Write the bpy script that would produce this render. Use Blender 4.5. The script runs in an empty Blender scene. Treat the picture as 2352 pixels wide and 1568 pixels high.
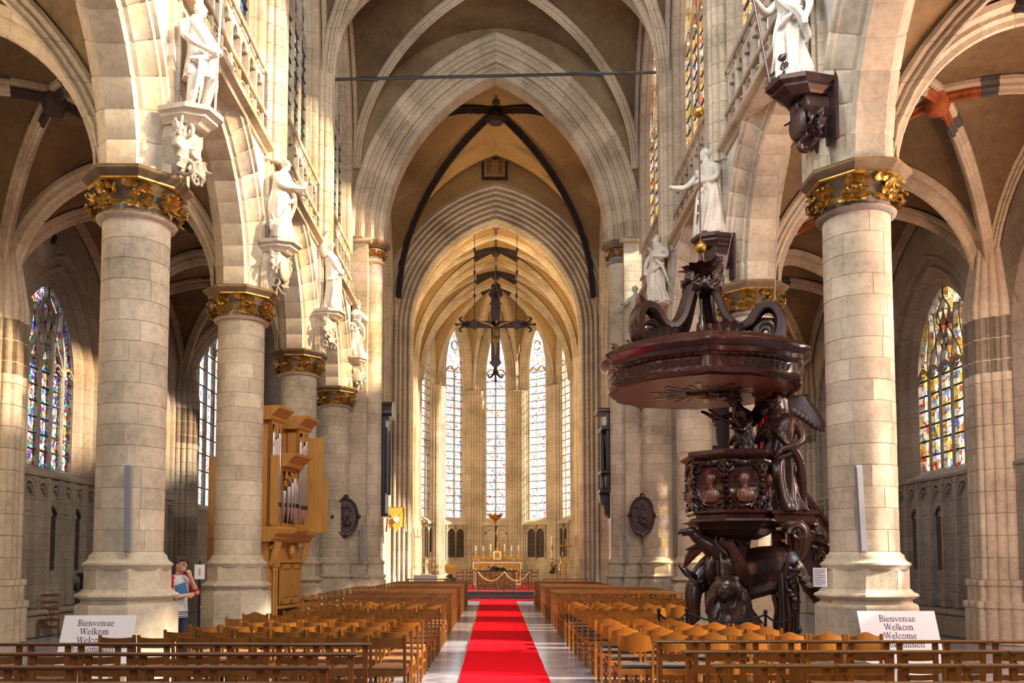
import bpy, bmesh, math, random
from mathutils import Vector, Matrix, noise
R = math.radians
PI = math.pi
S = bpy.context.scene
COL = S.collection
rnd = random.Random(7)

# ------------------------------------------------------------------ camera
cam_d = bpy.data.cameras.new('camera')
cam = bpy.data.objects.new('camera', cam_d)
COL.objects.link(cam)
cam.location = (0, 0, 1.75)
cam.rotation_euler = (R(93.5), 0, 0)
cam_d.sensor_width = 36
cam_d.lens = 2000 / 2352 * 36
cam_d.shift_x = 37 / 2352
cam_d.shift_y = (1288 - 2000 * math.tan(R(3.5)) - 784) / 2352
cam_d.clip_end = 500
S.camera = cam

# ------------------------------------------------------------------ world, sun, large lights, exposure
S.view_settings.view_transform = 'Standard'
S.view_settings.look = 'None'
S.view_settings.gamma = 1
S.view_settings.use_curve_mapping = False
S.view_settings.exposure = 0.0
w = bpy.data.worlds.new('overcast_sky'); S.world = w; w.use_nodes = True
bg = w.node_tree.nodes['Background']
bg.inputs[0].default_value = (0.93, 0.97, 1.0, 1)
bg.inputs[1].default_value = 1.6
cy = S.cycles
cy.max_bounces = 6; cy.diffuse_bounces = 4; cy.glossy_bounces = 2; cy.transmission_bounces = 2
cy.transparent_max_bounces = 12
cy.caustics_reflective = False; cy.caustics_refractive = False
cy.sample_clamp_indirect = 4
cy.use_denoising = True
cy.use_adaptive_sampling = True
cy.adaptive_threshold = 0.03

def sun(name, direction, energy, col, ang=0.6):
    d = bpy.data.lights.new(name, 'SUN'); d.energy = energy; d.color = col; d.angle = R(ang)
    o = bpy.data.objects.new(name, d); COL.objects.link(o)
    o.rotation_euler = Vector(direction).to_track_quat('-Z', 'Y').to_euler()
    return o
def area(name, loc, target, sx, sy, energy, col, spread=180):
    d = bpy.data.lights.new(name, 'AREA'); d.shape = 'RECTANGLE'; d.size = sx; d.size_y = sy
    d.energy = energy; d.color = col; d.spread = R(spread)
    o = bpy.data.objects.new(name, d); COL.objects.link(o); o.location = loc
    o.rotation_euler = (Vector(target) - Vector(loc)).to_track_quat('-Z', 'Y').to_euler()
    return o
EL = R(26)
sun('sun', (-math.cos(EL) * math.cos(R(9)), math.cos(EL) * math.sin(R(9)), -math.sin(EL)), 30, (1.0, 0.88, 0.68), 3)
area('west_fill_light', (0, -5.7, 10), (0, 14, 2), 6, 9, 750, (0.96, 0.97, 1.0))  # added fill lamp behind the camera, brightens chair backs and column fronts
area('choir_floodlight', (0, 43.3, 18.95), (0, 53, 6), 3, 0.4, 520, (1.0, 0.70, 0.36))
area('choir_uplight_left', (-4.7, 43.3, 5.5), (3, 50, 17), 0.6, 0.6, 1300, (1.0, 0.66, 0.28))
area('choir_uplight_right', (4.7, 43.3, 5.5), (-3, 50, 17), 0.6, 0.6, 900, (1.0, 0.66, 0.30))
area('nave_key_light', (4.7, 8.5, 14.0), (-5, 19, 7), 3, 5, 2000, (1.0, 0.92, 0.78))  # added warm key lamp out of view, simulates sunlit windows for the left wall
area('south_side_fill', (10.6, 11.0, 6.4), (2, 14.5, 3.5), 2.6, 4, 640, (1.0, 0.80, 0.70))  # added side lamp out of view, lights the right flanks of the columns
area('nave_cool_fill', (-4.7, 8.5, 15.0), (5, 21, 11), 3, 5, 1250, (0.74, 0.85, 1.0))  # added cool lamp out of view, counterpart of the key, for the right wall
area('right_aisle_warm_fill', (10.3, 9.2, 4.6), (8.3, 17.5, 10.3), 1.2, 1.2, 520, (1.0, 0.50, 0.25))  # added warm lamp without a fixture, turns the aisle vault orange
area('left_aisle_fill', (-8.5, 10.2, 9.6), (-8.6, 19, 7), 2, 1.2, 130, (1.0, 0.76, 0.52))  # added weak lamp without a fixture, lifts the dim left aisle

# ------------------------------------------------------------------ helpers
def P(px, py, Y):
    """photo pixel + distance along the nave -> world point (used to read places off the photograph)"""
    th = R(3.5); u = (px - 1139) / 2000; v = (1288 - 2000 * math.tan(th) - py) / 2000
    t = Y / (math.cos(th) - v * math.sin(th))
    return Vector((u * t, Y, 1.75 + (math.sin(th) + v * math.cos(th)) * t))

class MB:
    def __init__(s): s.v = []; s.f = []; s.m = Matrix.Identity(4); s.mi = []; s.cur = 0
    def at(s, loc=(0, 0, 0), rot=(0, 0, 0), sc=(1, 1, 1)):
        from mathutils import Euler
        s.m = Matrix.LocRotScale(Vector(loc), Euler(rot), Vector(sc)); return s
    def add(s, vs, fs):
        k = len(s.v); m = s.m
        s.v += [tuple(m @ Vector(p)) for p in vs]
        s.f += [tuple(i + k for i in f) for f in fs]; s.mi += [s.cur] * len(fs); return s
    def box(s, x0, x1, y0, y1, z0, z1, b=0.0):
        if b > 0:
            b = min(b, abs(x1 - x0) / 2.01, abs(y1 - y0) / 2.01, abs(z1 - z0) / 2.01)
            P8 = lambda i, z: [(x0 + i, y0 + i, z), (x1 - i, y0 + i, z), (x1 - i, y1 - i, z), (x0 + i, y1 - i, z)]
            return s.loft([P8(b, z0), P8(0, z0 + b), P8(0, z1 - b), P8(b, z1)], True, True)
        return s.loft([[(x0, y0, z0), (x1, y0, z0), (x1, y1, z0), (x0, y1, z0)], [(x0, y0, z1), (x1, y0, z1), (x1, y1, z1), (x0, y1, z1)]], True, True)
    def loft(s, rings, cap0=False, cap1=False, closed=True):
        n = len(rings[0]); vs = [p for r in rings for p in r]; fs = []
        for i in range(len(rings) - 1):
            for j in range(n if closed else n - 1):
                a = i * n + j; b = i * n + (j + 1) % n
                fs.append((a, b, b + n, a + n))
        if cap0: fs.append(tuple(range(n - 1, -1, -1)))
        if cap1: fs.append(tuple((len(rings) - 1) * n + j for j in range(n)))
        return s.add(vs, fs)
    def lathe(s, prof, n=16, c=(0, 0), a0=0.0, sx=1, sy=1, cap=True):
        rings = []
        for (r, z) in prof:
            rings.append([(c[0] + sx * r * math.cos(a0 + 2 * PI * j / n), c[1] + sy * r * math.sin(a0 + 2 * PI * j / n), z) for j in range(n)])
        return s.loft(rings, cap, cap)
    def tube(s, pts, r, n=6, cap=True, flat=1.0):
        pts = [Vector(p) for p in pts]; rings = []
        rr = r if isinstance(r, (list, tuple)) else [r] * len(pts)
        up = Vector((0, 0, 1)); prev = None
        for i, p in enumerate(pts):
            t = (pts[min(i + 1, len(pts) - 1)] - pts[max(i - 1, 0)])
            t = t.normalized() if t.length > 1e-9 else Vector((0, 0, 1))
            if prev is None:
                a = t.orthogonal().normalized() if abs(t.dot(up)) > .95 else t.cross(up).normalized()
            else:
                a = (prev - t * prev.dot(t)); a = a.normalized() if a.length > 1e-6 else t.orthogonal().normalized()
            prev = a; b = t.cross(a)
            rings.append([tuple(p + a * rr[i] * math.cos(2 * PI * j / n) + b * rr[i] * flat * math.sin(2 * PI * j / n)) for j in range(n)])
        return s.loft(rings, cap, cap)
    def sph(s, c, r, n=10, k=6, sc=(1, 1, 1)):
        prof = [(max(1e-4, r * math.sin(PI * i / k)), -r * math.cos(PI * i / k)) for i in range(k + 1)]
        rings = [[(c[0] + sc[0] * q * math.cos(2 * PI * j / n), c[1] + sc[1] * q * math.sin(2 * PI * j / n), c[2] + sc[2] * z) for j in range(n)] for q, z in prof]
        return s.loft(rings, True, True)
    def extr(s, poly, axis, a, b):
        """polygon (2D) extruded along an axis from a to b; axis x:(y,z) y:(x,z) z:(x,y)"""
        mk = {'x': lambda p, t: (t, p[0], p[1]), 'y': lambda p, t: (p[0], t, p[1]), 'z': lambda p, t: (p[0], p[1], t)}[axis]
        return s.loft([[mk(p, a) for p in poly], [mk(p, b) for p in poly]], True, True)
    def sweep(s, path, bn, prof, closed=False, caps=True):
        """prof points (u,v): u along the outward normal bn x t, v along the fixed binormal bn"""
        path = [Vector(p) for p in path]; bn = Vector(bn).normalized(); rings = []; N = len(path)
        for i, p in enumerate(path):
            t0 = path[i] - path[i - 1] if (i > 0 or closed) else path[1] - path[0]
            t1 = path[(i + 1) % N] - path[i] if (i < N - 1 or closed) else path[-1] - path[-2]
            t0.normalize(); t1.normalize()
            t = (t0 + t1).normalized(); n = bn.cross(t).normalized()
            k = 1 / max(.35, bn.cross(t0).normalized().dot(n))
            rings.append([tuple(p + n * u * k + bn * v) for u, v in prof])
        if closed: rings.append(rings[0]); caps = False
        return s.loft(rings, caps, caps)
    def mesh(s, name, mat, smooth=None):
        me = bpy.data.meshes.new(name); me.from_pydata(s.v, [], s.f)
        for m in (mat if isinstance(mat, (list, tuple)) else [mat]): me.materials.append(m)
        if any(s.mi): me.polygons.foreach_set('material_index', s.mi)
        me.validate()
        bm = bmesh.new(); bm.from_mesh(me)
        bmesh.ops.recalc_face_normals(bm, faces=bm.faces); bm.to_mesh(me); bm.free()
        if smooth:
            me.shade_smooth(); me.set_sharp_from_angle(angle=R(smooth))
        return me
    def build(s, name, mat, parent=None, smooth=None, **kw):
        return link(name, s.mesh(name, mat, smooth), parent, **kw)

def link(name, me, parent=None, loc=None, rot=None, sc=None):
    o = bpy.data.objects.new(name, me); COL.objects.link(o)
    if parent: o.parent = parent
    if loc is not None: o.location = loc
    if rot is not None: o.rotation_euler = rot
    if sc is not None: o.scale = sc
    return o
def tag(o, label=None, cat=None, group=None, kind=None):
    if label: o['label'] = label
    if cat: o['category'] = cat
    if group: o['group'] = group
    if kind: o['kind'] = kind
    return o
def thing(name, label, cat, loc=(0, 0, 0), rz=0, group=None, kind=None, rot=None):
    o = bpy.data.objects.new(name, None); COL.objects.link(o); o.location = loc
    o.rotation_euler = rot if rot else (0, 0, rz); o.empty_display_size = .1
    return tag(o, label, cat, group, kind)
def struct(name, loc=(0, 0, 0), rz=0):
    return thing(name, None, None, loc, rz, kind='structure')
KIDS = {}
def copy_tree(o, parent=None):
    c = o.copy(); COL.objects.link(c)
    if parent: c.parent = parent
    for ch in list(o.children): copy_tree(ch, c)
    return c
ORD = ['first', 'second', 'third', 'fourth', 'fifth', 'sixth', 'seventh', 'eighth', 'ninth', 'tenth', 'eleventh', 'twelfth', 'thirteenth', 'fourteenth', 'fifteenth', 'sixteenth', 'seventeenth', 'eighteenth', 'nineteenth', 'twentieth']
def circ(r, n, a0=0, a1=2 * PI): return [(r * math.cos(a0 + (a1 - a0) * i / n), r * math.sin(a0 + (a1 - a0) * i / n)) for i in range(n)]
def bez(p0, p1, p2, p3, n=10):
    out = []
    for i in range(n + 1):
        t = i / n; q = 1 - t
        out.append(tuple(q**3 * a + 3 * q * q * t * b + 3 * q * t * t * c + t**3 * d for a, b, c, d in zip(p0, p1, p2, p3)))
    return out
def spline(pts, n=6):
    """Catmull-Rom through the points"""
    out = []; pts = [Vector(p) for p in pts]
    for i in range(len(pts) - 1):
        a = pts[max(i - 1, 0)]; b = pts[i]; c = pts[i + 1]; d = pts[min(i + 2, len(pts) - 1)]
        for k in range(n):
            t = k / n
            out.append(.5 * (2 * b + (c - a) * t + (2 * a - 5 * b + 4 * c - d) * t * t + (3 * b - a - 3 * c + d) * t**3))
    out.append(pts[-1]); return out

# ------------------------------------------------------------------ materials
MATS = {}
def nodes(name):
    m = bpy.data.materials.new(name); m.use_nodes = True; MATS[name] = m
    nt = m.node_tree; b = nt.nodes['Principled BSDF']
    return m, nt, b
def N(nt, t, **kw):
    n = nt.nodes.new(t)
    for k, v in kw.items():
        if k.startswith('i_'): n.inputs[k[2:].replace('_', ' ')].default_value = v
        else: setattr(n, k, v)
    return n
def ramp(nt, fac, stops):
    r = nt.nodes.new('ShaderNodeValToRGB'); nt.links.new(fac, r.inputs[0])
    el = r.color_ramp.elements
    while len(el) < len(stops): el.new(.5)
    for e, (p, c) in zip(el, stops): e.position = p; e.color = (*c, 1)
    return r.outputs[0]
def mixc(nt, f, a, b, mode='MIX'):
    m = nt.nodes.new('ShaderNodeMix'); m.data_type = 'RGBA'; m.blend_type = mode
    for sock, val in ((m.inputs[0], f), (m.inputs[6], a), (m.inputs[7], b)):
        if hasattr(val, 'is_linked'): nt.links.new(val, sock)
        else: sock.default_value = val if not isinstance(val, tuple) else (*val, 1)
    return m.outputs[2]
def stone(name, c0, c1, c2, scale=.7, rough=.85, bump=.25, var=.16, joints=None):
    """weathered stone: broad stains, fine mottling, per-block tone, fine relief"""
    m, nt, b = nodes(name); L = nt.links.new
    geo = N(nt, 'ShaderNodeNewGeometry')
    n1 = N(nt, 'ShaderNodeTexNoise', i_Scale=scale, i_Detail=5, i_Roughness=.62); L(geo.outputs['Position'], n1.inputs['Vector'])
    n2 = N(nt, 'ShaderNodeTexNoise', i_Scale=scale * 14, i_Detail=4, i_Roughness=.7); L(geo.outputs['Position'], n2.inputs['Vector'])
    c = ramp(nt, n1.outputs['Fac'], [(.32, c0), (.5, c1), (.68, c2)])
    c = mixc(nt, .42, c, ramp(nt, n2.outputs['Fac'], [(.28, tuple(x * .42 for x in c1)), (.45, tuple(x * .85 for x in c1)), (.64, tuple(min(1, x * 1.22) for x in c1))]))
    oi = N(nt, 'ShaderNodeObjectInfo')
    v = N(nt, 'ShaderNodeMapRange'); L(oi.outputs['Random'], v.inputs[0]); v.inputs[3].default_value = 1 - var; v.inputs[4].default_value = 1 + var
    hs = N(nt, 'ShaderNodeHueSaturation'); L(c, hs.inputs['Color']); L(v.outputs[0], hs.inputs['Value'])
    col = hs.outputs[0]
    if joints:
        sep = N(nt, 'ShaderNodeSeparateXYZ'); L(geo.outputs['Position'], sep.inputs[0])
        ad = N(nt, 'ShaderNodeMath', operation='ADD'); L(sep.outputs[0], ad.inputs[0]); L(sep.outputs[1], ad.inputs[1])
        cb = N(nt, 'ShaderNodeCombineXYZ'); L(ad.outputs[0], cb.inputs[0]); L(sep.outputs[2], cb.inputs[1])
        br = N(nt, 'ShaderNodeTexBrick', i_Scale=1.0); br.inputs['Brick Width'].default_value = joints[0]; br.inputs['Row Height'].default_value = joints[1]
        br.inputs['Mortar Size'].default_value = .007; br.inputs['Mortar Smooth'].default_value = .3
        br.inputs['Color1'].default_value = (1, 1, 1, 1); br.inputs['Color2'].default_value = (.8, .8, .8, 1); br.inputs['Mortar'].default_value = (.42, .40, .38, 1)
        L(cb.outputs[0], br.inputs['Vector']); col = mixc(nt, .8, col, br.outputs['Color'], 'MULTIPLY')
    L(col, b.inputs['Base Color']); b.inputs['Roughness'].default_value = rough
    bp = N(nt, 'ShaderNodeBump', i_Strength=bump, i_Distance=.02); L(n2.outputs['Fac'], bp.inputs['Height']); L(bp.outputs[0], b.inputs['Normal'])
    return m
def plain(name, c, rough=.5, metal=0, spec=.5, coat=0, var=0, nscale=0, namt=.25, bump=0):
    m, nt, b = nodes(name); L = nt.links.new
    b.inputs['Base Color'].default_value = (*c, 1); b.inputs['Roughness'].default_value = rough; b.inputs['Metallic'].default_value = metal
    b.inputs['Specular IOR Level'].default_value = spec; b.inputs['Coat Weight'].default_value = coat; b.inputs['Coat Roughness'].default_value = .15
    if nscale:
        tc = N(nt, 'ShaderNodeTexCoord')
        n1 = N(nt, 'ShaderNodeTexNoise', i_Scale=nscale, i_Detail=4, i_Roughness=.6); L(tc.outputs['Object'], n1.inputs['Vector'])
        col = ramp(nt, n1.outputs['Fac'], [(.3, tuple(x * (1 - namt) for x in c)), (.7, tuple(min(1, x * (1 + namt)) for x in c))])
        if var:
            oi = N(nt, 'ShaderNodeObjectInfo'); v = N(nt, 'ShaderNodeMapRange'); L(oi.outputs['Random'], v.inputs[0]); v.inputs[3].default_value = 1 - var; v.inputs[4].default_value = 1 + var
            hs = N(nt, 'ShaderNodeHueSaturation'); L(col, hs.inputs['Color']); L(v.outputs[0], hs.inputs['Value']); col = hs.outputs[0]
        L(col, b.inputs['Base Color'])
        if bump:
            bp = N(nt, 'ShaderNodeBump', i_Strength=bump, i_Distance=.01); L(n1.outputs['Fac'], bp.inputs['Height']); L(bp.outputs[0], b.inputs['Normal'])
    return m
def wood(name, c, rough=.4, coat=.2, var=.12, g=(2, 2, 18), amt=.3):
    m, nt, b = nodes(name); L = nt.links.new
    tc = N(nt, 'ShaderNodeTexCoord'); mp = N(nt, 'ShaderNodeMapping'); L(tc.outputs['Object'], mp.inputs[0]); mp.inputs['Scale'].default_value = tuple(30 / x for x in g)
    n1 = N(nt, 'ShaderNodeTexNoise', i_Scale=1.0, i_Detail=5, i_Roughness=.6, i_Distortion=.6); L(mp.outputs[0], n1.inputs['Vector'])
    col = ramp(nt, n1.outputs['Fac'], [(.3, tuple(x * (1 - amt) for x in c)), (.7, tuple(min(1, x * (1 + amt * .7)) for x in c))])
    oi = N(nt, 'ShaderNodeObjectInfo'); v = N(nt, 'ShaderNodeMapRange'); L(oi.outputs['Random'], v.inputs[0]); v.inputs[3].default_value = 1 - var; v.inputs[4].default_value = 1 + var
    hs = N(nt, 'ShaderNodeHueSaturation'); L(col, hs.inputs['Color']); L(v.outputs[0], hs.inputs['Value'])
    L(hs.outputs[0], b.inputs['Base Color']); b.inputs['Roughness'].default_value = rough; b.inputs['Coat Weight'].default_value = coat; b.inputs['Coat Roughness'].default_value = .2
    return m
def glass(name, palette, cell=9, dens=1.0, white=.0, bright=1.0):
    """stained glass: coloured light passes straight through; small leaded cells"""
    m = bpy.data.materials.new(name); m.use_nodes = True; MATS[name] = m
    nt = m.node_tree; L = nt.links.new; nt.nodes.clear()
    geo = N(nt, 'ShaderNodeNewGeometry')
    mp = N(nt, 'ShaderNodeMapping'); L(geo.outputs['Position'], mp.inputs[0]); mp.inputs['Scale'].default_value = (1, 1, .75)
    vo = N(nt, 'ShaderNodeTexVoronoi', i_Scale=cell); L(mp.outputs[0], vo.inputs['Vector'])
    sp = N(nt, 'ShaderNodeSeparateColor'); L(vo.outputs['Color'], sp.inputs[0])
    big = N(nt, 'ShaderNodeTexNoise', i_Scale=1.6, i_Detail=2); L(geo.outputs['Position'], big.inputs['Vector'])
    ad = N(nt, 'ShaderNodeMath', operation='MULTIPLY_ADD'); L(big.outputs['Fac'], ad.inputs[0]); ad.inputs[1].default_value = .9; L(sp.outputs[0], ad.inputs[2])
    md = N(nt, 'ShaderNodeMath', operation='FRACT'); L(ad.outputs[0], md.inputs[0])
    n = len(palette)
    r = nt.nodes.new('ShaderNodeValToRGB'); r.color_ramp.interpolation = 'CONSTANT'; L(md.outputs[0], r.inputs[0])
    el = r.color_ramp.elements
    while len(el) < n: el.new(.5)
    for i, (e, c) in enumerate(zip(el, palette)): e.position = i / n; e.color = (*c, 1)
    ed = N(nt, 'ShaderNodeTexVoronoi', i_Scale=cell, feature='DISTANCE_TO_EDGE'); L(mp.outputs[0], ed.inputs['Vector'])
    g = N(nt, 'ShaderNodeMapRange'); L(ed.outputs['Distance'], g.inputs[0]); g.inputs[1].default_value = .02; g.inputs[2].default_value = .05; g.inputs[3].default_value = 1 - dens; g.inputs[4].default_value = 1
    col = mixc(nt, 1.0, r.outputs[0], g.outputs[0], 'MULTIPLY')
    t = N(nt, 'ShaderNodeBsdfTransparent'); L(col, t.inputs[0])
    gl = N(nt, 'ShaderNodeBsdfGlossy', i_Roughness=.25); gl.inputs[0].default_value = (.5, .5, .5, 1)
    mx = N(nt, 'ShaderNodeMixShader'); mx.inputs[0].default_value = .04; L(t.outputs[0], mx.inputs[1]); L(gl.outputs[0], mx.inputs[2])
    out = N(nt, 'ShaderNodeOutputMaterial'); L(mx.outputs[0], out.inputs[0])
    return m

M = {}
M['stone'] = stone('pale_stone', (.25, .205, .155), (.52, .445, .335), (.72, .64, .50), var=.12)
M['stone_wall'] = stone('ashlar_stone', (.26, .215, .165), (.50, .43, .33), (.66, .59, .47), joints=(.75, .36), var=.03)
M['render'] = stone('limewashed_wall', (.50, .455, .385), (.64, .59, .51), (.74, .70, .62), scale=.5, var=.02)
M['rib'] = stone('rib_stone', (.27, .215, .155), (.51, .425, .315), (.66, .57, .44), joints=(3.1, .45), var=.06)
M['shaft'] = stone('shaft_stone', (.27, .215, .155), (.51, .425, .315), (.66, .57, .44), var=.12)
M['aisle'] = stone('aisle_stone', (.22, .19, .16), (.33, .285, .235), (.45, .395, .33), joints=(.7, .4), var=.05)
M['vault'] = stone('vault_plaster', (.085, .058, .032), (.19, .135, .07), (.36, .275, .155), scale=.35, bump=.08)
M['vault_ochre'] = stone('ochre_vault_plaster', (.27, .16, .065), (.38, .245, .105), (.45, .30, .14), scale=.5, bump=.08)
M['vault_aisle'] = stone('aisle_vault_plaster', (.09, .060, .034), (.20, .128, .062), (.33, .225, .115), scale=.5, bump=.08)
M['statue'] = stone('white_statue_stone', (.40, .37, .32), (.58, .55, .49), (.68, .65, .59), scale=2, bump=.1, var=.04)
M['corbel'] = stone('corbel_stone', (.34, .29, .23), (.50, .44, .36), (.62, .56, .47), scale=3, bump=.15)
M['gold'] = plain('gilding', (.48, .27, .055), .36, .8, nscale=9, namt=.6)
M['capital'] = stone('painted_capital', (.09, .06, .035), (.16, .115, .065), (.26, .19, .11), scale=3)
M['greyring'] = stone('grey_capital_bell', (.20, .19, .18), (.28, .26, .25), (.36, .34, .33), scale=3)
M['darkwood'] = wood('dark_oak', (.034, .012, .008), .32, .3, .05, amt=.5)
M['redwood'] = wood('red_brown_oak', (.048, .013, .010), .26, .5, .05, amt=.4)
M['chair'] = wood('chair_wood', (.20, .070, .004), .45, .06, .2)
M['chair2'] = wood('amber_chair_wood', (.30, .094, .003), .42, .08, .16)
M['rail'] = wood('dark_rail_wood', (.10, .026, .008), .38, .2, .12)
M['kneel'] = wood('kneeler_wood', (.24, .080, .006), .45, .08, .15)
M['organ'] = wood('honey_oak', (.56, .27, .065), .45, .15, .05, amt=.16)
M['seat'] = plain('seat_cushion', (.045, .04, .036), .8, nscale=30, var=.1)
M['seat2'] = plain('pale_seat', (.26, .12, .05), .6, nscale=20, var=.15)
M['carpet'] = plain('red_carpet', (.72, .004, .014), .95, spec=.05, nscale=90, namt=.14, bump=.2)
M['carpet2'] = plain('choir_carpet', (.56, .07, .07), .95, spec=.05, nscale=60, namt=.12)
M['black'] = plain('black_iron', (.012, .012, .014), .4, .3)
M['brass'] = plain('brass', (.78, .52, .16), .3, .9, nscale=20, namt=.25)
M['white'] = plain('white_board', (.80, .78, .80), .5)
M['ink'] = plain('purple_ink', (.10, .012, .07), .6)
M['wax'] = plain('candle_wax', (.86, .82, .70), .5)
M['grey'] = plain('grey_enamel', (.24, .24, .27), .45)
M['tin'] = plain('organ_pipe_tin', (.72, .68, .66), .25, .9)
M['slate'] = plain('black_marble', (.022, .018, .020), .3, coat=.3, nscale=6, namt=.5)
M['plaque'] = plain('dark_bronze', (.055, .030, .030), .4, .4, nscale=10, namt=.4)
M['floor'] = stone('floor_marble', (.17, .175, .215), (.28, .285, .345), (.42, .43, .50), scale=1.3, rough=.13, bump=.04, var=.3)
M['lead'] = plain('lead_bars', (.03, .032, .04), .6)
M['reddrape'] = plain('red_drape', (.45, .01, .015), .8, nscale=14)
M['fresco'] = plain('dark_painting', (.045, .030, .024), .6, nscale=5, namt=.8)
M['bronze'] = plain('gilt_relief', (.30, .18, .06), .45, .6, nscale=14, namt=.6, bump=.6)
M['goldcloth'] = plain('gold_cloth', (.80, .40, .05), .5, .2, nscale=16, namt=.4)
M['paintrib'] = plain('painted_rib', (.30, .075, .020), .7, nscale=5, namt=.4)
M['paintgrey'] = plain('grey_painted_rib', (.09, .085, .09), .7, nscale=4, namt=.3)
M['darkrib'] = plain('dark_crossing_rib', (.035, .022, .020), .8, nscale=4, namt=.4)
M['soffit'] = wood('soffit_oak', (.26, .095, .07), .4, .2, .05, amt=.35)
M['medal'] = wood('medallion_oak', (.17, .065, .038), .35, .3, .05, amt=.4)
M['ropewhite'] = plain('cream_rope', (.6, .38, .2), .8)
PAL = [(.97, .96, .95), (.92, .90, .85), (.97, .96, .95), (.05, .09, .62), (.78, .06, .05), (.95, .93, .88), (.10, .25, .75), (.95, .72, .12), (.93, .92, .90), (.55, .04, .12), (.06, .45, .22), (.97, .95, .90), (.75, .30, .08), (.12, .14, .55)]
PALW = [(.97, .96, .95)] * 12 + [(.90, .55, .15), (.95, .95, .95), (.35, .40, .80), (.97, .96, .95), (.93, .88, .70), (.75, .18, .10), (.95, .95, .97), (.40, .70, .75)]
PALR = [(.98, .95, .88), (.90, .45, .06), (.95, .80, .25), (.97, .95, .92), (.75, .08, .04), (.97, .95, .90), (.92, .60, .12), (.15, .25, .65), (.96, .90, .80)]
PALN = [(.55, .58, .62), (.30, .34, .42), (.10, .14, .50), (.70, .72, .75), (.45, .42, .36), (.62, .66, .72), (.16, .18, .30)]
M['glass'] = glass('stained_glass', PAL, 11)
M['glassw'] = glass('pale_stained_glass', PALW, 6, .45)
M['glassr'] = glass('warm_stained_glass', PALR, 7, .8)
M['glassn'] = glass('north_stained_glass', PALN, 7, .9)
# ------------------------------------------------------------------ vault and arch geometry
def arc_half(w, h, n, d=0.0):
    """left half of a pointed arch, springing to apex, offset outward by d"""
    r = (w * w + h * h) / (2 * w); c = r - w; q = r + d
    a1 = math.acos(max(-1, min(1, -c / q)))
    return [(c + q * math.cos(PI + (a1 - PI) * i / n), q * math.sin(PI + (a1 - PI) * i / n)) for i in range(n + 1)]
def arch_pts(w, h, n, d=0.0, zs=0.0, z0=None):
    L = arc_half(w, h, n, d); pts = [(x, z + zs) for x, z in L] + [(-x, z + zs) for x, z in reversed(L[:-1])]
    if z0 is not None: pts = [(pts[0][0], z0)] + pts + [(pts[-1][0], z0)]
    return pts
def q_of(u, w, h):
    r = (w * w + h * h) / (2 * w); u = min(1, abs(u)) * w
    return math.sqrt(max(0, r * r - (u + r - w) ** 2)) / h
def moulded(w, h, zs, prof, n=12, z0=None, mb=None, off=(0, 0)):
    """arch moulding: prof is a list of (offset out from the opening, depth)"""
    mb = mb or MB(); cols = [arch_pts(w, h, n, d, zs, z0) for d, y in prof]
    rings = [[(cols[j][i][0] + off[0], prof[j][1] + off[1], cols[j][i][1]) for j in range(len(prof))] for i in range(len(cols[0]))]
    return mb.loft(rings, closed=False)
def voussoir(w, h, prof, f0, f1, right, g=.012, m=2):
    mb = MB(); e = .006 / max(.1, f1 - f0) * (f1 - f0); fs = [f0, f0 + e] + [f0 + (f1 - f0) * k / m for k in range(1, m)] + [f1 - e, f1]
    rings = []
    for k, f in enumerate(fs):
        edge = k in (0, len(fs) - 1); ring = []
        for j, (d, y) in enumerate(prof):
            r = (w * w + h * h) / (2 * w); c = r - w
            dd = d + (g if edge else 0); yy = y + (g if edge and j < len(prof) / 2 else -g if edge else 0); q = r + dd
            a1 = math.acos(-c / q); a = PI + (a1 - PI) * f
            x = c + q * math.cos(a)
            ring.append((-x if right else x, yy, q * math.sin(a)))
        rings.append(ring)
    return mb.loft(rings, True, True)
def vault_mesh(cx, cy, hx, hy, zs, h, w=None, n=12):
    w = w or max(hx, hy); mb = MB(); vs = []; fs = []
    T = [-math.cos(PI * i / (2 * n)) for i in range(2 * n + 1)]
    for i in range(2 * n + 1):
        for j in range(2 * n + 1):
            vs.append((cx + T[i] * hx, cy + T[j] * hy, zs + h * max(q_of(T[i], w, h), q_of(T[j], w, h))))
    K = 2 * n + 1
    for i in range(2 * n):
        for j in range(2 * n):
            a, b, c, d = i * K + j, (i + 1) * K + j, (i + 1) * K + j + 1, i * K + j + 1
            if (i < n) == (j < n): fs += [(a, b, c), (a, c, d)]
            else: fs += [(a, b, d), (b, c, d)]
    return mb.add(vs, fs)
RIB = [(.02, -.15), (-.06, -.15), (-.09, -.11), (-.10, -.06), (-.16, -.08), (-.20, -.035), (-.27, -.04), (-.29, 0), (-.27, .04), (-.20, .035), (-.16, .08), (-.10, .06), (-.09, .11), (-.06, .15), (.02, .15)]
def rib_path(p0, p1, zs, h, w, n=14, u0=-1, u1=1):
    """pointed rib springing over p0 and p1 (x, y)"""
    out = []
    for i in range(n + 1):
        u = u0 + (u1 - u0) * i / n; u = math.copysign(1 - (1 - abs(u)) ** 1.35, u) if u0 == -1 and u1 == 1 else u
        k = (u + 1) / 2
        out.append((p0[0] + (p1[0] - p0[0]) * k, p0[1] + (p1[1] - p0[1]) * k, zs + h * q_of(u, w, h)))
    return out
def rib(mb, p0, p1, zs, h, w, sc=1.0, lift=0.0, u0=-1, u1=1, n=14, prof=RIB):
    d = Vector((p1[0] - p0[0], p1[1] - p0[1], 0)).normalized(); bn = d.cross(Vector((0, 0, 1)))
    return mb.sweep(rib_path(p0, p1, zs, h, w, n, u0, u1), bn, [(u * sc + lift, v * sc) for u, v in prof])
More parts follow.
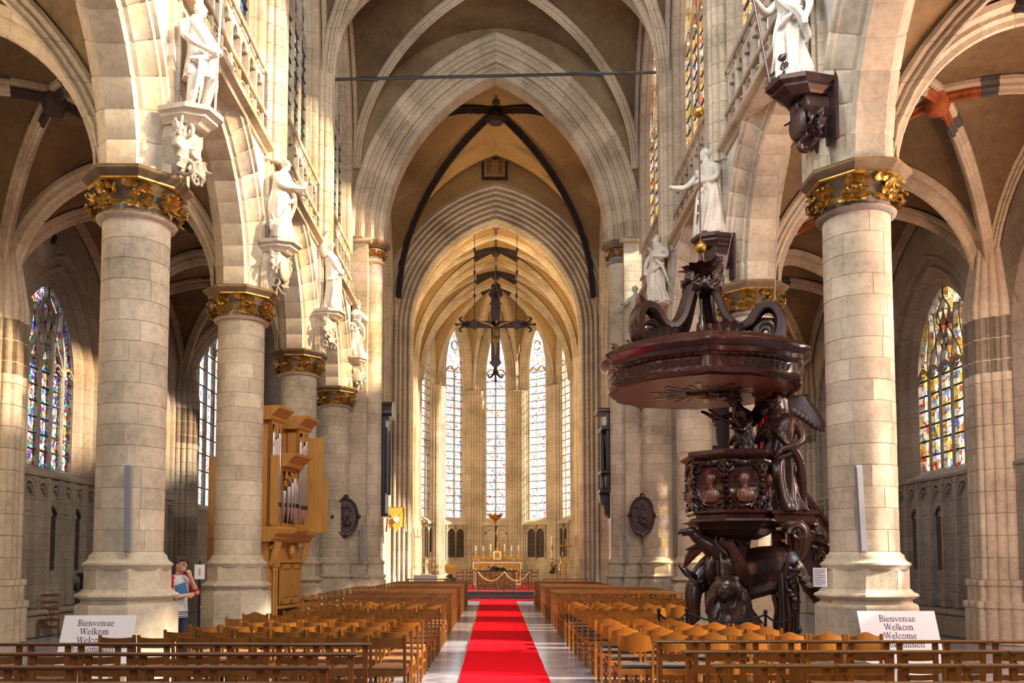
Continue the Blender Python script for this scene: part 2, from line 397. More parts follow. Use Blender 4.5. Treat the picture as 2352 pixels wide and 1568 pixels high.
def rib_stones(parent, p0, p1, zs, h, w, sc=1.0, n=12, mat=None):
    pts = rib_path(p0, p1, zs, h, w, n * 3); d = Vector((p1[0] - p0[0], p1[1] - p0[1], 0)).normalized(); bn = d.cross(Vector((0, 0, 1)))
    full = [(u * sc, v * sc) for u, v in RIB]; thin = [(u * sc * .955, v * sc * .955) for u, v in RIB]
    for i in range(n):
        q = [Vector(x) for x in pts[i * 3:i * 3 + 4]]; e = .010 / max(.05, (q[1] - q[0]).length)
        path = [q[0], q[0].lerp(q[1], e), q[1], q[2], q[3].lerp(q[2], e), q[3]]; rings = []
        for k, p in enumerate(path):
            j_ = i * 3 + (0, 0, 1, 2, 3, 3)[k]
            t = (Vector(pts[min(j_ + 1, len(pts) - 1)]) - Vector(pts[max(j_ - 1, 0)])).normalized(); nn = bn.cross(t).normalized()
            rings.append([tuple(p + nn * u + bn * v) for u, v in (thin if k in (0, 5) else full)])
        MB().loft(rings, True, True).build('rib_stone', mat or M['shaft'], parent, 20)
def scallop(hw, dep, k, amp=.07, top=.5):
    base = [(-hw, 0), (-hw * top, -dep), (hw * top, -dep), (hw, 0)]
    seg = [math.dist(base[i], base[i + 1]) for i in range(3)]; tot = sum(seg); pts = [(-hw, .1)]
    for i in range(k * 5 + 1):
        t = i / (k * 5) * tot; j = 0
        while j < 2 and t > seg[j]: t -= seg[j]; j += 1
        a, b = base[j], base[j + 1]; f = t / seg[j]
        nx, ny = (b[1] - a[1]) / seg[j], -(b[0] - a[0]) / seg[j]
        bump = amp * abs(math.sin(PI * i / 5)) ** .6
        pts.append((a[0] + (b[0] - a[0]) * f + nx * bump, a[1] + (b[1] - a[1]) * f + ny * bump))
    return pts + [(hw, .1)]
DRUM = {}
def drums(parent, prof, z0, z1, mat, loc, rz, ch=.5):
    n = max(1, round((z1 - z0) / ch)); h = (z1 - z0) / n; key = (id(prof), round(h, 4), mat.name)
    if key not in DRUM:
        sh = lambda k, z: [(x * k, y * k - .0 if y < 0 else y, z) for x, y in prof]
        DRUM[key] = MB().loft([sh(.965, 0), sh(1, .009), sh(1, h - .009), sh(.965, h)], True, True).mesh('stone_block', mat, 26)
    for i in range(n): link('stone_block', DRUM[key], parent, (loc[0], loc[1], z0 + i * h), (0, 0, rz))
def cluster(name, parent, prof, z0, z1, mat, loc, rz, base=0.0, taper=0, ch=0):
    mb = MB()
    if ch:
        drums(parent, prof, z0 + base, z1 - (.3 if taper else 0), mat, loc, rz, ch); zb = z0 + base; z0 = z1 - .3 - base * .9 if taper else z0
        if base: MB().loft([[(x * k, y * k if y < 0 else y, zb - base + base * f) for x, y in prof] for f, k in ((0, 1.22), (.55, 1.22), (.56, 1.28), (.66, 1.28), (.67, 1.12), (.9, 1.12), (.91, 1.18), (1, 1.18), (1.0, 1.0))], True, True).build('base_moulding', mat, parent, 40, loc=loc, rot=(0, 0, rz))
        if not taper: return
        base = 0
    if base:
        for za, zb, k in ((z0, z0 + base * .55, 1.22), (z0 + base * .55, z0 + base * .66, 1.28), (z0 + base * .66, z0 + base * .9, 1.12), (z0 + base * .9, z0 + base, 1.18)):
            mb.loft([[(x * k, y * k if y < 0 else y, za) for x, y in prof], [(x * k, y * k if y < 0 else y, zb) for x, y in prof]], True, True)
    top = [[(x * (1 - .6 * f), y * (1 - .55 * f) if y < 0 else y, z1 + taper * f) for x, y in prof] for f in (0, .25, .6, 1)] if taper else [[(x, y, z1) for x, y in prof]]
    mb.loft([[(x, y, z0 + base * .9) for x, y in prof]] + top, True, True)
    return mb.build(name, mat, parent, 40, loc=loc, rot=(0, 0, rz))
def wall_bay(B, z0, z1, w, zsill, zs, h, prof, mat, parent, loc, rz, sc=0.0, name='wall_panel', ztop=None, B2=None, sill=True, smooth=35):
    """wall face with one arched opening (half width w at the glass) and a moulded reveal; local x along, y depth"""
    mb = MB(); wf = w + prof[0][0]; y0 = prof[0][1]; n = 14; B2 = B if B2 is None else B2
    T = ztop or (lambda s: z1)
    arch = arch_pts(w, h, n, prof[0][0], zs)
    def quad(a, b, c, d): mb.add([(p[0], y0, p[1]) for p in (a, b, c, d)], [(0, 1, 2, 3)])
    for s0, s1 in ((-B, sc - wf), (sc + wf, B2)):
        K = 8 if ztop else 1
        for k in range(K):
            a = s0 + (s1 - s0) * k / K; b = s0 + (s1 - s0) * (k + 1) / K
            quad((a, z0), (b, z0), (b, T(b)), (a, T(a)))
    if zsill > z0: quad((sc - wf, z0), (sc + wf, z0), (sc + wf, zsill - .25), (sc - wf, zsill - .25))
    quad((sc - wf, zsill - .25), (sc - wf, zs), (sc - wf, zs), (sc - wf, zsill))
    for a, b in zip(arch[:-1], arch[1:]):
        quad((a[0] + sc, a[1]), (b[0] + sc, b[1]), (b[0] + sc, max(T(b[0] + sc), b[1])), (a[0] + sc, max(T(a[0] + sc), a[1])))
    moulded(w, h, zs, prof, n, zsill - .25, mb, (sc, 0))
    o = mb.build(name, mat, parent, smooth, loc=loc, rot=(0, 0, rz))
    if sill:
        D = prof[-1][1]
        MB().extr([(y0 - .06, zsill - .32), (y0 - .06, zsill - .25), (D, zsill + .04), (D + .1, zsill + .04), (D + .1, zsill - .32)], 'x', sc - wf, sc + wf).build('sill', mat, parent, loc=loc, rot=(0, 0, rz))
    return o
def bar(mb, pts, wd, y0, y1):
    """flat-sided stone bar along a path in the window plane"""
    mb.sweep([(x, (y0 + y1) / 2, z) for x, z in pts], (0, 1, 0), [(-wd, y0 - (y0 + y1) / 2), (wd, y0 - (y0 + y1) / 2), (wd, y1 - (y0 + y1) / 2), (-wd, y1 - (y0 + y1) / 2)])
WN = [0]
def window(loc, rz, w, zsill, zs, h, lights, rows, gmat, mmat, depth=0.0, mw=.05, sc=0.0, head=.0, tracery=1, mpos=None):
    WN[0] += 1
    W = struct('window_%d' % WN[0], loc, rz)
    xs = [sc - w + 2 * w * i / lights for i in range(lights + 1)]
    def top(x): # height of the opening at x
        r = (w * w + h * h) / (2 * w); u = abs(x - sc); return zs + math.sqrt(max(0, r * r - (min(u, w) + r - w) ** 2))
    zhead = zs - head
    for x in xs[1:-1]:
        MB().extr([(x - mw, depth - .05), (x - mw * .4, depth - .10), (x + mw * .4, depth - .10), (x + mw, depth - .05), (x + mw, depth + .05), (x - mw, depth + .05)], 'z', zsill, zhead + .2).build('mullion', mmat, W)
    zr = [zsill + (zhead - zsill) * k / rows for k in range(rows + 1)]
    for z in zr[1:]:
        MB().box(sc - w, sc + w, depth - .035, depth - .004, z - .022, z + .022).build('saddle_bar', M['lead'], W)
    dx = xs[1] - xs[0]; pane = MB().add([(-.5, 0, 0), (.5, 0, 0), (.5, 0, 1), (-.5, 0, 1)], [(0, 1, 2, 3)]).mesh('pane', gmat)
    for i in range(lights):
        for k in range(rows):
            link('pane', pane, W, loc=((xs[i] + xs[i + 1]) / 2, depth, zr[k]), sc=(dx, 1, zr[k + 1] - zr[k]))
        pts = [(xs[i], zhead), (xs[i + 1], zhead)] + [(x, top(x)) for x in [xs[i + 1] + (xs[i] - xs[i + 1]) * k / 6 for k in range(7)]]
        MB().add([(x, depth, z) for x, z in pts], [tuple(range(len(pts)))]).build('pane', gmat, W)
    t = MB(); y0, y1 = depth - .08, depth + .04
    hl = dx * .62
    for i in range(lights):                                   # cusped light heads
        c = (xs[i] + xs[i + 1]) / 2
        if zhead + hl < top(c) - .05:
            bar(t, [(c + x, zhead - .05 + z) for x, z in arch_pts(dx / 2, hl, 6)], .028, y0, y1)
            for sg in (-1, 1):
                bar(t, [(c + sg * dx * .46, zhead + .05), (c + sg * dx * .2, zhead + hl * .42), (c + sg * dx * .26, zhead + hl * .66)], .018, y0 + .02, y1)
    if tracery and lights >= 3:
        H = zs + h
        def ogee(x0, z0, x1, z1, sw): return [(x, z) for x, z in bez((x0, z0), (x0 + sw, z0 + (z1 - z0) * .45), (x1 - sw, z0 + (z1 - z0) * .55), (x1, z1), 9)]
        for i in range(1, lights):                            # flowing bars rising from each mullion
            x = xs[i]; z0 = zhead + .1
            for sg in (-1, 1):
                x1 = sc + (x - sc) * .45 + sg * w * .28; z1 = min(top(x1) - .03, z0 + h * .72)
                if abs(x1 - sc) < w and z1 > z0 + .3: bar(t, ogee(x, z0, x1, z1, sg * dx * .3), .028, y0, y1)
        for sg in (-1, 1):
            bar(t, ogee(sc, zhead + h * .28, sc + sg * w * .22, zhead + h * .62, sg * w * .35), .03, y0, y1)
            bar(t, ogee(sc + sg * w * .22, zhead + h * .62, sc, H - .05, sg * w * .1), .03, y0, y1)
    elif tracery:
        bar(t, [(sc + .11 * w * x, zs + h * .55 + .11 * w * z * 1.4) for x, z in circ(3.2, 14)] , .02, y0, y1)
    if t.v: t.build('tracery', mmat, W)
    return W

# ------------------------------------------------------------------ plan
NW, BAY = 5.05, 5.6
COLY = [13.3, 18.9, 24.5, 30.1]
SIDES = (('left', -1), ('right', 1))
def frame(side, y, x): return ((side * x, y, 0), R(90) if side < 0 else R(-90))

# floor with separate slabs where the photograph tells them apart
fl = MB().add([(-16, -8, -.012), (16, -8, -.012), (16, 60, -.012), (-16, 60, -.012)], [(0, 1, 2, 3)]).build('floor', M['floor'])
tag(fl, kind='structure')
tile_me = MB().loft([[(-.275, 0, -.011), (0, -.275, -.011), (.275, 0, -.011), (0, .275, -.011)], [(-.275, 0, -.003), (0, -.275, -.003), (.275, 0, -.003), (0, .275, -.003)], [(-.271, 0, 0), (0, -.271, 0), (.271, 0, 0), (0, .271, 0)]], False, True).mesh('floor_tile', M['floor'])
k = 0
for j in range(26):
    for i in range(-4, 6):
        x = .555 * i + (.2775 if j % 2 else 0); y = 8.3 + .2775 * j
        if -1.75 < x < 2.2 and not (-.42 < x - .08 < .42): link('floor_tile', tile_me, fl, loc=(x, y, rnd.uniform(-.0015, .0)))

# ------------------------------------------------------------------ nave arcade walls
ARCW, ARCH, SPR = 2.2, 2.85, 7.62
AP = [(.52, 0.0), (.50, -.05), (.45, -.075), (.40, -.06), (.38, .0), (.32, .02), (.30, .09), (.14, .25), (.11, .24), (.09, .30), (.0, .335), (0, .78), (.09, .82), (.12, .88), (.32, 1.05), (.52, 1.1)]
VN = 9
VOUS = {(k, r): voussoir(ARCW, ARCH, AP, k / VN, (k + 1) / VN, r).mesh('voussoir', M['stone'], 30) for k in range(VN) for r in (0, 1)}
SC_PROF = scallop(.40, .30, 7, .05, .55)
for sname, sg in SIDES:
    W = struct('wall_nave_' + sname)
    spr = SPR + (0 if sg < 0 else .1)
    for b in range(4):
        yc = 10.5 + BAY * b; loc, rz = frame(sg, yc, NW)
        mb = MB()
        for face, dep in ((.0, 0), (.0, 1.1)):
            ext = arch_pts(ARCW, ARCH, 16, .5, spr); ext = [p for p in ext if abs(p[0]) <= 2.8]
            ext = [(-2.8, ext[0][1])] + ext + [(2.8, ext[-1][1])]
            ztop = 10.72 if dep == 0 else 13
            for a, c in zip(ext[:-1], ext[1:]):
                mb.add([(a[0], dep, a[1]), (c[0], dep, c[1]), (c[0], dep, ztop), (a[0], dep, ztop)], [(0, 1, 2, 3)])
            for s0, s1 in ((-2.8, -2.5), (2.5, 2.8)): mb.add([(s0, dep, spr), (s1, dep, spr), (s1, dep, ztop), (s0, dep, ztop)], [(0, 1, 2, 3)])
        mb.build('wall_panel', M['render'], W, loc=loc, rot=(0, 0, rz))
        for (k, r), me in VOUS.items():
            link('voussoir', me, W, loc=(loc[0], loc[1], spr), rot=(0, 0, rz))
        # string course
        MB().extr([(.05, 10.60), (-.05, 10.60), (-.09, 10.66), (-.20, 10.70), (-.22, 10.74), (-.22, 10.80), (-.02, 10.88), (.3, 10.90), (.3, 10.6)], 'x', -2.42, 2.42).build('string_course', M['rib'], W, loc=loc, rot=(0, 0, rz))
        # triforium: back wall, mullions, arched heads, quatrefoil rings, rails
        if b > 0 or True:
            MB().add([(-2.8, .5, 10.7), (2.8, .5, 10.7), (2.8, .5, 12.5), (-2.8, .5, 12.5)], [(0, 1, 2, 3)]).build('passage_wall', M['aisle'], W, loc=loc, rot=(0, 0, rz))
            mul = MB().box(-.045, .045, .0, .14, 10.85, 12.45, .02).mesh('mullion', M['stone'])
            n = 8; dx = 4.5 / n
            head = MB(); head.sweep([(x, .07, 12.08 + z) for x, z in arch_pts(dx / 2 - .03, .24, 5)], (0, 1, 0), [(-.03, -.06), (.02, -.06), (.14, -.05), (.14, .05), (.02, .06), (-.03, .06)])
            head = head.mesh('arch_head', M['stone'])
            quat = MB(); quat.sweep([(dx * .47 * x, .07, dx * .47 * z) for x, z in circ(1, 16)], (0, 1, 0), [(-.03, -.05), (.03, -.05), (.03, .05), (-.03, .05)], True)
            for a in range(4):
                ca, sa = math.cos(a * PI / 2 + PI / 4), math.sin(a * PI / 2 + PI / 4)
                quat.sweep([(dx * (.24 * ca + .15 * x), .07, dx * (.24 * sa + .15 * z)) for x, z in circ(1, 8)], (0, 1, 0), [(-.015, -.035), (.015, -.035), (.015, .035), (-.015, .035)], True)
            quat = quat.mesh('quatrefoil', M['stone'])
            sub = MB(); sub.sweep([(x, .07, z) for x, z in arch_pts(dx / 2 - .02, .3, 5)], (0, 1, 0), [(-.02, -.05), (.02, -.05), (.02, .05), (-.02, .05)])
            sub = sub.mesh('arch_head', M['stone'])
            W2 = thing('triforium', None, None, loc, rz); W2.parent = W
            for i in range(n + 1): link('mullion', mul, W2, loc=(-2.25 + dx * i, 0, 0))
            for i in range(n):
                c = -2.25 + dx * (i + .5); link('arch_head', head, W2, loc=(c, 0, 0))
                if i % 2 == 0: link('quatrefoil', quat, W2, loc=(c, 0, 11.18))
                else: link('arch_head', sub, W2, loc=(c, 0, 11.05))
            for z, r in ((11.5, .045), (12.47, .06)): MB().box(-2.42, 2.42, -.05, .16, z - r, z + r, .02).build('rail', M['stone'], W2)
        # clerestory wall and its window
        q = lambda s: 15.6 + 5.2 * q_of(s / 2.8, 5.05, 5.2)
        RP = [(.20, 0), (.17, -.03), (.13, .02), (.10, .08), (.10, .14), (.05, .16), (.03, .24), (0, .28), (0, .42)]
        wall_bay(2.8, 12.5, 0, 2.02, 12.56, 15.9, 4.2, RP, M['rib'], W, loc, rz, ztop=q, sill=False, name='clerestory_wall')
        window(loc, rz, 2.02, 12.5, 15.9, 4.2, 5, 9, M['glassn'] if sg < 0 else M['glassr'], M['rib'], .34, .06)
    for y in [7.7] + COLY[:3]:
        loc, rz = frame(sg, y, NW)
        cluster('wall_shaft', W, SC_PROF, 10.5, 15.75, M['shaft'], loc, rz, ch=.44)
        MB().box(-.36, .36, -.10, .05, spr + .0, 10.6, .02).box(-.26, .26, -.16, .0, spr, 10.6, .02).build('pilaster', M['stone_wall'], W, loc=loc, rot=(0, 0, rz))
    # plain nave wall, aisle wall and roofs towards the entrance, out of the picture
    MB().box(sg * 5.05, sg * 6.15, -6, 7.7, 7.6, 21.2).box(sg * 10.95, sg * 11.6, -6, 7.7 if sg > 0 else 18.9, 0, 11.2).box(sg * 6.15, sg * 11.6, -6, 7.7, 11.0, 11.3).box(sg * 6.0, sg * 11.7, 7.7, 30.5, 11.15, 11.35).build('wall_panel', M['render'], W)
WW = struct('wall_west')
MB().box(-12, -3.4, -6.4, -6, 0, 21.3).box(3.4, 12, -6.4, -6, 0, 21.3).box(-3.4, 3.4, -6.4, -6, 0, 5).box(-3.4, 3.4, -6.4, -6, 17, 21.3).build('wall_panel', M['aisle'], WW)
MB().add([(-3.4, -6.2, 5), (3.4, -6.2, 5), (3.4, -6.2, 17), (-3.4, -6.2, 17)], [(0, 1, 2, 3)]).build('pane', M['glassw'], WW)
for i in range(1, 5): MB().box(-3.4 + 1.36 * i - .08, -3.4 + 1.36 * i + .08, -6.3, -6.05, 5, 17).build('mullion', M['aisle'], WW)
V = struct('ceiling')
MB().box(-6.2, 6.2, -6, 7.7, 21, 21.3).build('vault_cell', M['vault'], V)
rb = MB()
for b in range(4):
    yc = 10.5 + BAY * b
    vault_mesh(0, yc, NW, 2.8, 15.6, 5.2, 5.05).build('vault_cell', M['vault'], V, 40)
    y0, y1 = yc - 2.8, yc + 2.8
    if b == 3: rib_stones(V, (-NW, y0), (NW, y1), 15.6, 5.2, 5.05, 1.0, 18)
    else: rib(MB(), (-NW, y0), (NW, y1), 15.6, 5.2, 5.05, 1.0, n=22).build('rib', M['rib'], V, 20)
    if b == 3: rib_stones(V, (-NW, y1), (NW, y0), 15.6, 5.2, 5.05, 1.0, 18); rib_stones(V, (-NW, y0), (NW, y0), 15.6, 5.2, 5.05, 1.25, 18)
    else:
        rib(MB(), (-NW, y1), (NW, y0), 15.6, 5.2, 5.05, 1.0, n=22).build('rib', M['rib'], V, 20)
        rib(MB(), (-NW, y0), (NW, y0), 15.6, 5.2, 5.05, 1.25, n=22).build('rib', M['rib'], V, 20)
    for sx in (-1, 1): rib(MB(), (sx * (NW - .06), y0), (sx * (NW - .06), y1), 15.6, 5.2, 5.05, .62, n=18).build('rib', M['rib'], V, 20)
    MB().lathe([(.05, 20.35), (.32, 20.42), (.36, 20.6), (.3, 20.85)], 12, (0, yc)).build('boss', M['rib'], V, 40)
# iron tie rod
t = MB().tube([P(748, 183, 25.2), P(1508, 166, 26.6)], .045, 6)
for f in (.13, .8): p = P(742, 183, 25.2).lerp(P(1515, 166, 26.6), f); t.tube([p - Vector((.25, 0, 0)), p + Vector((.25, .03, 0))], .07, 6)
tag(t.build('tie_rod', M['lead']), 'long thin iron tie rod spanning the nave high under the vault', 'rod')

# ------------------------------------------------------------------ crossing
CA_W, CA_H, CA_Z = 4.0, 6.15, 13.2
CP = [(1.22, .0), (1.18, -.08), (1.08, -.10), (1.0, -.02), (.98, .10), (.90, .14), (.86, .06), (.76, .02), (.68, .10), (.68, .24), (.60, .30), (.54, .22), (.44, .20), (.36, .28), (.36, .44), (.28, .50), (.22, .42), (.12, .40), (.02, .50), (0, .66), (0, 1.2), (.3, 1.4), (1.2, 1.5)]
XW = struct('wall_crossing')
K = 15
CV = {(k, r): voussoir(CA_W, CA_H, CP, k / K, (k + 1) / K, r, .014, 2).mesh('voussoir', M['stone'], 28) for k in range(K) for r in (0, 1)}
for me in CV.values(): link('voussoir', me, XW, loc=(0, 30.1, CA_Z))
mb = MB(); ext = arch_pts(CA_W, CA_H, 20, 1.15, CA_Z)
qn = lambda s: 15.6 + 5.2 * q_of(s / NW, 5.05, 5.2)
for dep in (-.01, 1.45):
    for a, c in zip(ext[:-1], ext[1:]):
        ha, hc = (max(qn(a[0]), a[1]) + .1, max(qn(c[0]), c[1]) + .1) if dep < 1 else (21.5, 21.5)
        mb.add([(a[0], dep, a[1]), (c[0], dep, c[1]), (c[0], dep, hc), (a[0], dep, ha)], [(0, 1, 2, 3)])
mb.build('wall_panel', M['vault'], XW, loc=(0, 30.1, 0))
# crossing vault with dark painted ribs
vault_mesh(0, 36.2, 4.9, 4.9, 14.3, 6.75, 4.9).build('vault_cell', M['vault_ochre'], V, 40)
for a, c in (((-4.7, 31.4), (4.7, 41)), ((-4.7, 41), (4.7, 31.4))): rib(MB(), a, c, 14.3, 6.75, 4.9, .9, n=22).build('rib', M['darkrib'], V, 40)
MB().lathe([(.05, 20.4), (.30, 20.45), (.42, 20.6), (.40, 20.95), (.3, 21.1)], 14, (0, 36.2)).build('boss', M['darkrib'], V, 40)
bk = MB()      # painted foliage around the boss
for a in range(8):
    aa = a * PI / 4
    for r_ in (.75, 1.05):
        bk.sph((r_ * math.cos(aa), 36.2 + r_ * math.sin(aa), 20.97 - .06 * r_ * r_), .17 if r_ < 1 else .1, 7, 4, (1, 1, .5))
bk.build('boss_leaf', M['darkrib'], V, 40)
# choir arch: continuous mouldings from floor to apex
HP = [(1.6, .0)]
for i in range(7):
    d = 1.5 - .21 * i; y = .0 + .13 * i
    HP += [(d, y), (d - .02, y - .06), (d - .08, y - .085), (d - .14, y - .05), (d - .15, y + .06), (d - .19, y + .11)]
HP += [(0, .95), (0, 1.3), (.5, 1.5)]
mb = moulded(4.02, 5.3, 12.9, HP, 18, .0)
sp = MB(); ext = arch_pts(4.02, 5.3, 18, 1.58, 12.9, 0.0)
for a, c in zip(ext[:-1], ext[1:]):
    sp.add([(a[0], .01, a[1]), (c[0], .01, c[1]), (c[0] if abs(a[0] - c[0]) > .01 else c[0] * 1.35, .01, 22 if abs(a[0] - c[0]) > .01 else c[1]), (a[0] if abs(a[0] - c[0]) > .01 else a[0] * 1.35, .01, 22 if abs(a[0] - c[0]) > .01 else a[1])], [(0, 1, 2, 3)])
sp.build('spandrel', M['vault_ochre'], XW, loc=(0, 40.7, 0))
mb.build('choir_arch', M['rib'], XW, 28, loc=(0, 40.7, 0))
mb = MB()
for sx in (-1, 1):
    for i in range(6): mb.lathe([(.12, 0), (.12, 1.0), (.09, 1.06), (.07, 1.2), (.07, 14.2)], 8, (sx * (4.75 + .22 * i), 40.55 - .05 * (i % 2)), cap=True)
mb.build('wall_shaft', M['rib'], XW, 40)
# open book painted on the crossing vault cell
bp_ = thing('painted_book', 'open book painted in a square frame on the ochre crossing vault', 'painting', (-.06, 40.64, P(1134, 386, 40.6).z), 0)
MB().box(-.62, .62, -.02, .02, -.55, .55).build('frame', M['darkrib'], bp_)
MB().extr([(-.5, -.05), (-.25, -.085), (0, -.05), (.25, -.085), (.5, -.05), (.5, -.02), (-.5, -.02)], 'z', -.42, .42).build('page', M['vault_ochre'], bp_)
mb = MB()
for c in (-.27, .27):
    for i in range(6): mb.box(c - .12, c + .12 - .05 * (i % 2), -.088, -.082, .28 - .11 * i, .31 - .11 * i)
tag(mb.build('lettering', M['darkrib'], bp_), kind='stuff')
# transepts
for sname, sg in SIDES:
    T = struct('wall_transept_' + sname)
    loc, rz = frame(sg, 36.2, 4.9)
    wall_bay(4.5, 0, 0, 3.9, -.1, 11.5, 5.0, [(.5, 0), (.42, -.05), (.36, .06), (.2, .1), (.15, .2), (0, .3), (0, .8)], M['rib'], T, loc, rz, ztop=lambda s: 22, sill=False)
    loc, rz = frame(sg, 36.2, 11.4)
    wall_bay(5.0, 0, 19, 2.9, 4.0, 10.2, 4.6, [(.7, 0), (.6, -.05), (.5, .08), (.35, .12), (.3, .24), (.1, .3), (0, .45), (0, .6)], M['aisle'], T, loc, rz)
    window(loc, rz, 2.9, 4.0, 10.2, 4.6, 6, 9, M['glassw'], M['aisle'], .5, .06)
    MB().box(sg * 4.9, sg * 11.9, 31.2, 41.5, 19, 19.3).box(sg * 5.2, sg * 11.9, 41.0, 41.4, 0, 19).box(sg * 6.2, sg * 11.4, 30.4, 30.9, 11, 19.3).build('wall_panel', M['aisle'], T)

# ------------------------------------------------------------------ choir and apse
CW = 4.85
CH = struct('wall_choir')
CBY = [44.3, 48.4, 52.5]
qc = lambda s: 13.2 + 6.3 * q_of(s / 2.05, 4.85, 6.3)
CRP = [(.36, 0), (.34, -.06), (.28, -.08), (.24, .02), (.20, .06), (.17, .0), (.12, .02), (.10, .12), (.06, .2), (.0, .22), (0, .45)]
CPROF = scallop(.46, .24, 7, .05, .5)
for sg in (-1, 1):
    for i, y in enumerate(CBY):
        loc, rz = frame(sg, y, CW)
        wall_bay(2.05, 0, 0, 1.15, 4.7, 13.8, 3.6, CRP, M['rib'], CH, loc, rz, ztop=qc)
        window(loc, rz, 1.15, 4.7, 13.8, 3.6, 2, 20, M['glassr'] if sg > 0 else M['glassn'], M['rib'], .36, .05)
        if i: cluster('wall_shaft', CH, CPROF, .3, 13.6, M['rib'], frame(sg, y - 2.05, CW)[0], rz, 1.2)
for i, y in enumerate(CBY):
    vault_mesh(0, y, CW, 2.05, 13.2, 6.3, CW).build('vault_cell', M['vault_ochre'], V, 40)
    for a, c in (((-CW, y - 2.05), (CW, y + 2.05)), ((-CW, y + 2.05), (CW, y - 2.05))): rib(MB(), a, c, 13.2, 6.3, CW, .75, n=20).build('rib', M['rib'], V, 20)
    rib(MB(), (-CW, y + 2.05), (CW, y + 2.05), 13.2, 6.3, CW, 1.0, n=20).build('rib', M['rib'], V, 20)
    for sx in (-1, 1):      # dark painted stretches beside the keystone
        for sy in (-1, 1): rib(MB(), (0, y), (sx * CW, y + sy * 2.05), 13.2, 6.3, CW, .84, n=4, u0=-1, u1=1) if 0 else None
    mb = MB()
    for a, c in (((-CW, y - 2.05), (CW, y + 2.05)), ((-CW, y + 2.05), (CW, y - 2.05))): rib(mb, a, c, 13.2, 6.3, CW, .84, u0=-.26, u1=.26, n=8)
    mb.build('painted_rib', M['darkrib'], V, 40)
    MB().lathe([(.04, 18.95), (.2, 19.0), (.24, 19.15), (.2, 19.4)], 10, (0, y)).build('boss', M['darkrib'], V, 40)
MB().box(-.03, .03, 42, 54.9, 19.36, 19.46).build('ridge_rib', M['darkrib'], V)
AC = 54.7; AR = 4.89
def apv(a): return (AR * math.sin(R(a)), AC + AR * math.cos(R(a)))
for a0, a1 in ((-90, -54), (-54, -18), (-18, 18), (18, 54), (54, 90)):
    p, q2 = apv(a0), apv(a1)
    am = R((a0 + a1) / 2); ap = AR * math.cos(R(18)); hw = AR * math.sin(R(18))
    loc = (ap * math.sin(am), AC + ap * math.cos(am), 0); rz = -am
    if True:
        qa = lambda s: 13.2 + 6.3 * q_of(s / hw, 4.85, 6.3)
        wall_bay(hw, 0, 0, .65, 4.65, 14.6, 3.3, [(.62, 0), (.60, -.06), (.52, -.08), (.48, .0), (.44, .05), (.40, -.01), (.33, 0), (.30, .08), (.24, .14), (.18, .10), (.1, .14), (.06, .15), (0, .16), (0, .4)], M['rib'], CH, loc, rz, ztop=qa)
        window(loc, rz, .65, 4.65, 14.6, 3.3, 2, 20, M['glassw'], M['rib'], .17, .035)
        # niche with two dark painted panels below the window
        nb = thing('niche', None, None, loc, rz); nb.parent = CH
        MB().box(-.95, .95, -.16, -.02, 4.15, 4.35, .03).build('cornice', M['rib'], nb)
        for x in (-.36, .36):
            MB().add([(x - .36, -.01, 2.0), (x + .36, -.01, 2.0), (x + .36, -.01, 3.95), (x - .36, -.01, 3.95)], [(0, 1, 2, 3)]).build('painted_panel', M['fresco'] if a0 != -18 else M['rib'], nb)
            mb = MB(); bar(mb, [(x + u, 3.55 + v) for u, v in arch_pts(.36, .42, 6)], .035, -.12, -.02)
            for s_ in (-.36, .36): mb.box(x + s_ - .04, x + s_ + .04, -.12, -.02, 1.9, 4.15)
            mb.build('tracery', M['rib'], nb)
    else:
        MB().box(-hw, hw, 0, .2, 0, 20).build('wall_panel', M['rib'], CH, loc=loc, rot=(0, 0, rz))
    mb = MB(); vs = []; n = 8       # vault cell of the apse
    for i in range(n + 1):
        for j in range(2 * n + 1):
            t_ = i / n; s_ = -1 + j / n
            x = (p[0] + q2[0]) / 2 + s_ * (q2[0] - p[0]) / 2; y = (p[1] + q2[1]) / 2 + s_ * (q2[1] - p[1]) / 2
            vs.append((x * t_, AC + (y - AC) * t_, 13.2 + 6.3 * max(q_of(t_, 4.85, 6.3), q_of(s_, 4.85, 6.3))))
    mb.add(vs, [(i * (2 * n + 1) + j, i * (2 * n + 1) + j + 1, (i + 1) * (2 * n + 1) + j + 1, (i + 1) * (2 * n + 1) + j) for i in range(n) for j in range(2 * n)])
    mb.build('vault_cell', M['vault_ochre'], V, 40)
for a in (-54, -18, 18, 54):
    p = apv(a); d = Vector((p[0], p[1] - AC, 0)).normalized()
    loc = (p[0], p[1], 0); cluster('wall_shaft', CH, scallop(.72, .34, 9, .10, .55), .3, 13.4, M['rib'], loc, -R(a), 1.2)
    for sc_, mt, u0, u1, nm in ((.8, M['rib'], -1, 0, 'rib'), (.9, M['darkrib'], -.24, -.02, 'painted_rib')):
        pts = []
        for i in range(15):
            u = -1 + i / 14 if u0 == -1 else u0 + (u1 - u0) * i / 14
            pts.append((p[0] * abs(u), AC + (p[1] - AC) * abs(u), 13.2 + 6.3 * q_of(u, 4.85, 6.3)))
        MB().sweep(pts, (-d).cross(Vector((0, 0, 1))), [(x * sc_, y_ * sc_) for x, y_ in RIB]).build(nm, mt, V, 40)
MB().lathe([(.05, 18.9), (.3, 19.0), (.38, 19.2), (.3, 19.5)], 12, (0, AC)).build('boss', M['darkrib'], V, 40)

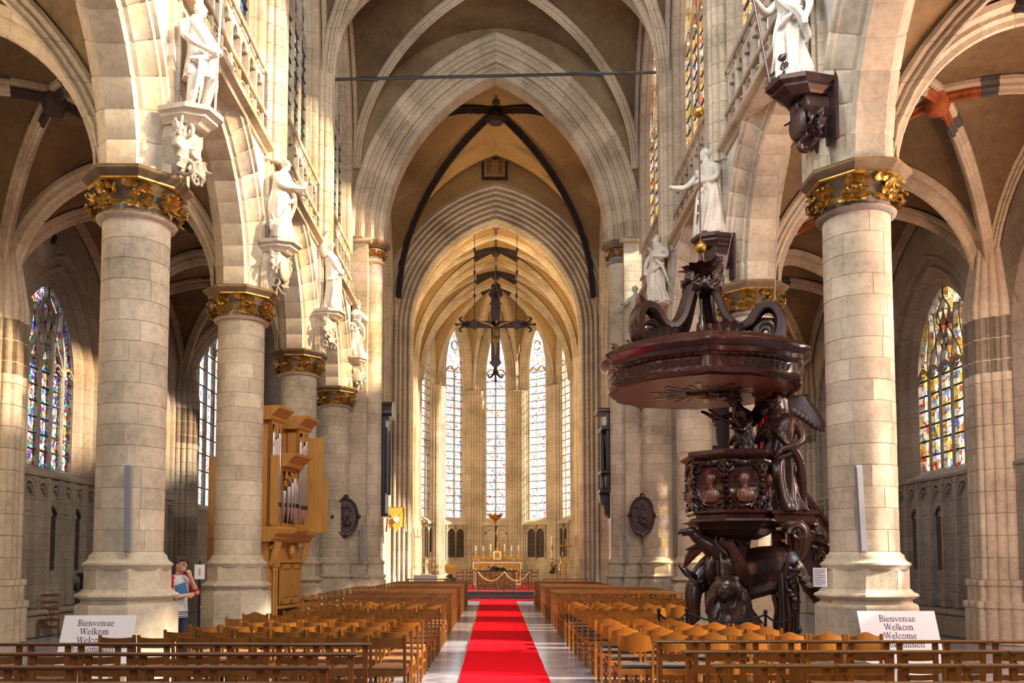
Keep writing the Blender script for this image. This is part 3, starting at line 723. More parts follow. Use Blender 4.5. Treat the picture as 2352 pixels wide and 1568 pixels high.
# ------------------------------------------------------------------ aisles: outer walls, responds, vaults
AX = 10.95
RP2 = scallop(.62, .5, 9, .06, .42)
for sname, sg in SIDES:
    W = struct('wall_aisle_' + sname)
    for i, y in enumerate((21.7, 27.3)):
        loc, rz = frame(sg, y, AX)
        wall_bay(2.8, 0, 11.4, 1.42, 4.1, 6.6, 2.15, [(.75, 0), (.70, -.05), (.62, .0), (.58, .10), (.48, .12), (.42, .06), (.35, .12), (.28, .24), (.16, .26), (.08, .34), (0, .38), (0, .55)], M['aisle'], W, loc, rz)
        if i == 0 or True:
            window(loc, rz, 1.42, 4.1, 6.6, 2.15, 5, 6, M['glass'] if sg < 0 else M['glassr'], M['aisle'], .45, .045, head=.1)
        # blind tracery below the sill, with a stone bench
        bt = thing('blind_arcade', None, None, loc, rz); bt.parent = W
        MB().box(-2.2, 2.2, -.42, .0, 0, .5, .02).box(-2.2, 2.2, -.48, .0, .5, .62, .03).build('bench', M['aisle'], bt)
        mu = MB().box(-.05, .05, -.14, .02, .62, 3.75, .03).box(-.09, .09, -.18, .02, .62, 1.0, .03).mesh('mullion', M['aisle'])
        hd = MB()
        bar(hd, [(x, 3.3 + z) for x, z in arch_pts(.27, .36, 6)], .03, -.12, 0)
        for s_ in (-1, 1): bar(hd, [(s_ * .25, 3.35), (s_ * .1, 3.5), (s_ * .15, 3.62)], .02, -.09, 0)
        hd = hd.mesh('tracery', M['aisle'])
        for k in range(7): link('mullion', mu, bt, loc=(-1.86 + .62 * k, 0, 0))
        for k in range(6): link('tracery', hd, bt, loc=(-1.55 + .62 * k, 0, 0))
        if i == 0:
            for k in range(6):
                for r_ in range(7):
                    for s0, s1 in (((-.265, .265),) if (k + r_) % 3 else ((-.265, .05), (.06, .265))):
                        key = ('ab', s0); 
                        if key not in DRUM: DRUM[key] = MB().box(s0, s1, -.016, .02, 0, .375, .008).mesh('stone_block', M['aisle'])
                        link('stone_block', DRUM[key], bt, (-1.55 + .62 * k, rnd.uniform(-.004, .004), .64 + .38 * r_))
        for k in (2, 4) if sg < 0 else (1, 3):
            mb = MB(); mb.box(-.14, .14, -.05, -.01, 1.55, 2.85); bar(mb, [(x, 2.85 + z) for x, z in arch_pts(.15, .22, 5)], .03, -.07, 0)
            mb.build('painted_niche', M['fresco'], bt, loc=(-1.55 + .62 * k, 0, 0))
    if sg > 0:
        for y in (10.5, 16.1):
            loc, rz = frame(sg, y, AX)
            wall_bay(2.8, 0, 11.4, 1.42, 4.1, 6.6, 2.15, [(.7, 0), (.5, .1), (.3, .25), (0, .38), (0, .55)], M['aisle'], W, loc, rz)
            window(loc, rz, 1.42, 4.1, 6.6, 2.15, 2, 2, M['glassw'], M['aisle'], .45, .045, tracery=0)
    for y in (18.9, 24.5, 30.1):
        loc, rz = frame(sg, y, AX)
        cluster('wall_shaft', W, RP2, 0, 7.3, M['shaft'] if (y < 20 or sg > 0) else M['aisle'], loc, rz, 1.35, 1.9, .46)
    hx = (AX - 5.9) / 2; cx = sg * (AX + 5.9) / 2
    for b in range(4):
        yc = 10.5 + BAY * b
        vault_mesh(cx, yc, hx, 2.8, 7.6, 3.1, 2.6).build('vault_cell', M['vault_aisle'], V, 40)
        x0, x1 = cx - hx, cx + hx
        for a, c in (((x0, yc - 2.8), (x1, yc + 2.8)), ((x0, yc + 2.8), (x1, yc - 2.8))):
            if b in (1, 2): rib_stones(V, a, c, 7.6, 3.1, 2.6, .95, 12)
            else: rib(MB(), a, c, 7.6, 3.1, 2.6, .95, n=18).build('rib', M['rib'], V, 20)
            mb = MB(); rib(mb, a, c, 7.6, 3.1, 2.6, 1.0, u0=-.22, u1=.22, n=8, prof=RIB[3:12])
            mb.build('painted_rib', M['paintrib'] if sg > 0 else M['darkrib'], V, 40)
            mb = MB()
            for e in (-1, 1): rib(mb, a, c, 7.6, 3.1, 2.6, 1.03, u0=e * .22, u1=e * .30, n=3)
            mb.build('painted_rib', M['paintgrey'], V, 40)
        if b < 3: rib_stones(V, (x0, yc + 2.8), (x1, yc + 2.8), 7.6, 3.0, 2.6, 1.3, 11)
        else: rib(MB(), (x0, yc + 2.8), (x1, yc + 2.8), 7.6, 3.0, 2.6, 1.3, n=18).build('rib', M['rib'], V, 20)
        rib(MB(), (sg * (AX - .06), yc - 2.8), (sg * (AX - .06), yc + 2.8), 7.6, 3.1, 2.6, .8, n=18).build('rib', M['rib'], V, 20)
        MB().lathe([(.04, 10.2), (.17, 10.25), (.22, 10.4), (.2, 10.7)], 12, (cx, yc)).build('boss', M['paintrib'] if sg > 0 else M['darkrib'], V, 40)
# ------------------------------------------------------------------ carving helpers
def fuse(mb, voxel, name, mat, smooth=50, dec=None):
    """weld the pieces of a carved figure into one continuous surface"""
    me = mb.mesh(name, mat); o = bpy.data.objects.new('carving', me); COL.objects.link(o)
    md = o.modifiers.new('r', 'REMESH'); md.mode = 'VOXEL'; md.voxel_size = voxel; md.use_smooth_shade = True
    if dec: d = o.modifiers.new('d', 'DECIMATE'); d.ratio = dec
    dg = bpy.context.evaluated_depsgraph_get(); dg.update()
    ne = bpy.data.meshes.new_from_object(o.evaluated_get(dg)); ne.name = name
    bpy.data.objects.remove(o); bpy.data.meshes.remove(me)
    ne.materials.clear(); ne.materials.append(mat); ne.shade_smooth(); ne.set_sharp_from_angle(angle=R(smooth))
    return ne
def gilt_leaf(mb, base, out, up, size, curl=.6):
    """one curled leaf blade: rises, then rolls outward"""
    base = Vector(base); out = Vector(out).normalized(); up = Vector(up).normalized(); side = out.cross(up).normalized()
    rings = []
    for i in range(6):
        t = i / 5; wdt = size * (.10 + .30 * math.sin(PI * min(1, t * .9 + .08))) * (1 + .35 * math.sin(t * 15))
        p = base + up * size * (t * .95 - .35 * curl * t ** 3) + out * size * (.10 + curl * .55 * t ** 2)
        rings.append([tuple(p - side * wdt), tuple(p + out * size * .09), tuple(p + side * wdt), tuple(p - out * size * .05)])
    mb.loft(rings, True, True)
def leaf_cluster_mesh(seed, wd=.30, ht=.34):
    r = random.Random(seed); mb = MB()
    for i in range(20):
        x = r.uniform(-wd, wd) * .5; z = r.uniform(-.13, .13); a = x * 5 + r.uniform(-.6, .6)
        gilt_leaf(mb, (x * .62, .01 - r.uniform(0, .05), z - .03), (math.sin(a) * .7, -1, r.uniform(-.2, .3)), (math.sin(a) * 1.2, -.3, r.choice((1, 1, 1, -.6))), r.uniform(.09, .145), r.uniform(.5, 1.1))
    for i in range(5):
        a = (i - 2) * .5
        gilt_leaf(mb, (.04 * (i - 2), .02, -.08), (math.sin(a), -1, -.1), (math.sin(a) * 1.4, -.15, -1), r.uniform(.12, .17), .3)
    for i in range(4): mb.sph((r.uniform(-.12, .12), -.13, r.uniform(-.05, .12)), .02, 6, 4)
    return mb.mesh('leaf_cluster', M['gold'], 40)
LEAFS = [leaf_cluster_mesh(i) for i in range(3)]
def arc_block(r, a, h, g=.009, n=5, deep=.12):
    mb = MB(); rings = []
    for z, k in ((0, 1), (.007, 0), (h - .007, 0), (h, 1)):
        row = []
        for i in range(n + 1):
            f = i / n; ang = -a / 2 + a * f; rr = r - (g if k else 0)
            row.append((rr * math.cos(ang), rr * math.sin(ang), z))
        e = .007 / r
        row[0] = ((r - g) * math.cos(-a / 2), (r - g) * math.sin(-a / 2), z); row.insert(1, ((r - (g if k else 0)) * math.cos(-a / 2 + e), (r - (g if k else 0)) * math.sin(-a / 2 + e), z))
        row.insert(-1, ((r - (g if k else 0)) * math.cos(a / 2 - e), (r - (g if k else 0)) * math.sin(a / 2 - e), z)); row[-1] = ((r - g) * math.cos(a / 2), (r - g) * math.sin(a / 2), z)
        rings.append(row)
    mb.loft(rings, closed=False)
    return mb.mesh('stone_block', M['stone'], 25)
NB = 5
CH_ = .315
BLK = {}
def shaft_stones(parent, r, z0, z1, loc=(0, 0), ch=CH_, a_from=0, a_to=2 * PI, nb=NB):
    ncourse = max(1, round((z1 - z0) / ch)); h = (z1 - z0) / ncourse; key = (round(r, 3), round(h, 3), nb)
    if key not in BLK: BLK[key] = arc_block(r, 2 * PI / nb, h)
    for c in range(ncourse):
        a0 = rnd.uniform(0, 2 * PI)
        for i in range(nb):
            a = (a0 + 2 * PI * i / nb) % (2 * PI); s_ = 1 + rnd.uniform(-.003, .004)
            if (a_to - a_from) < 6 and not (a_from - .7 < a < a_to + .7): continue
            link('stone_block', BLK[key], parent, loc=(loc[0], loc[1], z0 + c * h), rot=(0, 0, a), sc=(s_, s_, 1))
    MB().lathe([(r - .02, z0), (r - .02, z1)], 20, loc).build('core', M['capital'], parent, 40)
OCT = PI / 8
def plinth_face(r, z0, z1, g=.008):
    """one face block of the octagonal plinth"""
    hw = r * math.sin(OCT); ap = r * math.cos(OCT); mb = MB(); rings = []
    for z, k in ((z0, g), (z0 + g, 0), (z1 - g, 0), (z1, g)):
        e = .006
        rings.append([(ap - g, -hw + .003, z), (ap - k, -hw + e, z), (ap - k, hw - e, z), (ap - g, hw - .003, z), (ap - .2, hw - .12, z), (ap - .2, -hw + .12, z)])
    return mb.loft(rings, True, True).mesh('stone_block', M['stone'])
PLF = [plinth_face(.735, 0, .54), plinth_face(.735, .54, 1.07)]
MIDF = plinth_face(.62, 1.32, 1.64)
def base_parts(parent, loc=(0, 0)):
    for k in range(8):
        for me in PLF + [MIDF]: link('stone_block', me, parent, loc=(loc[0], loc[1], 0), rot=(0, 0, k * PI / 4))
    MB().lathe([(.73, 1.07), (.72, 1.10), (.655, 1.13), (.645, 1.17), (.71, 1.20), (.745, 1.23), (.73, 1.26), (.665, 1.29), (.635, 1.33)], 8, loc, OCT).build('base_moulding', M['stone'], parent)
    MB().lathe([(.60, 1.62), (.62, 1.66), (.645, 1.69), (.64, 1.72), (.59, 1.75), (.56, 1.79), (.55, 1.84), (.52, 1.86), (.50, 1.89)], 28, loc).build('base_moulding', M['stone'], parent, 45)
def capital_parts(parent, zt, ring, loc=(0, 0), rs=.497):
    zn = zt - .68
    MB().lathe([(rs - .01, zn - .02), (rs + .04, zn), (rs + .085, zn + .02), (rs + .095, zn + .05), (rs + .07, zn + .08), (rs + .015, zn + .11)], 28, loc).build('neck_ring', ring, parent, 50)
    MB().lathe([(rs + .096, zn + .045), (rs + .1, zn + .05), (rs + .096, zn + .06)], 28, loc, cap=False).build('gilt_line', M['gold'], parent, 50)
    MB().lathe([(rs + .02, zn + .19), (rs + .03, zn + .25), (rs + .06, zn + .38), (rs + .16, zn + .50)], 24, loc).build('bell_field', M['capital'], parent, 50)
    MB().lathe([(rs + .02, zn + .09), (rs + .02, zn + .2)], 24, loc).build('bell', ring, parent, 50)
    MB().lathe([(.69, zt - .19), (.71, zt - .16), (.72, zt - .135), (.81, zt - .06), (.82, zt - .045), (.82, zt)], 8, loc, OCT).build('abacus', M['capital'], parent)
    MB().lathe([(.695, zt - .193), (.728, zt - .17), (.728, zt - .15), (.70, zt - .145)], 8, loc, OCT, cap=False).build('gilt_line', M['gold'], parent)
    MB().lathe([(.822, zt - .015), (.826, zt - .008), (.822, zt + .0005)], 8, loc, OCT, cap=False).build('gilt_line', M['gold'], parent)
    for k in range(8):
        a = k * PI / 4 + OCT
        link('leaf_cluster', LEAFS[k % 3], parent, loc=(loc[0] + (rs + .08) * math.cos(a), loc[1] + (rs + .08) * math.sin(a), zn + .30), rot=(0, 0, a + PI / 2), sc=(1.15, 1.15, 1.05))
NEAR = ['nearest', 'second', 'third']
for sname, sg in SIDES:
    for i, y in enumerate(COLY[:3]):
        x = -5.6 if sg < 0 else 5.62; zt = 7.62 if sg < 0 else 7.72
        c = thing('stone_column', '%s free-standing round column of the %s arcade, %s capital with gilt leaves' % (NEAR[i], sname, 'pale' if sg < 0 else 'grey'), 'column', (x, y, 0), group='arcade columns')
        base_parts(c); shaft_stones(c, .497, 1.89, zt - .69); capital_parts(c, zt, M['stone'] if sg < 0 else M['greyring'])

# ------------------------------------------------------------------ crossing piers
def block_wall(parent, x0, x1, y0, y1, z0, z1, ch=.36, nx=2):
    n = round((z1 - z0) / ch); h = (z1 - z0) / n
    for c in range(n):
        xs = [x0] + sorted(x0 + (x1 - x0) * (k + rnd.uniform(-.3, .3)) / nx for k in range(1, nx)) + [x1]
        for a, b in zip(xs[:-1], xs[1:]): MB().box(a + .002, b - .002, y0 - rnd.uniform(0, .004), y1, z0 + c * h, z0 + (c + 1) * h, .008).build('stone_block', M['stone'], parent)
for sname, sg in SIDES:
    c = thing('crossing_pier', 'tall compound pier at the %s of the crossing arch, round shafts and statue niche' % sname, 'pier', (0, 0, 0), group='crossing piers')
    zt = 7.72
    base_parts(c, (sg * 5.6, 30.1)); shaft_stones(c, .497, 1.89, zt - .69, (sg * 5.6, 30.1)); capital_parts(c, zt, M['stone'] if sg < 0 else M['greyring'], (sg * 5.6, 30.1))
    a, b = sorted((sg * 4.55, sg * 5.6))
    block_wall(c, a, b, 30.35, 31.7, 1.9, 13.1, .36, 2)
    a2, b2 = sorted((sg * 4.42, sg * 6.0))
    MB().box(a2, b2, 30.2, 31.8, 0, 1.07, .02).box(a2 + .04, b2 - .04, 30.24, 31.76, 1.07, 1.2).box(a2 - .02, b2 + .02, 30.18, 31.8, 1.17, 1.25, .03).box(a2 + .08, b2 - .08, 30.28, 31.7, 1.24, 1.66).box(a2 + .0, b2, 30.2, 31.76, 1.64, 1.74, .04).box(a2 + .08, b2 - .08, 30.28, 31.7, 1.72, 1.92, .03).build('base_moulding', M['stone'], c)
    base2 = MB(); p0 = (sg * 4.45, 31.0)
    base2.lathe([(.56, 0), (.56, 1.07), (.50, 1.12), (.57, 1.2), (.56, 1.25), (.48, 1.3), (.47, 1.62), (.52, 1.68), (.50, 1.74), (.40, 1.8), (.36, 1.9)], 8, p0, OCT).build('base_moulding', M['stone'], c)
    shaft_stones(c, .35, 1.9, 12.45, p0, .36, nb=4)
    MB().lathe([(.34, 12.42), (.43, 12.45), (.45, 12.5), (.36, 12.56), (.36, 12.7), (.42, 12.95)], 20, p0).build('bell', M['stone'] if sg < 0 else M['greyring'], c, 50)
    MB().lathe([(.46, 12.98), (.62, 13.1), (.64, 13.2)], 8, p0, OCT).build('abacus', M['capital'], c)
    for k in range(8):
        link('leaf_cluster', LEAFS[k % 3], c, loc=(p0[0] + .38 * math.cos(k * PI / 4), p0[1] + .38 * math.sin(k * PI / 4), 12.8), rot=(0, 0, k * PI / 4 + PI / 2), sc=(.85, .85, .7))
    a, b = sorted((sg * 4.4, sg * 5.7))
    MB().box(a, b, 30.2, 31.7, 13.05, 13.2, .04).build('cornice', M['stone'], c)
# ------------------------------------------------------------------ statues
def figure(mb, H=1.8, lean=0.0, rob=1.0, arms=(), head=(0, 0), beard=False, hair=1, seed=1, skirt=None, hands=True, width=1.0, legs=None, veil=False):
    """draped figure facing -y, feet at the origin; arms are lists of joints in units of H"""
    r = random.Random(seed); n = 56; rings = []
    ph = [r.uniform(0, 6) for _ in range(6)]
    prof = skirt or [(0, .17, .145), (.04, .165, .14), (.12, .145, .125), (.25, .135, .115), (.38, .132, .112), (.48, .130, .105), (.55, .122, .098), (.62, .115, .088), (.70, .122, .092), (.77, .130, .090), (.81, .115, .078), (.835, .075, .06), (.85, .045, .045), (.88, .040, .042)]
    K = 40
    for k in range(K + 1):
        z = prof[0][0] + (prof[-1][0] - prof[0][0]) * k / K
        for a, b in zip(prof[:-1], prof[1:]):
            if a[0] <= z <= b[0]: f = (z - a[0]) / (b[0] - a[0]); rx = a[1] + (b[1] - a[1]) * f; ry = a[2] + (b[2] - a[2]) * f; break
        A = max(0, min(.25, (.80 - z) * .36)) * rob; row = []
        for j in range(n):
            t = 2 * PI * j / n
            d = 1 + A * (.55 * math.sin(7 * t + ph[0] + 3.0 * z + .8 * math.sin(6 * z + ph[3])) + .45 * math.sin(11 * t + ph[1] - 7 * z) + .35 * math.sin(4 * t + ph[2] + 9 * z))
            sway = lean * math.sin(z / .8 * PI) * .07
            row.append((H * (rx * width * d * math.cos(t) + sway), H * ry * d * math.sin(t), H * z))
        rings.append(row)
    mb.loft(rings, True, True)
    if legs:
        for pts in legs: mb.tube([Vector(p) * H for p in pts], [.062 * H, .055 * H, .042 * H, .036 * H, .04 * H, .022 * H][:len(pts)], 10)
    hx, hy = head; hc = Vector((hx * .05, hy * .04 - .012, .945)) * H
    mb.tube([Vector((0, .0, .83)) * H, hc - Vector((0, 0, .03)) * H], [.045 * H, .036 * H], 10)
    mb.sph(hc, .058 * H, 14, 10, (.82, .98, 1.18))
    fx = math.sin(hx * .9); fy = -math.cos(hx * .9); f = Vector((fx, fy, 0)); sd = Vector((-fy, fx, 0))
    up = Vector((0, 0, 1))
    mb.tube([hc + (f * .050 + up * .022) * H, hc + (f * .066 - up * .006) * H, hc + (f * .054 - up * .010) * H], [.008 * H, .011 * H, .008 * H], 6)
    for s in (-1, 1):
        mb.sph(hc + (f * .043 + sd * s * .020 + up * .028) * H, .012 * H, 6, 4, (1.3, 1, .7))
        mb.sph(hc + (sd * s * .050) * H, .012 * H, 6, 4, (.6, 1, 1.4))
    mb.sph(hc + (f * .048 - up * .030) * H, .013 * H, 6, 4, (1.4, 1, .5)); mb.sph(hc + (f * .040 - up * .052) * H, .018 * H, 7, 5)
    for i in range(22 * hair):
        a = r.uniform(-2.2, 2.2) + math.atan2(-f.y, -f.x) ; e = r.uniform(-.2, 1.3)
        d = Vector((math.cos(a) * math.cos(e), math.sin(a) * math.cos(e), math.sin(e)))
        mb.sph(hc + Vector((d.x * .050, d.y * .055, d.z * .066)) * H, r.uniform(.014, .024) * H, 6, 4)
    if beard:
        for i in range(10):
            mb.sph(hc + (f * r.uniform(.035, .055) + sd * r.uniform(-.03, .03) - up * r.uniform(.045, .105)) * H, .016 * H, 6, 4)
    if veil:
        mb.loft([[tuple(hc + Vector((rr * math.cos(t) * H, rr * .9 * math.sin(t) * H + .02 * H, z * H))) for t in [2 * PI * j / 14 for j in range(14)]] for z, rr in ((.075, .02), (.06, .05), (.02, .068), (-.05, .078), (-.12, .10))], True, True)
    for pts in arms:
        q = [Vector(p) * H for p in pts]
        mb.tube(spline(q[:3], 5), [.043 * H - .019 * H * i / 10 for i in range(11)], 9)
        if hands and len(q) > 2:
            w = q[2]; d = (q[3] - q[2]).normalized() if len(q) > 3 else (q[2] - q[1]).normalized(); s_ = d.orthogonal().normalized()
            mb.sph(w + d * .018 * H, .024 * H, 8, 5)
            for i in range(4): mb.tube([w + d * .02 * H + s_ * (i - 1.5) * .011 * H, w + d * .05 * H + s_ * (i - 1.5) * .012 * H, w + d * .066 * H + s_ * (i - 1.5) * .011 * H + Vector((0, 0, -.01 * H))], [.0085 * H, .008 * H, .006 * H], 5)
            mb.tube([w, w + d * .03 * H + s_ * .032 * H], [.010 * H, .007 * H], 5)
    return mb
def drape(mb, pts, wd, th=.02, n=3, seed=0):
    """hanging fold of cloth following a path"""
    r = random.Random(seed)
    for i in range(n):
        o = Vector((r.uniform(-wd, wd), r.uniform(-wd, wd) * .4, r.uniform(-wd, wd)))
        P_ = spline([Vector(p) + o * (.4 + .6 * k / max(1, len(pts) - 1)) for k, p in enumerate(pts)], 4)
        mb.tube(P_, [th * (1.3 - .6 * abs(2 * j / (len(P_) - 1) - 1)) for j in range(len(P_))], 6)
def scroll(mb, c, r0, turns, wd, th, a0=0, sg=1, plane='xz', n=20):
    pts = []
    for i in range(n + 1):
        t = i / n; a = a0 + sg * turns * 2 * PI * t; q = r0 * (1 - .82 * t)
        u, v = q * math.cos(a), q * math.sin(a)
        pts.append(Vector(c) + (Vector((u, 0, v)) if plane == 'xz' else Vector((0, u, v)) if plane == 'yz' else Vector((u, v, 0))))
    mb.tube(pts, [th * (1 - .45 * i / n) for i in range(n + 1)], 6)
def putto(mb, c, H, face=0, arms=(), seed=3):
    """small winged child"""
    c = Vector(c); m0 = mb.m.copy()
    mb.m = m0 @ Matrix.Translation(c) @ Matrix.Rotation(face, 4, 'Z')
    mb.sph((0, 0, .82 * H), .13 * H, 10, 7, (.95, 1, 1.05)); mb.sph((0, -.13 * H, .80 * H), .025 * H, 5, 4)
    for s in (-1, 1): mb.sph((s * .05 * H, -.10 * H, .76 * H), .05 * H, 6, 4)
    r = random.Random(seed)
    for i in range(16):
        a = r.uniform(.1, PI - .1); mb.sph((.12 * H * math.cos(a), .10 * H * math.sin(a), (.84 + r.uniform(0, .12)) * H), .035 * H, 5, 4)
    mb.tube([(0, 0, .68 * H), (0, .01 * H, .55 * H), (0, -.02 * H, .42 * H), (0, 0, .30 * H)], [.07 * H, .13 * H, .145 * H, .13 * H], 10)
    for s in (-1, 1):
        mb.tube([(s * .10 * H, 0, .33 * H), (s * .13 * H, -.12 * H, .20 * H), (s * .10 * H, -.02 * H, .03 * H), (s * .11 * H, -.10 * H, -.01 * H)], [.085 * H, .075 * H, .05 * H, .03 * H], 8)
        ar = arms[0 if s < 0 else 1] if arms else (s * .30, -.18, .42)
        mb.tube([(s * .13 * H, 0, .62 * H), (s * .22 * H, -.06 * H, .5 * H), tuple(Vector(ar) * H)], [.05 * H, .045 * H, .03 * H], 7)
        mb.sph(Vector(ar) * H, .035 * H, 6, 4)
        mb.loft([[(s * .06 * H, .10 * H, .60 * H), (s * .08 * H, .12 * H, .5 * H)], [(s * .25 * H, .2 * H, .78 * H), (s * .2 * H, .22 * H, .5 * H)], [(s * .38 * H, .24 * H, .66 * H), (s * .32 * H, .26 * H, .45 * H)]], closed=False)
    mb.m = m0
def wing(mb, root, tip, drop, n=7, th=.025):
    """feathered wing: long overlapping blades"""
    root = Vector(root); tip = Vector(tip); d = tip - root; drop = Vector(drop)
    nrm = d.cross(drop).normalized()
    for i in range(n):
        t = i / (n - 1); a = root + d * (t * .75); L = (1 - .35 * abs(t - .75)) ; e = a + d * .30 + drop * L * (.55 + .45 * t)
        w_ = drop.length * .13; sd = (e - a).cross(nrm).normalized()
        mid = a.lerp(e, .5) + nrm * .02
        mb.loft([[tuple(p + sd * k * q + nrm * h) for k, h in ((-1, 0), (0, th), (1, 0), (0, -th))] for p, q in ((a, w_ * .7), (mid, w_), (a.lerp(e, .85), w_ * .8), (e, w_ * .1))], True, True)
    mb.tube([root, root + d * .4 + nrm * .03, tip], [.05, .045, .02], 7)
def corbel_base(parent, mat, D=.62, W=.62, H=.24):
    """moulded slab that carries a statue; wall behind at y = 0, front at y = -D"""
    mb = MB(); oct_ = lambda k, z: [(-W / 2 * k, 0, z), (-W / 2 * k, -D * .62 * k, z), (-W / 4 * k, -D * k, z), (W / 4 * k, -D * k, z), (W / 2 * k, -D * .62 * k, z), (W / 2 * k, 0, z)]
    mb.loft([oct_(.72, -H), oct_(.78, -H * .85), oct_(.92, -H * .62), oct_(.92, -H * .45), oct_(1.04, -H * .3), oct_(1.04, 0)], True, True)
    return mb.build('slab', mat, parent)
def corbel(name, label, loc, rz, seed, mat, style='putti', mat2=None, D=.62):
    c = thing(name, label, 'corbel', loc, rz, 'statue corbels'); c.scale = (1.22, 1.1, 1.0); corbel_base(c, mat, D)
    r = random.Random(seed); mb = MB()
    mb.loft([[(-.2, 0, -.22), (-.17, -.36, -.22), (.17, -.36, -.22), (.2, 0, -.22)], [(-.24, 0, -.45), (-.2, -.34, -.42), (.2, -.34, -.42), (.24, 0, -.45)], [(-.16, 0, -.8), (-.12, -.22, -.78), (.12, -.22, -.78), (.16, 0, -.8)], [(-.04, 0, -1.1), (-.03, -.08, -1.08), (.03, -.08, -1.08), (.04, 0, -1.1)]], True, True)
    for k in range(7): scroll(mb, (r.uniform(-.2, .2), -.2 - r.uniform(0, .14), -.35 - .1 * k), r.uniform(.09, .15), 1.1, .05, .034, r.uniform(0, 6), r.choice((-1, 1)), r.choice(('xz', 'yz')))
    for k in range(8): gilt_leaf(mb, (r.uniform(-.2, .2), -.22, r.uniform(-.95, -.3)), (r.uniform(-.6, .6), -1, 0), (r.uniform(-.5, .5), -.2, r.choice((-1, 1))), r.uniform(.2, .3), .6)
    link('bracket', fuse(mb, .018, 'bracket', mat2 or mat), c)
    if style == 'putti':
        for s, z, h in ((-1, -.80, .62), (1, -1.0, .52)):
            p = MB(); putto(p, (s * .20, -.24, z), h, s * -.5, ((-.25, -.12, .95), (.3, -.2, .5)) if s < 0 else (), seed + s)
            link('putto', fuse(p, .014, 'putto', mat2 or mat), c)
    if style in ('shield', 'face'):
        MB().sph((0, -.36, -.62), .2, 14, 8, (.85, .35, 1.25)).build('cartouche', mat2 or mat, c, 60)
        p = MB(); putto(p, (-.20, -.2, -.66), .5, .4, (), seed); putto(p, (.22, -.16, -.9), .44, -.4, (), seed + 5)
        link('putto', fuse(p, .014, 'putto', mat2 or mat), c)
    return c
ST = M['statue']
def statue(name, label, loc, rz, voxel=.0165, attr=None, **kw):
    o = thing(name, label, 'statue', loc, rz, 'saints along the nave walls')
    mb = MB(); figure(mb, **kw); ex = kw.get('seed', 1)
    H = kw.get('H', 1.8)
    drape(mb, [(-.12 * H, -.06 * H, .78 * H), (.02 * H, -.11 * H, .62 * H), (.12 * H, -.09 * H, .5 * H), (.14 * H, .02 * H, .3 * H)], .05, .03, 4, ex)
    drape(mb, [(.13 * H, -.05 * H, .55 * H), (0, -.125 * H, .47 * H), (-.12 * H, -.06 * H, .42 * H)], .05, .026, 4, ex + 1)
    drape(mb, [(-.05 * H, -.11 * H, .45 * H), (-.06 * H, -.12 * H, .25 * H), (-.10 * H, -.11 * H, .03 * H)], .07, .024, 4, ex + 2)
    mb.box(-.26, .26, -.2, .2, -.06, .03)
    link('figure', fuse(mb, voxel, 'figure', ST), o)
    if attr: attr(o, H)
    return o
def staff(pts, r, mat, nm='staff'):
    def f(o, H): MB().tube([Vector(p) * H for p in pts], r, 8).sph(Vector(pts[0]) * H, r * 1.8, 8, 6).build(nm, mat, o, 60)
    return f
def beam_cross(o, H):
    for s, nm in ((-1, 'cross_beam'), (1, 'cross_beam')):
        MB().loft([[tuple(Vector((s * .62 + dx, .12 + dy, -.02)) ) for dx, dy in ((-.07, -.05), (.07, -.05), (.07, .05), (-.07, .05))], [tuple(Vector((-s * .42 + dx, .12 + dy, 1.75))) for dx, dy in ((-.07, -.05), (.07, -.05), (.07, .05), (-.07, .05))]], True, True).build(nm, M['kneel'] if s < 0 else M['corbel'], o)
def book(o, H): MB().box(-.10, .10, -.27, -.21, .62 * H, .77 * H, .01).build('book', ST, o)
def chalice(o, H): MB().lathe([(.05, .60 * H), (.05, .605 * H), (.015, .62 * H), (.02, .65 * H), (.08, .69 * H), (.085, .75 * H), (.05, .76 * H)], 12, (.30, -.32)).build('vessel', ST, o, 50)

# left wall: their backs to the wall, faces to the nave and a little to the entrance
rzL, rzR = R(68), R(-68)
fx, fr = -4.72, 4.72
z1 = P(455, 262, 13.0).z
statue('saint_statue', 'white saint statue with a tall staff, above the nearest left column', (-4.66, 13.1, z1 + .06), R(60), H=1.76, lean=.8, seed=11, head=(.5, 0),
       skirt=[(.30, .16, .14), (.34, .15, .135), (.42, .135, .115), (.52, .12, .098), (.60, .112, .088), (.70, .122, .092), (.77, .130, .090), (.81, .115, .078), (.835, .075, .06), (.85, .045, .045), (.88, .040, .042)],
       legs=[[(-.06, 0, .40), (-.06, -.05, .30), (-.065, -.02, .10), (-.07, 0, .03), (-.075, -.08, .015)], [(.06, 0, .40), (.075, -.11, .29), (.07, -.05, .11), (.06, -.03, .03), (.065, -.11, .015)]],
       arms=[[(-.12, 0, .77), (-.17, -.06, .60), (.02, -.17, .53), (.06, -.18, .52)], [(.12, 0, .77), (.18, -.08, .62), (.09, -.19, .56), (.05, -.20, .52)]],
       attr=staff([(.10, -.185, 1.02), (.075, -.19, .55), (.05, -.19, -.03)], .018, M['corbel']))
corbel('statue_corbel', 'carved corbel with two putti beside the nearest left capital, under the statue with staff', (-5.0, 13.12, z1), R(75), 1, M['corbel'], 'putti', M['corbel'], .66)
z2 = P(640, 560, 18.7).z
statue('saint_statue', 'white saint statue holding a vessel, an eagle at its feet, above the second left column', (-4.70, 18.75, z2 + .06), R(64), H=1.86, lean=-.8, seed=23, head=(.6, 0),
       arms=[[(-.12, 0, .77), (-.16, -.10, .62), (.06, -.20, .64), (.1, -.21, .66)], [(.12, 0, .77), (.20, -.10, .66), (.16, -.20, .66), (.14, -.22, .68)]], attr=chalice)
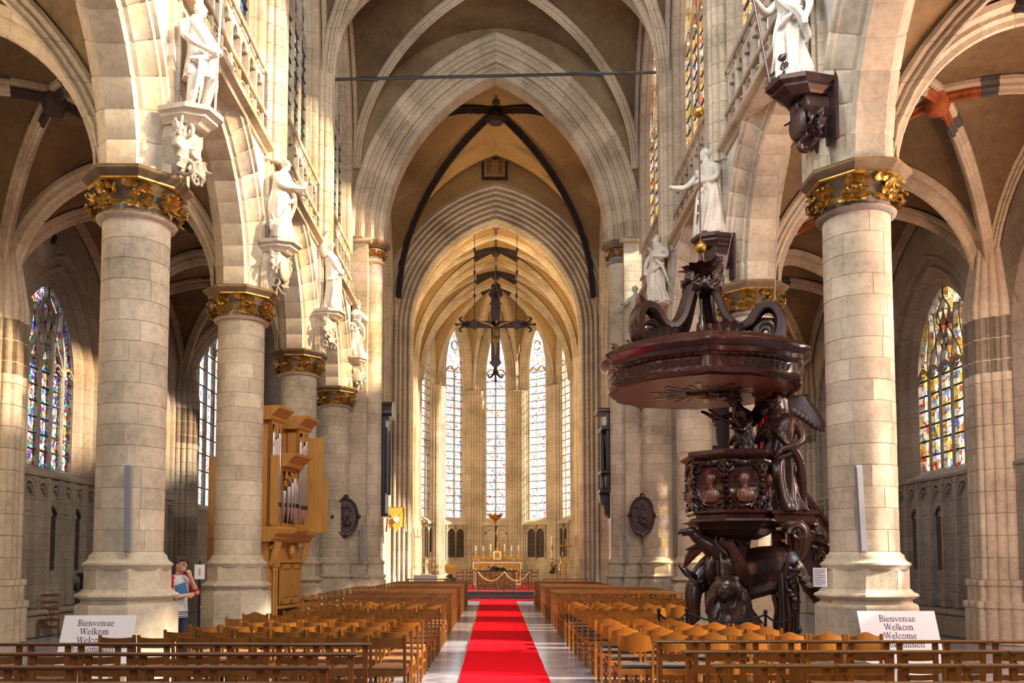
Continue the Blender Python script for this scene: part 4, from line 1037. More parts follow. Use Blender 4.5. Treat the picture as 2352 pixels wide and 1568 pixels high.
eb = MB(); eb.tube([(0, 0, 0), (0, -.02, .25), (.02, -.06, .42), (.03, -.12, .5)], [.13, .15, .09, .05], 10); wing(eb, (-.1, 0, .35), (-.16, .05, .55), (0, 0, -.45)); wing(eb, (.1, 0, .35), (.16, .05, .55), (0, 0, -.45)); eb.tube([(.03, -.12, .5), (.04, -.18, .47)], [.04, .01], 6)
ea = thing('eagle_carving', 'small dark carved eagle at the feet of the statue with a vessel', 'carving', (-4.72, 18.42, z2 + .02), R(60)); link('body', fuse(eb, .016, 'body', M['corbel']), ea)
corbel('statue_corbel', 'carved corbel with a shining cartouche beside the second left capital', (-5.0, 18.78, z2), R(75), 2, M['corbel'], 'shield', M['corbel'])
z3 = P(755, 715, 24.3).z
statue('saint_statue', 'white bare-armed saint statue with one arm raised, above the third left column', (-4.72, 24.4, z3 + .06), R(58), H=1.95, lean=.9, seed=37, head=(-.4, 0), arms=[[(-.12, 0, .77), (-.20, -.02, .90), (-.12, -.04, 1.10), (-.10, -.05, 1.16)], [(.12, 0, .77), (.22, -.02, .62), (.10, -.14, .55), (.06, -.16, .54)]])
corbel('statue_corbel', 'carved corbel with clustered small figures beside the third left capital', (-5.0, 24.4, z3), R(75), 3, M['corbel'], 'putti', M['corbel'])
z4 = P(818, 825, 30.2).z
statue('saint_statue', 'white robed saint statue on the front of the left crossing pier', (-4.92, 30.15, z4 + .06), R(14), H=2.0, lean=-.5, seed=41, head=(.5, 0), beard=True, arms=[[(-.12, 0, .77), (-.18, -.05, .60), (-.06, -.16, .55), (-.02, -.17, .52)], [(.12, 0, .77), (.19, -.06, .64), (.08, -.16, .70), (.04, -.17, .74)]], attr=book)
corbel('statue_corbel', 'grey corbel with putti and an oval cartouche on the left crossing pier', (-4.92, 30.33, z4), R(5), 4, M['corbel'], 'shield', M['corbel'])
y1 = P(1820, 205, 13.0).z
statue('saint_statue', 'white saint statue with a long dark staff, above the nearest right column', (4.62, 13.05, y1 + .12), R(-58), H=1.9, lean=-.6, seed=51, head=(-.7, 0), beard=True,
       arms=[[(-.12, 0, .77), (-.20, -.08, .68), (-.20, -.22, .74), (-.21, -.25, .76)], [(.12, 0, .77), (.18, -.02, .58), (.20, -.10, .42), (.21, -.12, .38)]], attr=staff([(-.215, -.25, 1.15), (-.20, -.24, .75), (-.08, -.20, -.02)], .02, M['redwood']))
c = corbel('statue_corbel', 'dark wooden corbel with a putto and a shield beside the nearest right capital', (5.02, 13.1, y1 + .06), R(-75), 5, M['plaque'], 'shield', M['plaque'], .72)
MB().box(-.34, .34, -.02, .03, -1.0, .15, .02).build('back_board', M['plaque'], c)
p = MB(); putto(p, (-.05, -.55, .0), .52, .2, ((-.3, -.25, .4), (.25, -.2, .35)), 9); link('putto', fuse(p, .014, 'putto', M['plaque']), c)
y2 = P(1620, 548, 18.7).z
statue('saint_statue', 'white saint statue with an open outstretched hand, above the second right column', (4.66, 18.7, y2 + .06), R(-60), H=1.95, lean=.7, seed=63, head=(-.5, 0), arms=[[(-.12, 0, .77), (-.21, -.12, .62), (-.26, -.26, .60), (-.30, -.30, .61)], [(.12, 0, .77), (.19, -.06, .60), (.04, -.17, .58), (.0, -.18, .58)]])
c = corbel('statue_corbel', 'dark wooden corbel with putti behind the pulpit canopy', (5.02, 18.75, y2), R(-75), 6, M['plaque'], 'putti', M['plaque'])
MB().box(-.34, .34, -.02, .03, -1.0, .02, .02).build('back_board', M['plaque'], c)
y3 = P(1500, 700, 24.3).z
statue('saint_statue', 'white bearded saint statue leaning on a slanted wooden cross', (4.66, 24.35, y3 + .06), R(-50), H=1.95, lean=-.9, seed=77, head=(-.7, 0), beard=True, arms=[[(-.12, 0, .77), (-.22, -.02, .66), (-.20, -.08, .50), (-.18, -.10, .46)], [(.12, 0, .77), (.20, -.08, .64), (.06, -.17, .66), (.02, -.18, .66)]], attr=beam_cross)
y4 = P(1440, 785, 30.2).z
statue('saint_statue', 'white saint statue with a lance on the right crossing pier, left of the pulpit canopy', (4.95, 30.15, y4 + .06), R(-12), H=1.9, lean=.6, seed=83, head=(-.6, 0), arms=[[(-.12, 0, .77), (-.22, -.06, .66), (-.28, -.18, .66), (-.32, -.2, .66)], [(.12, 0, .77), (.20, -.04, .62), (.12, -.16, .60), (.1, -.18, .60)]], attr=staff([(.32, -.12, 1.08), (.10, -.19, .6), (-.06, -.22, .28)], .016, M['rail'], 'lance'))
# ------------------------------------------------------------------ red carpet and choir step
cp = MB(); rows = []
for i in range(59):
    y = 6.5 + i * .552; wv = .012 * math.sin(i * 1.7) ; hwid = .665 + .0042 * (y - 12)
    rows.append([(.12 - hwid + wv * .3, y, .003), (.12 - hwid + wv * .3, y, .010), (.12 - hwid * .3, y, .012 + .003 * math.sin(i * 2.1)), (.12 + hwid * .4, y, .012 + .003 * math.sin(i * 1.3)), (.12 + hwid + wv * .3, y, .010), (.12 + hwid + wv * .3, y, .003)])
cp.loft(rows, closed=False)
tag(cp.build('carpet_runner', M['carpet'], smooth=40), 'long red carpet runner down the middle aisle to the choir step', 'carpet')
tag(MB().box(-1.15, 1.95, 38.6, 39.75, .001, .012).build('carpet_mat', M['carpet']), 'wide red carpet strip lying across the foot of the black step', 'carpet')
stp = struct('floor_choir_step')
MB().box(-4.2, 4.2, 39.8, 40.05, 0, .18, .02).box(-4.2, 4.2, 40.1, 60, 0, .36, .02).build('step', M['slate'], stp)
MB().box(-2.6, 2.6, 40.25, 53, .36, .372).build('carpet_covering', M['carpet2'], stp)

# ------------------------------------------------------------------ chairs
def quadleg(x0, y0, x1, y1, z0, z1, a, b=None):
    b = b or a; mb = MB()
    return mb.loft([[(x0 - a, y0 - b, z0), (x0 + a, y0 - b, z0), (x0 + a, y0 + b, z0), (x0 - a, y0 + b, z0)], [(x1 - a, y1 - b, z1), (x1 + a, y1 - b, z1), (x1 + a, y1 + b, z1), (x1 - a, y1 + b, z1)]], True, True)
def chair_proto(name, wm, sm, hump, label):
    c = thing(name, label, 'chair')
    W = .445 / 2; top = .86
    for s in (-1, 1):
        mb = MB(); x = s * (W - .017)
        mb.loft([[(x - .016, y - .018, z), (x + .016, y - .018, z), (x + .016, y + .018, z), (x - .016, y + .018, z)] for y, z in ((-.215, 0), (-.20, .44), (-.235, top - .02), (-.237, top))], True, True)
        mb.build('back_post', wm, c); quadleg(x, .19, x, .185, 0, .43, .017).build('leg', wm, c)
        for z0, z1, b in ((.22, .25, 0), (.37, .43, .004)): MB().box(x - .011, x + .011, -.19, .18, z0, z1, b).build('side_rail', wm, c)
    # bowed backrest
    mb = MB(); rings = []
    for i in range(13):
        u = -1 + i / 6; x = u * (W - .03); yb = -.232 - .022 * (1 - u * u)
        zt = top - .025 + (hump * (.5 + .5 * math.cos(PI * min(1, abs(u) / .82))) if hump else -.012 * (1 - u * u))
        zb = (top - .20 - .02 * (1 - u * u)) if hump else top - .155 
        rings.append([(x, yb - .009, zb), (x, yb + .009, zb), (x, yb + .005, zt), (x, yb - .013, zt)])
    mb.loft(rings, True, True).build('backrest', wm, c, 40)
    for y0, y1 in ((-.205, -.185), (.175, .195)): MB().box(-W + .03, W - .03, y0, y1, .36, .43, .004).build('apron', wm, c)
    MB().box(-W + .012, W - .012, -.18, .215, .43, .468, .014).build('seat', sm, c)
    MB().box(-W + .03, W - .03, -.01, .012, .225, .247).build('stretcher', wm, c)
    return c
def kneeler_proto(name, wm, rm, label):
    c = thing(name, label, 'kneeler chair'); W = .41 / 2; top = .93
    for s in (-1, 1):
        x = s * (W - .026)
        MB().loft([[(x - a, y - .016, z), (x + a, y - .016, z), (x + a, y + .016, z), (x - a, y + .016, z)] for y, z, a in ((-.19, 0, .017), (-.18, .40, .02), (-.205, .70, .022), (-.20, top, .026))], True, True).build('back_post', wm, c)
        quadleg(x, .17, x, .165, 0, .38, .018).build('leg', wm, c)
        for z0, z1 in ((.16, .185), (.34, .385)): MB().box(x - .011, x + .011, -.18, .17, z0, z1).build('side_rail', wm, c)
    MB().box(-.235, .235, -.275, -.145, top - .002, top + .022, .006).build('top_rail', rm, c)
    for z, h in ((.755, .07), (.56, .055)):
        rings = []
        for i in range(7):
            u = -1 + i / 3; x = u * (W - .04); y = -.20 - .012 * (1 - u * u); dz = -.008 * (1 - u * u)
            rings.append([(x, y - .008, z + dz), (x, y + .008, z + dz), (x, y + .008, z + h + dz), (x, y - .008, z + h + dz)])
        MB().loft(rings, True, True).build('back_slat', wm, c, 40)
    MB().box(-W, W, -.19, .19, .385, .415, .008).build('seat', M['seat2'], c)
    for y0, y1, z0 in ((-.185, -.17, .2), (.155, .17, .13)): MB().box(-W + .04, W - .04, y0, y1, z0, z0 + .028).build('stretcher', wm, c)
    MB().tube(spline([(-.19, -.17, .88), (-.175, -.235, .86), (-.165, -.245, .82), (-.18, -.225, .80)], 4), .004, 5).build('bag_hook', M['black'], c)
    return c
used = set()
def put(proto, x, y, rz, label, group):
    o = proto if proto.name not in used else copy_tree(proto)
    used.add(proto.name); o.location = (x, y, 0); o.rotation_euler = (0, 0, rz); o['label'] = label; o['group'] = group; return o
flat = chair_proto('wooden_chair', M['chair'], M['seat2'], 0, 'x')
bow = chair_proto('bow_back_chair', M['chair2'], M['seat'], .05, 'x')
knl = kneeler_proto('kneeler_chair', M['kneel'], M['rail'], 'x')  # rails darker than on the right side: shade put into the wood colour
knr = kneeler_proto('amber_kneeler_chair', M['chair2'], M['chair'], 'x')
bowl = chair_proto('dark_bow_back_chair', M['chair'], M['seat2'], .05, 'x')
j = lambda a: rnd.uniform(-a, a)
ROWL = [(10.6, 8, 0), (11.45, 7, 0), (12.35, 7, 0), (13.2, 6, 0), (14.05, 7, 0), (14.95, 7, 1), (15.9, 6, 2), (16.9, 5, 0), (17.9, 4, 0), (18.8, 4, 1)]
for r_, (y, n, nb) in enumerate(ROWL):
    for i in range(n):
        x = -1.08 - .2225 - .466 * i
        bowed = i >= n - nb
        put(bowl if bowed else flat, x + j(.006), y + .2 + j(.018), j(.02), '%s brown chair, %s from the carpet, %s chair row left of the aisle' % ('hump-backed' if bowed else 'flat-backed', ORD[i], ORD[r_]), 'chairs left of the aisle')
ROWR = [(10.75, 7), (11.65, 5), (12.5, 5), (13.25, 3), (14.4, 3), (15.3, 3), (16.2, 3), (17.1, 5), (18.0, 5), (18.9, 6), (19.8, 6), (20.7, 6)]
for r_, (y, n) in enumerate(ROWR):
    for i in range(n):
        put(bow, 1.49 + .2225 + .468 * i + j(.006), y + .22 + j(.018), j(.02), 'amber bow-backed chair, %s from the carpet, %s chair row right of the aisle' % (ORD[i], ORD[r_]), 'chairs right of the aisle')
for r_, (y, x0, n) in enumerate(((5.8, -1.24, 5), (6.7, -1.25, 6), (7.65, -1.2, 7), (8.55, -1.21, 9))):
    for i in range(n):
        put(knl, x0 - .24 - .482 * i, y + .2 + j(.012), j(.006), 'dark-railed kneeler chair, %s from the carpet, %s front row left of the aisle' % (ORD[i], ORD[r_]), 'front kneeler chairs on the left')
for r_, (y, x0, n) in enumerate(((5.8, 2.1, 3), (6.8, 1.66, 5), (7.85, 1.66, 7), (8.84, 1.59, 8))):
    for i in range(n):
        put(knr, x0 + .24 + .482 * i, y + .2 + j(.012), j(.006), 'amber kneeler chair, %s from the carpet, %s front row right of the aisle' % (ORD[i], ORD[r_]), 'front kneeler chairs on the right')
# the far rows: small in the photograph, one mesh each
fk = MB(); W = .205
for s in (-1, 1):
    x = s * (W - .02); fk.box(x - .018, x + .018, -.21, -.175, 0, .93).box(x - .016, x + .016, .15, .185, 0, .39).box(x - .01, x + .01, -.18, .17, .17, .2)
fk.box(-.235, .235, -.26, -.15, .93, .952)
for z in (.75, .6, .47): fk.box(-W + .03, W - .03, -.205, -.19, z, z + .06)
fk.box(-W, W, -.19, .19, .38, .41).box(-W + .03, W - .03, -.19, -.175, .2, .23)
fk = fk.mesh('far_kneeler_chair', M['kneel'])
nm = {-1: 'left', 1: 'right'}
for sg in (-1, 1):
    for r_ in range(16):
        y = (20.0 if sg < 0 else 21.8) + r_ * (.98 if sg < 0 else .92)
        for i in range(7 if y < 28.6 else 6):
            x = sg * ((1.08 if sg < 0 else 1.50) + .24 + .478 * i)
            if abs(x) > 4.0 and y > 28.6: continue
            o = link('far_kneeler_chair', fk, None, (x + j(.002), y + j(.03), 0), (0, 0, j(.012)))
            tag(o, 'small dark kneeler chair, %s from the carpet, %s far row %s of it' % (ORD[i], ORD[r_], nm[sg]), 'kneeler chair', 'far kneeler chairs')

# ------------------------------------------------------------------ lone chair in the left aisle
q = thing('ladder_back_chair', 'lone old ladder-back chair with low seat in the dark left aisle', 'chair', (-10.35, 20.3, 0), R(205))
for s in (-1, 1):
    MB().loft([[(s * .19 - .02, y - .018, z), (s * .19 + .02, y - .018, z), (s * .19 + .02, y + .018, z), (s * .19 - .02, y + .018, z)] for y, z in ((-.20, 0), (-.19, .38), (-.25, .98))], True, True).build('back_post', M['rail'], q)
    quadleg(s * .20, .20, s * .20, .20, 0, .37, .02).build('leg', M['rail'], q)
    MB().box(s * .2 - .012, s * .2 + .012, -.19, .19, .18, .21).build('side_rail', M['rail'], q)
for z in (.92, .76, .60, .48): MB().box(-.22 if z > .9 else -.18, .22 if z > .9 else .18, -.27 + (.95 - z) * .1, -.235 + (.95 - z) * .1, z, z + .055, .01).build('back_slat', M['rail'], q)
MB().box(-.22, .22, -.20, .22, .37, .41, .012).build('seat', M['rail'], q)
for y0 in (.19, -.2): MB().box(-.19, .19, y0, y0 + .022, .2, .23).build('stretcher', M['rail'], q)
# ------------------------------------------------------------------ pulpit
DW, RW = M['darkwood'], M['redwood']
CX, CY = 3.72, 15.5        # canopy centre
BX, BY = 4.22, 15.5        # basket centre
pul = thing('pulpit', 'dark carved wooden pulpit with round sounding board over the right-hand chairs', 'pulpit', (0, 0, 0))
# sounding board: lobed plan with ressauts, moulded fascia
def lobed(R0, z, k=1.0, n=96):
    out = []
    for i in range(n):
        a = 2 * PI * i / n; s = abs(((a - R(22)) / (PI / 3) % 1) - .5)    # six wide bays with breaks between them
        b = .085 if s > .43 else (.03 if s > .40 else 0)
        out.append((CX + (R0 + b * k) * math.cos(a), CY + (R0 + b * k) * math.sin(a), z))
    return out
Z0 = 4.78
MB().loft([lobed(r, z, k) for r, z, k in ((1.55, Z0 - .02, .3), (1.62, Z0 - .03, .6), (1.68, Z0, 1), (1.70, Z0 + .04, 1), (1.66, Z0 + .09, 1), (1.62, Z0 + .11, 1), (1.61, Z0 + .28, 1), (1.64, Z0 + .30, 1), (1.66, Z0 + .33, 1), (1.70, Z0 + .35, 1), (1.72, Z0 + .42, 1), (1.80, Z0 + .47, 1), (1.84, Z0 + .50, 1), (1.84, Z0 + .54, 1), (1.80, Z0 + .57, 1), (1.70, Z0 + .60, 1), (1.66, Z0 + .66, .8), (1.60, Z0 + .70, .6), (.2, Z0 + .74, 0))], False, True).build('sounding_board', RW, pul, 35)
und = MB().lathe([(1.56, Z0 - .02), (1.50, Z0 + .0), (1.42, Z0 + .02), (.3, Z0 + .05), (.05, Z0 + .05)], 48, (CX, CY)).build('soffit', M['soffit'], pul, 40)
for i in range(30):     # carved sun rays under the board
    a = 2 * PI * i / 30; L = (.95 if i % 3 == 0 else .62 if i % 3 == 1 else .78); w_ = .035 if i % 3 else .05
    d = Vector((math.cos(a), math.sin(a), 0)); s = Vector((-d.y, d.x, 0)); c = Vector((CX, CY, Z0 + .0))
    pts = [c + d * .16 - s * .018, c + d * .16 + s * .018, c + d * L + s * w_, c + d * L - s * w_]
    MB().loft([[tuple(p) for p in pts], [tuple(p + Vector((0, 0, -.03))) for p in pts]], True, True).build('sun_ray', DW if i % 3 else RW, pul)
db = MB().sph((CX, CY, Z0 - .06), .09, 10, 7, (1.4, .9, .8)); wing(db, (CX - .05, CY, Z0 - .06), (CX - .3, CY + .05, Z0 - .06), (0, -.14, 0), 5, .012); wing(db, (CX + .05, CY, Z0 - .06), (CX + .3, CY + .05, Z0 - .06), (0, -.14, 0), 5, .012)
db.build('carved_dove', M['bronze'], pul)
frz = MB(); gilt_leaf(frz, (0, 0, -.07), (0, -1, 0), (0, -.1, 1), .16, .35)
for s in (-1, 1): gilt_leaf(frz, (s * .035, 0, -.06), (s * .5, -1, 0), (s * .5, -.1, 1), .13, .4)
frz = frz.mesh('frieze_leaf', RW, 40)
for i in range(66):
    a = 2 * PI * i / 66; s = abs(((a - R(22)) / (PI / 3) % 1) - .5)
    if s < .42: link('frieze_leaf', frz, pul, loc=(CX + 1.605 * math.cos(a), CY + 1.605 * math.sin(a), Z0 + .20), rot=(0, 0, a + PI / 2))
# crown of S-scrolls
ZT = Z0 + .70
for i, a in enumerate((R(-22), R(202), R(58), R(122))):
    d = Vector((math.cos(a), math.sin(a), 0)); up = Vector((0, 0, 1)); c0 = Vector((CX, CY, ZT))
    pr = [(1.10, .04), (1.32, .18), (1.36, .50), (1.22, .72), (1.02, .70), (.84, .48), (.66, .42), (.46, .60), (.32, .95), (.2, 1.28)]
    path = spline([c0 + d * x + up * z for x, z in pr], 5); bn = d.cross(up)
    sc = MB(); n = len(path)
    rings = []
    for k, p in enumerate(path):
        t = (path[min(k + 1, n - 1)] - path[max(k - 1, 0)]).normalized(); nr = bn.cross(t).normalized(); f = k / (n - 1)
        hw, hh = .19 - .07 * f, .095 - .025 * f
        rings.append([tuple(p + bn * x * hw + nr * y * hh) for x, y in ((-1, -.6), (-1, .6), (-.75, 1), (-.45, .45), (.45, .45), (.75, 1), (1, .6), (1, -.6), (.6, -1), (-.6, -1))])
    sc.loft(rings, True, True)
    tp = []
    for k in range(14):
        t = k / 13; aa = PI * 1.1 - t * 1.6 * 2 * PI; q_ = .23 * (1 - .75 * t); tp.append(c0 + d * (1.12 + q_ * math.cos(aa)) + up * (.28 + q_ * math.sin(aa)))
    sc.tube(tp, [.06 - .03 * k / 13 for k in range(14)], 7, flat=1.6)
    sc.build('crown_scroll', DW, pul, 40)
    lf = MB()
    for k in range(5): gilt_leaf(lf, c0 + d * (1.33 - .03 * k) + up * (.22 + .12 * k) + bn * .05 * (k % 2 * 2 - 1), d + up * .3 * (k - 2), up + d * .2, .2, .5)
    for k in range(4): lf.sph(c0 + d * (1.40 - .04 * k) + up * (.3 + .12 * k), .065, 6, 4)
    lf.build('scroll_leaf', DW, pul, 40)
    rr = MB()      # rocaille between the scrolls
    a2 = (R(-90), R(232), R(180), R(0))[i]; d2 = Vector((math.cos(a2), math.sin(a2), 0))
    for k in range(5): gilt_leaf(rr, c0 + d2 * 1.52 + bn * 0 + Vector((-d2.y, d2.x, 0)) * .1 * (k - 2) + up * .0, d2, up + Vector((-d2.y, d2.x, 0)) * .35 * (k - 2), .24 - .03 * abs(k - 2), .6)
    rr.build('rim_ornament', DW, pul, 40)
for i in range(5):      # cherub heads round the top
    a = R(-90) + (i - 2) * R(62); p = MB(); c = Vector((CX + .27 * math.cos(a), CY + .27 * math.sin(a), ZT + 1.20 + .13 * (i % 2)))
    p.sph(c, .10, 10, 7); f = Vector((math.cos(a), math.sin(a), 0))
    p.sph(c + f * .095 + Vector((0, 0, -.01)), .02, 5, 4)
    for k in range(12): p.sph(c + Vector((rnd.uniform(-.08, .08), rnd.uniform(-.08, .08), rnd.uniform(.02, .10))), .035, 5, 4)
    s = Vector((-f.y, f.x, 0))
    for e in (-1, 1): wing(p, c + s * e * .06 - Vector((0, 0, .06)), c + s * e * .24 + Vector((0, 0, .02)), (0, 0, -.16), 4, .012)
    link('cherub_head', fuse(p, .014, 'cherub_head', DW), pul)
cr = MB(); cr.lathe([(.16, ZT + 1.1), (.12, ZT + 1.25), (.10, ZT + 1.36), (.16, ZT + 1.44), (.12, ZT + 1.5)], 14, (CX, CY))
for i in range(9):
    a = i * 2 * PI / 9; gilt_leaf(cr, (CX + .1 * math.cos(a), CY + .1 * math.sin(a), ZT + 1.42), (math.cos(a), math.sin(a), .0), (math.cos(a) * .7, math.sin(a) * .7, .8), .28, 1.0)
    gilt_leaf(cr, (CX + .06 * math.cos(a + .3), CY + .06 * math.sin(a + .3), ZT + 1.46), (math.cos(a + .3), math.sin(a + .3), 0), (math.cos(a) * .4, math.sin(a) * .4, 1), .26, .9)
cr.lathe([(.05, ZT + 1.4), (.05, ZT + 1.7), (.02, ZT + 1.86)], 8, (CX, CY)); cr.build('crown_finial', DW, pul, 40)
MB().tube([(CX, CY, ZT + 1.0), (CX, CY, ZT + .72)], .02, 6).lathe([(.02, ZT + .74), (.06, ZT + .66), (.05, ZT + .6), (.09, ZT + .54), (.12, ZT + .3), (.10, ZT + .26)], 10, (CX, CY)).build('hanging_tassel', DW, pul, 50)

# basket
a0 = R(-90 - 22.5); oct_ = lambda r, z: [(BX + r * math.cos(a0 + k * PI / 4), BY + r * math.sin(a0 + k * PI / 4), z) for k in range(8)]
MB().loft([oct_(r, z) for r, z in ((.93, 2.43), (.90, 2.47), (.78, 2.50), (.78, 2.54), (.84, 2.58), (.84, 2.62), (.76, 2.64), (.76, 3.42), (.80, 3.45), (.80, 3.49), (.90, 3.55), (.93, 3.58), (.93, 3.64), (.86, 3.66), (.7, 3.66))], False, False).build('basket', RW, pul)
MB().loft([oct_(r, z) for r, z in ((.93, 2.43), (.80, 2.40), (.72, 2.34), (.74, 2.30), (.60, 2.20), (.40, 2.12))], True, True).build('basket_foot', DW, pul)
MB().loft([oct_(.70, 2.5), oct_(.70, 3.66)], True, False).build('basket_lining', DW, pul)
for k in range(8):      # carved panels with oval medallions and garlands
    am = a0 + k * PI / 4 + PI / 8; 
    if 20 < math.degrees(am) % 360 < 160: continue
    pn = thing('medallion', None, None, (BX + .705 * math.cos(am), BY + .705 * math.sin(am), 3.03), am + PI / 2); pn.parent = pul
    MB().lathe([(.0, .012), (.235, .012), (.25, .03), (.27, .045), (.29, .03), (.30, -.02)], 26, sy=1.25).build('oval_frame', RW, pn, 50, rot=(R(90), 0, 0))
    pb = MB()           # profile bust in relief
    pb.sph((-.0, -.03, .12), .095, 12, 8, (.9, .75, 1.15)); pb.sph((-.085, -.02, .10), .02, 6, 4); pb.sph((.05, -.02, .15), .07, 8, 6, (.9, .5, 1)); pb.sph((-.05, -.02, .04), .03, 6, 4)
    pb.tube([(.01, -.02, .08), (.02, -.02, -.04)], [.045, .05], 8); pb.sph((.03, -.02, -.16), .17, 12, 8, (1, .35, .75))
    for i in range(6): pb.tube([(-.1 + .05 * i, -.07, -.05 - .02 * i), (-.12 + .06 * i, -.08, -.18), (-.08 + .05 * i, -.05, -.27)], .016, 5)
    link('bust_relief', fuse(pb, .012, 'bust_relief', M['medal']), pn)
    gb = MB(); r = random.Random(k)
    for s in (-1, 1):
        for i in range(9):
            t = i / 8; x = s * (.29 + .03 * math.sin(t * 5)); z = .36 - .72 * t
            gilt_leaf(gb, (x * (.95 - .25 * abs(t - .5)), .02, z), (r.uniform(-.4, .4), -1, 0), (s * .6, -.2, r.uniform(-1, .4)), r.uniform(.10, .16), .6)
            gb.sph((x * .92, -.05, z), r.uniform(.025, .045), 6, 4)
        scroll(gb, (s * .27, -.05, .33), .09, 1.2, .04, .028, 0, s); scroll(gb, (s * .2, -.05, -.36), .09, 1.2, .04, .028, PI, -s)
    gb.sph((0, -.05, .40), .06, 8, 6)
    for s in (-1, 1): wing(gb, (s * .04, -.05, .40), (s * .22, -.03, .45), (0, 0, -.14), 4, .012)
    gb.build('garland', DW, pn, 40)
# figures: tall allegory at the right corner, one behind, kneeling saint with a cross
def pfig(name, loc, rz, attr=None, voxel=.018, **kw):
    o = thing(name, None, None, loc, rz); o.parent = pul; mb = MB(); figure(mb, **kw); H = kw['H']; s = kw.get('seed', 0)
    drape(mb, [(-.12 * H, -.06 * H, .78 * H), (.04 * H, -.11 * H, .6 * H), (.15 * H, -.05 * H, .42 * H), (.16 * H, .02 * H, .1 * H)], .06, .03, 5, s)
    drape(mb, [(.12 * H, -.06 * H, .5 * H), (0, -.13 * H, .45 * H), (-.12 * H, -.06 * H, .38 * H)], .05, .028, 4, s + 1)
    link('body', fuse(mb, voxel, 'body', DW), o)
    if attr: attr(o, H)
    return o
pfig('carved_figure', (4.98, 15.05, 2.60), R(-30), H=2.0, seed=5, lean=-.6, head=(-.8, 0), veil=True, rob=1.4, width=1.12, arms=[[(-.12, 0, .77), (-.20, -.06, .62), (-.10, -.20, .68), (-.08, -.22, .70)], [(.12, 0, .77), (.17, -.05, .60), (.02, -.16, .52), (.0, -.17, .50)]])
ang = pfig('carved_angel', (5.05, 15.45, 3.6), R(-25), H=1.35, seed=8, lean=.6, head=(-.6, .5), arms=[[(-.12, 0, .77), (-.30, -.05, .86), (-.42, -.06, .98), (-.45, -.06, 1.0)], [(.12, 0, .77), (.22, -.08, .9), (.12, -.12, 1.02), (.1, -.12, 1.05)]])
wb = MB(); wing(wb, (.08, .08, 1.05), (.50, .12, 1.10), (.28, 0, -.75), 8, .02); wb.build('wing', DW, ang, 40)
wb = MB(); wing(wb, (-.08, .08, 1.05), (-.40, .3, 1.12), (-.2, .1, -.6), 8, .02); wb.build('wing', DW, ang, 40)
pfig('carved_saint', (4.52, 15.95, 3.35), R(-40), H=1.45, seed=12, lean=.7, head=(-.9, .6), beard=True, arms=[[(-.12, 0, .77), (-.26, -.10, .72), (-.40, -.18, .80), (-.44, -.2, .82)], [(.12, 0, .77), (.16, -.12, .6), (.0, -.2, .62), (-.02, -.21, .62)]])
MB().tube(spline([(4.45, 15.9, 4.55), (4.30, 15.7, 4.62), (4.12, 15.45, 4.72), (3.95, 15.3, 4.70)], 4), [.06] * 12 + [.03], 7).build('bracing_branch', DW, pul, 50)
kn = pfig('kneeling_saint', (4.36, 15.35, 3.30), R(-60), H=1.15, seed=21, lean=1.2, rob=1.3, head=(-.6, .4), arms=[[(-.12, 0, .77), (-.28, -.14, .88), (-.40, -.24, 1.00), (-.43, -.26, 1.04)], [(.12, 0, .77), (.17, -.14, .64), (.05, -.22, .68), (.03, -.23, .68)]])
c = P(1684, 935, 15.2); MB().box(c.x - .018, c.x + .018, c.y - .015, c.y + .015, c.z - .27, c.z + .26).box(c.x - .17, c.x + .17, c.y - .015, c.y + .015, c.z + .10, c.z + .14).tube([c + Vector((0, -.03, .12)), c + Vector((.01, -.04, -.02)), c + Vector((0, -.03, -.16))], [.02, .03, .015], 6).build('hand_crucifix', DW, pul)
MB().tube([c + Vector((0, 0, -.2)), P(1700, 985, 15.25)], .04, 7).build('raised_arm', DW, pul)
dr = MB(); rings = []
for k in range(9):
    z = 3.62 + .16 * k; rings.append([(4.86 + .014 * i, 15.98 + .03 * math.sin(i * 1.9 + .2 * k), z) for i in range(14)])
dr.loft(rings, closed=False).build('red_curtain', M['reddrape'], pul, 50)
MB().box(4.84, 5.35, 16.05, 16.15, 2.5, 4.85, .02).build('back_panel', RW, pul)
MB().box(4.75, 5.45, 14.85, 16.2, 2.40, 2.60, .03).box(4.70, 5.50, 14.8, 16.2, 2.54, 2.62, .02).build('landing', RW, pul)

# base figures
ox = thing('carved_ox', None, None, (4.45, 15.75, 0), 0); ox.parent = pul; ox.scale = (.95, 1.15, 1.5)
b = MB()
b.tube(spline([(.86, 0, 1.0), (.55, 0, 1.06), (.0, 0, 1.0), (-.40, 0, 1.02), (-.62, -.05, 1.06)], 5), [.20, .27, .30, .31, .30, .30, .30, .31, .31, .32, .33, .33, .33, .33, .32, .31, .30, .29, .27, .25, .2], 14)
b.tube(spline([(-.5, -.05, 1.08), (-.80, -.12, .98), (-1.0, -.2, .84)], 5), [.25, .24, .23, .22, .21, .19, .18, .17, .16, .15, .14], 12)
b.tube(spline([(-.98, -.2, .88), (-1.02, -.24, .70), (-1.0, -.27, .50), (-.98, -.28, .44)], 4), [.15, .16, .16, .155, .15, .14, .125, .12, .115, .11, .11, .105, .09], 12)
for s in (-1, 1): b.tube([(-.95 + .02 * s, -.22 + s * .12, .92), (-.90, -.22 + s * .25, .93)], [.05, .02], 6)
for x, y in ((.72, -.16), (.72, .16), (-.45, -.18), (-.50, .16)):
    f = 1 if x > 0 else -1
    b.tube(spline([(x, y, .95), (x + .05 * f, y, .62), (x - .03, y, .40), (x + .0, y, .10), (x - .04, y, .03)], 4), [.17, .165, .16, .15, .13, .11, .095, .085, .08, .075, .07, .065, .06, .065, .07, .085, .09], 9)
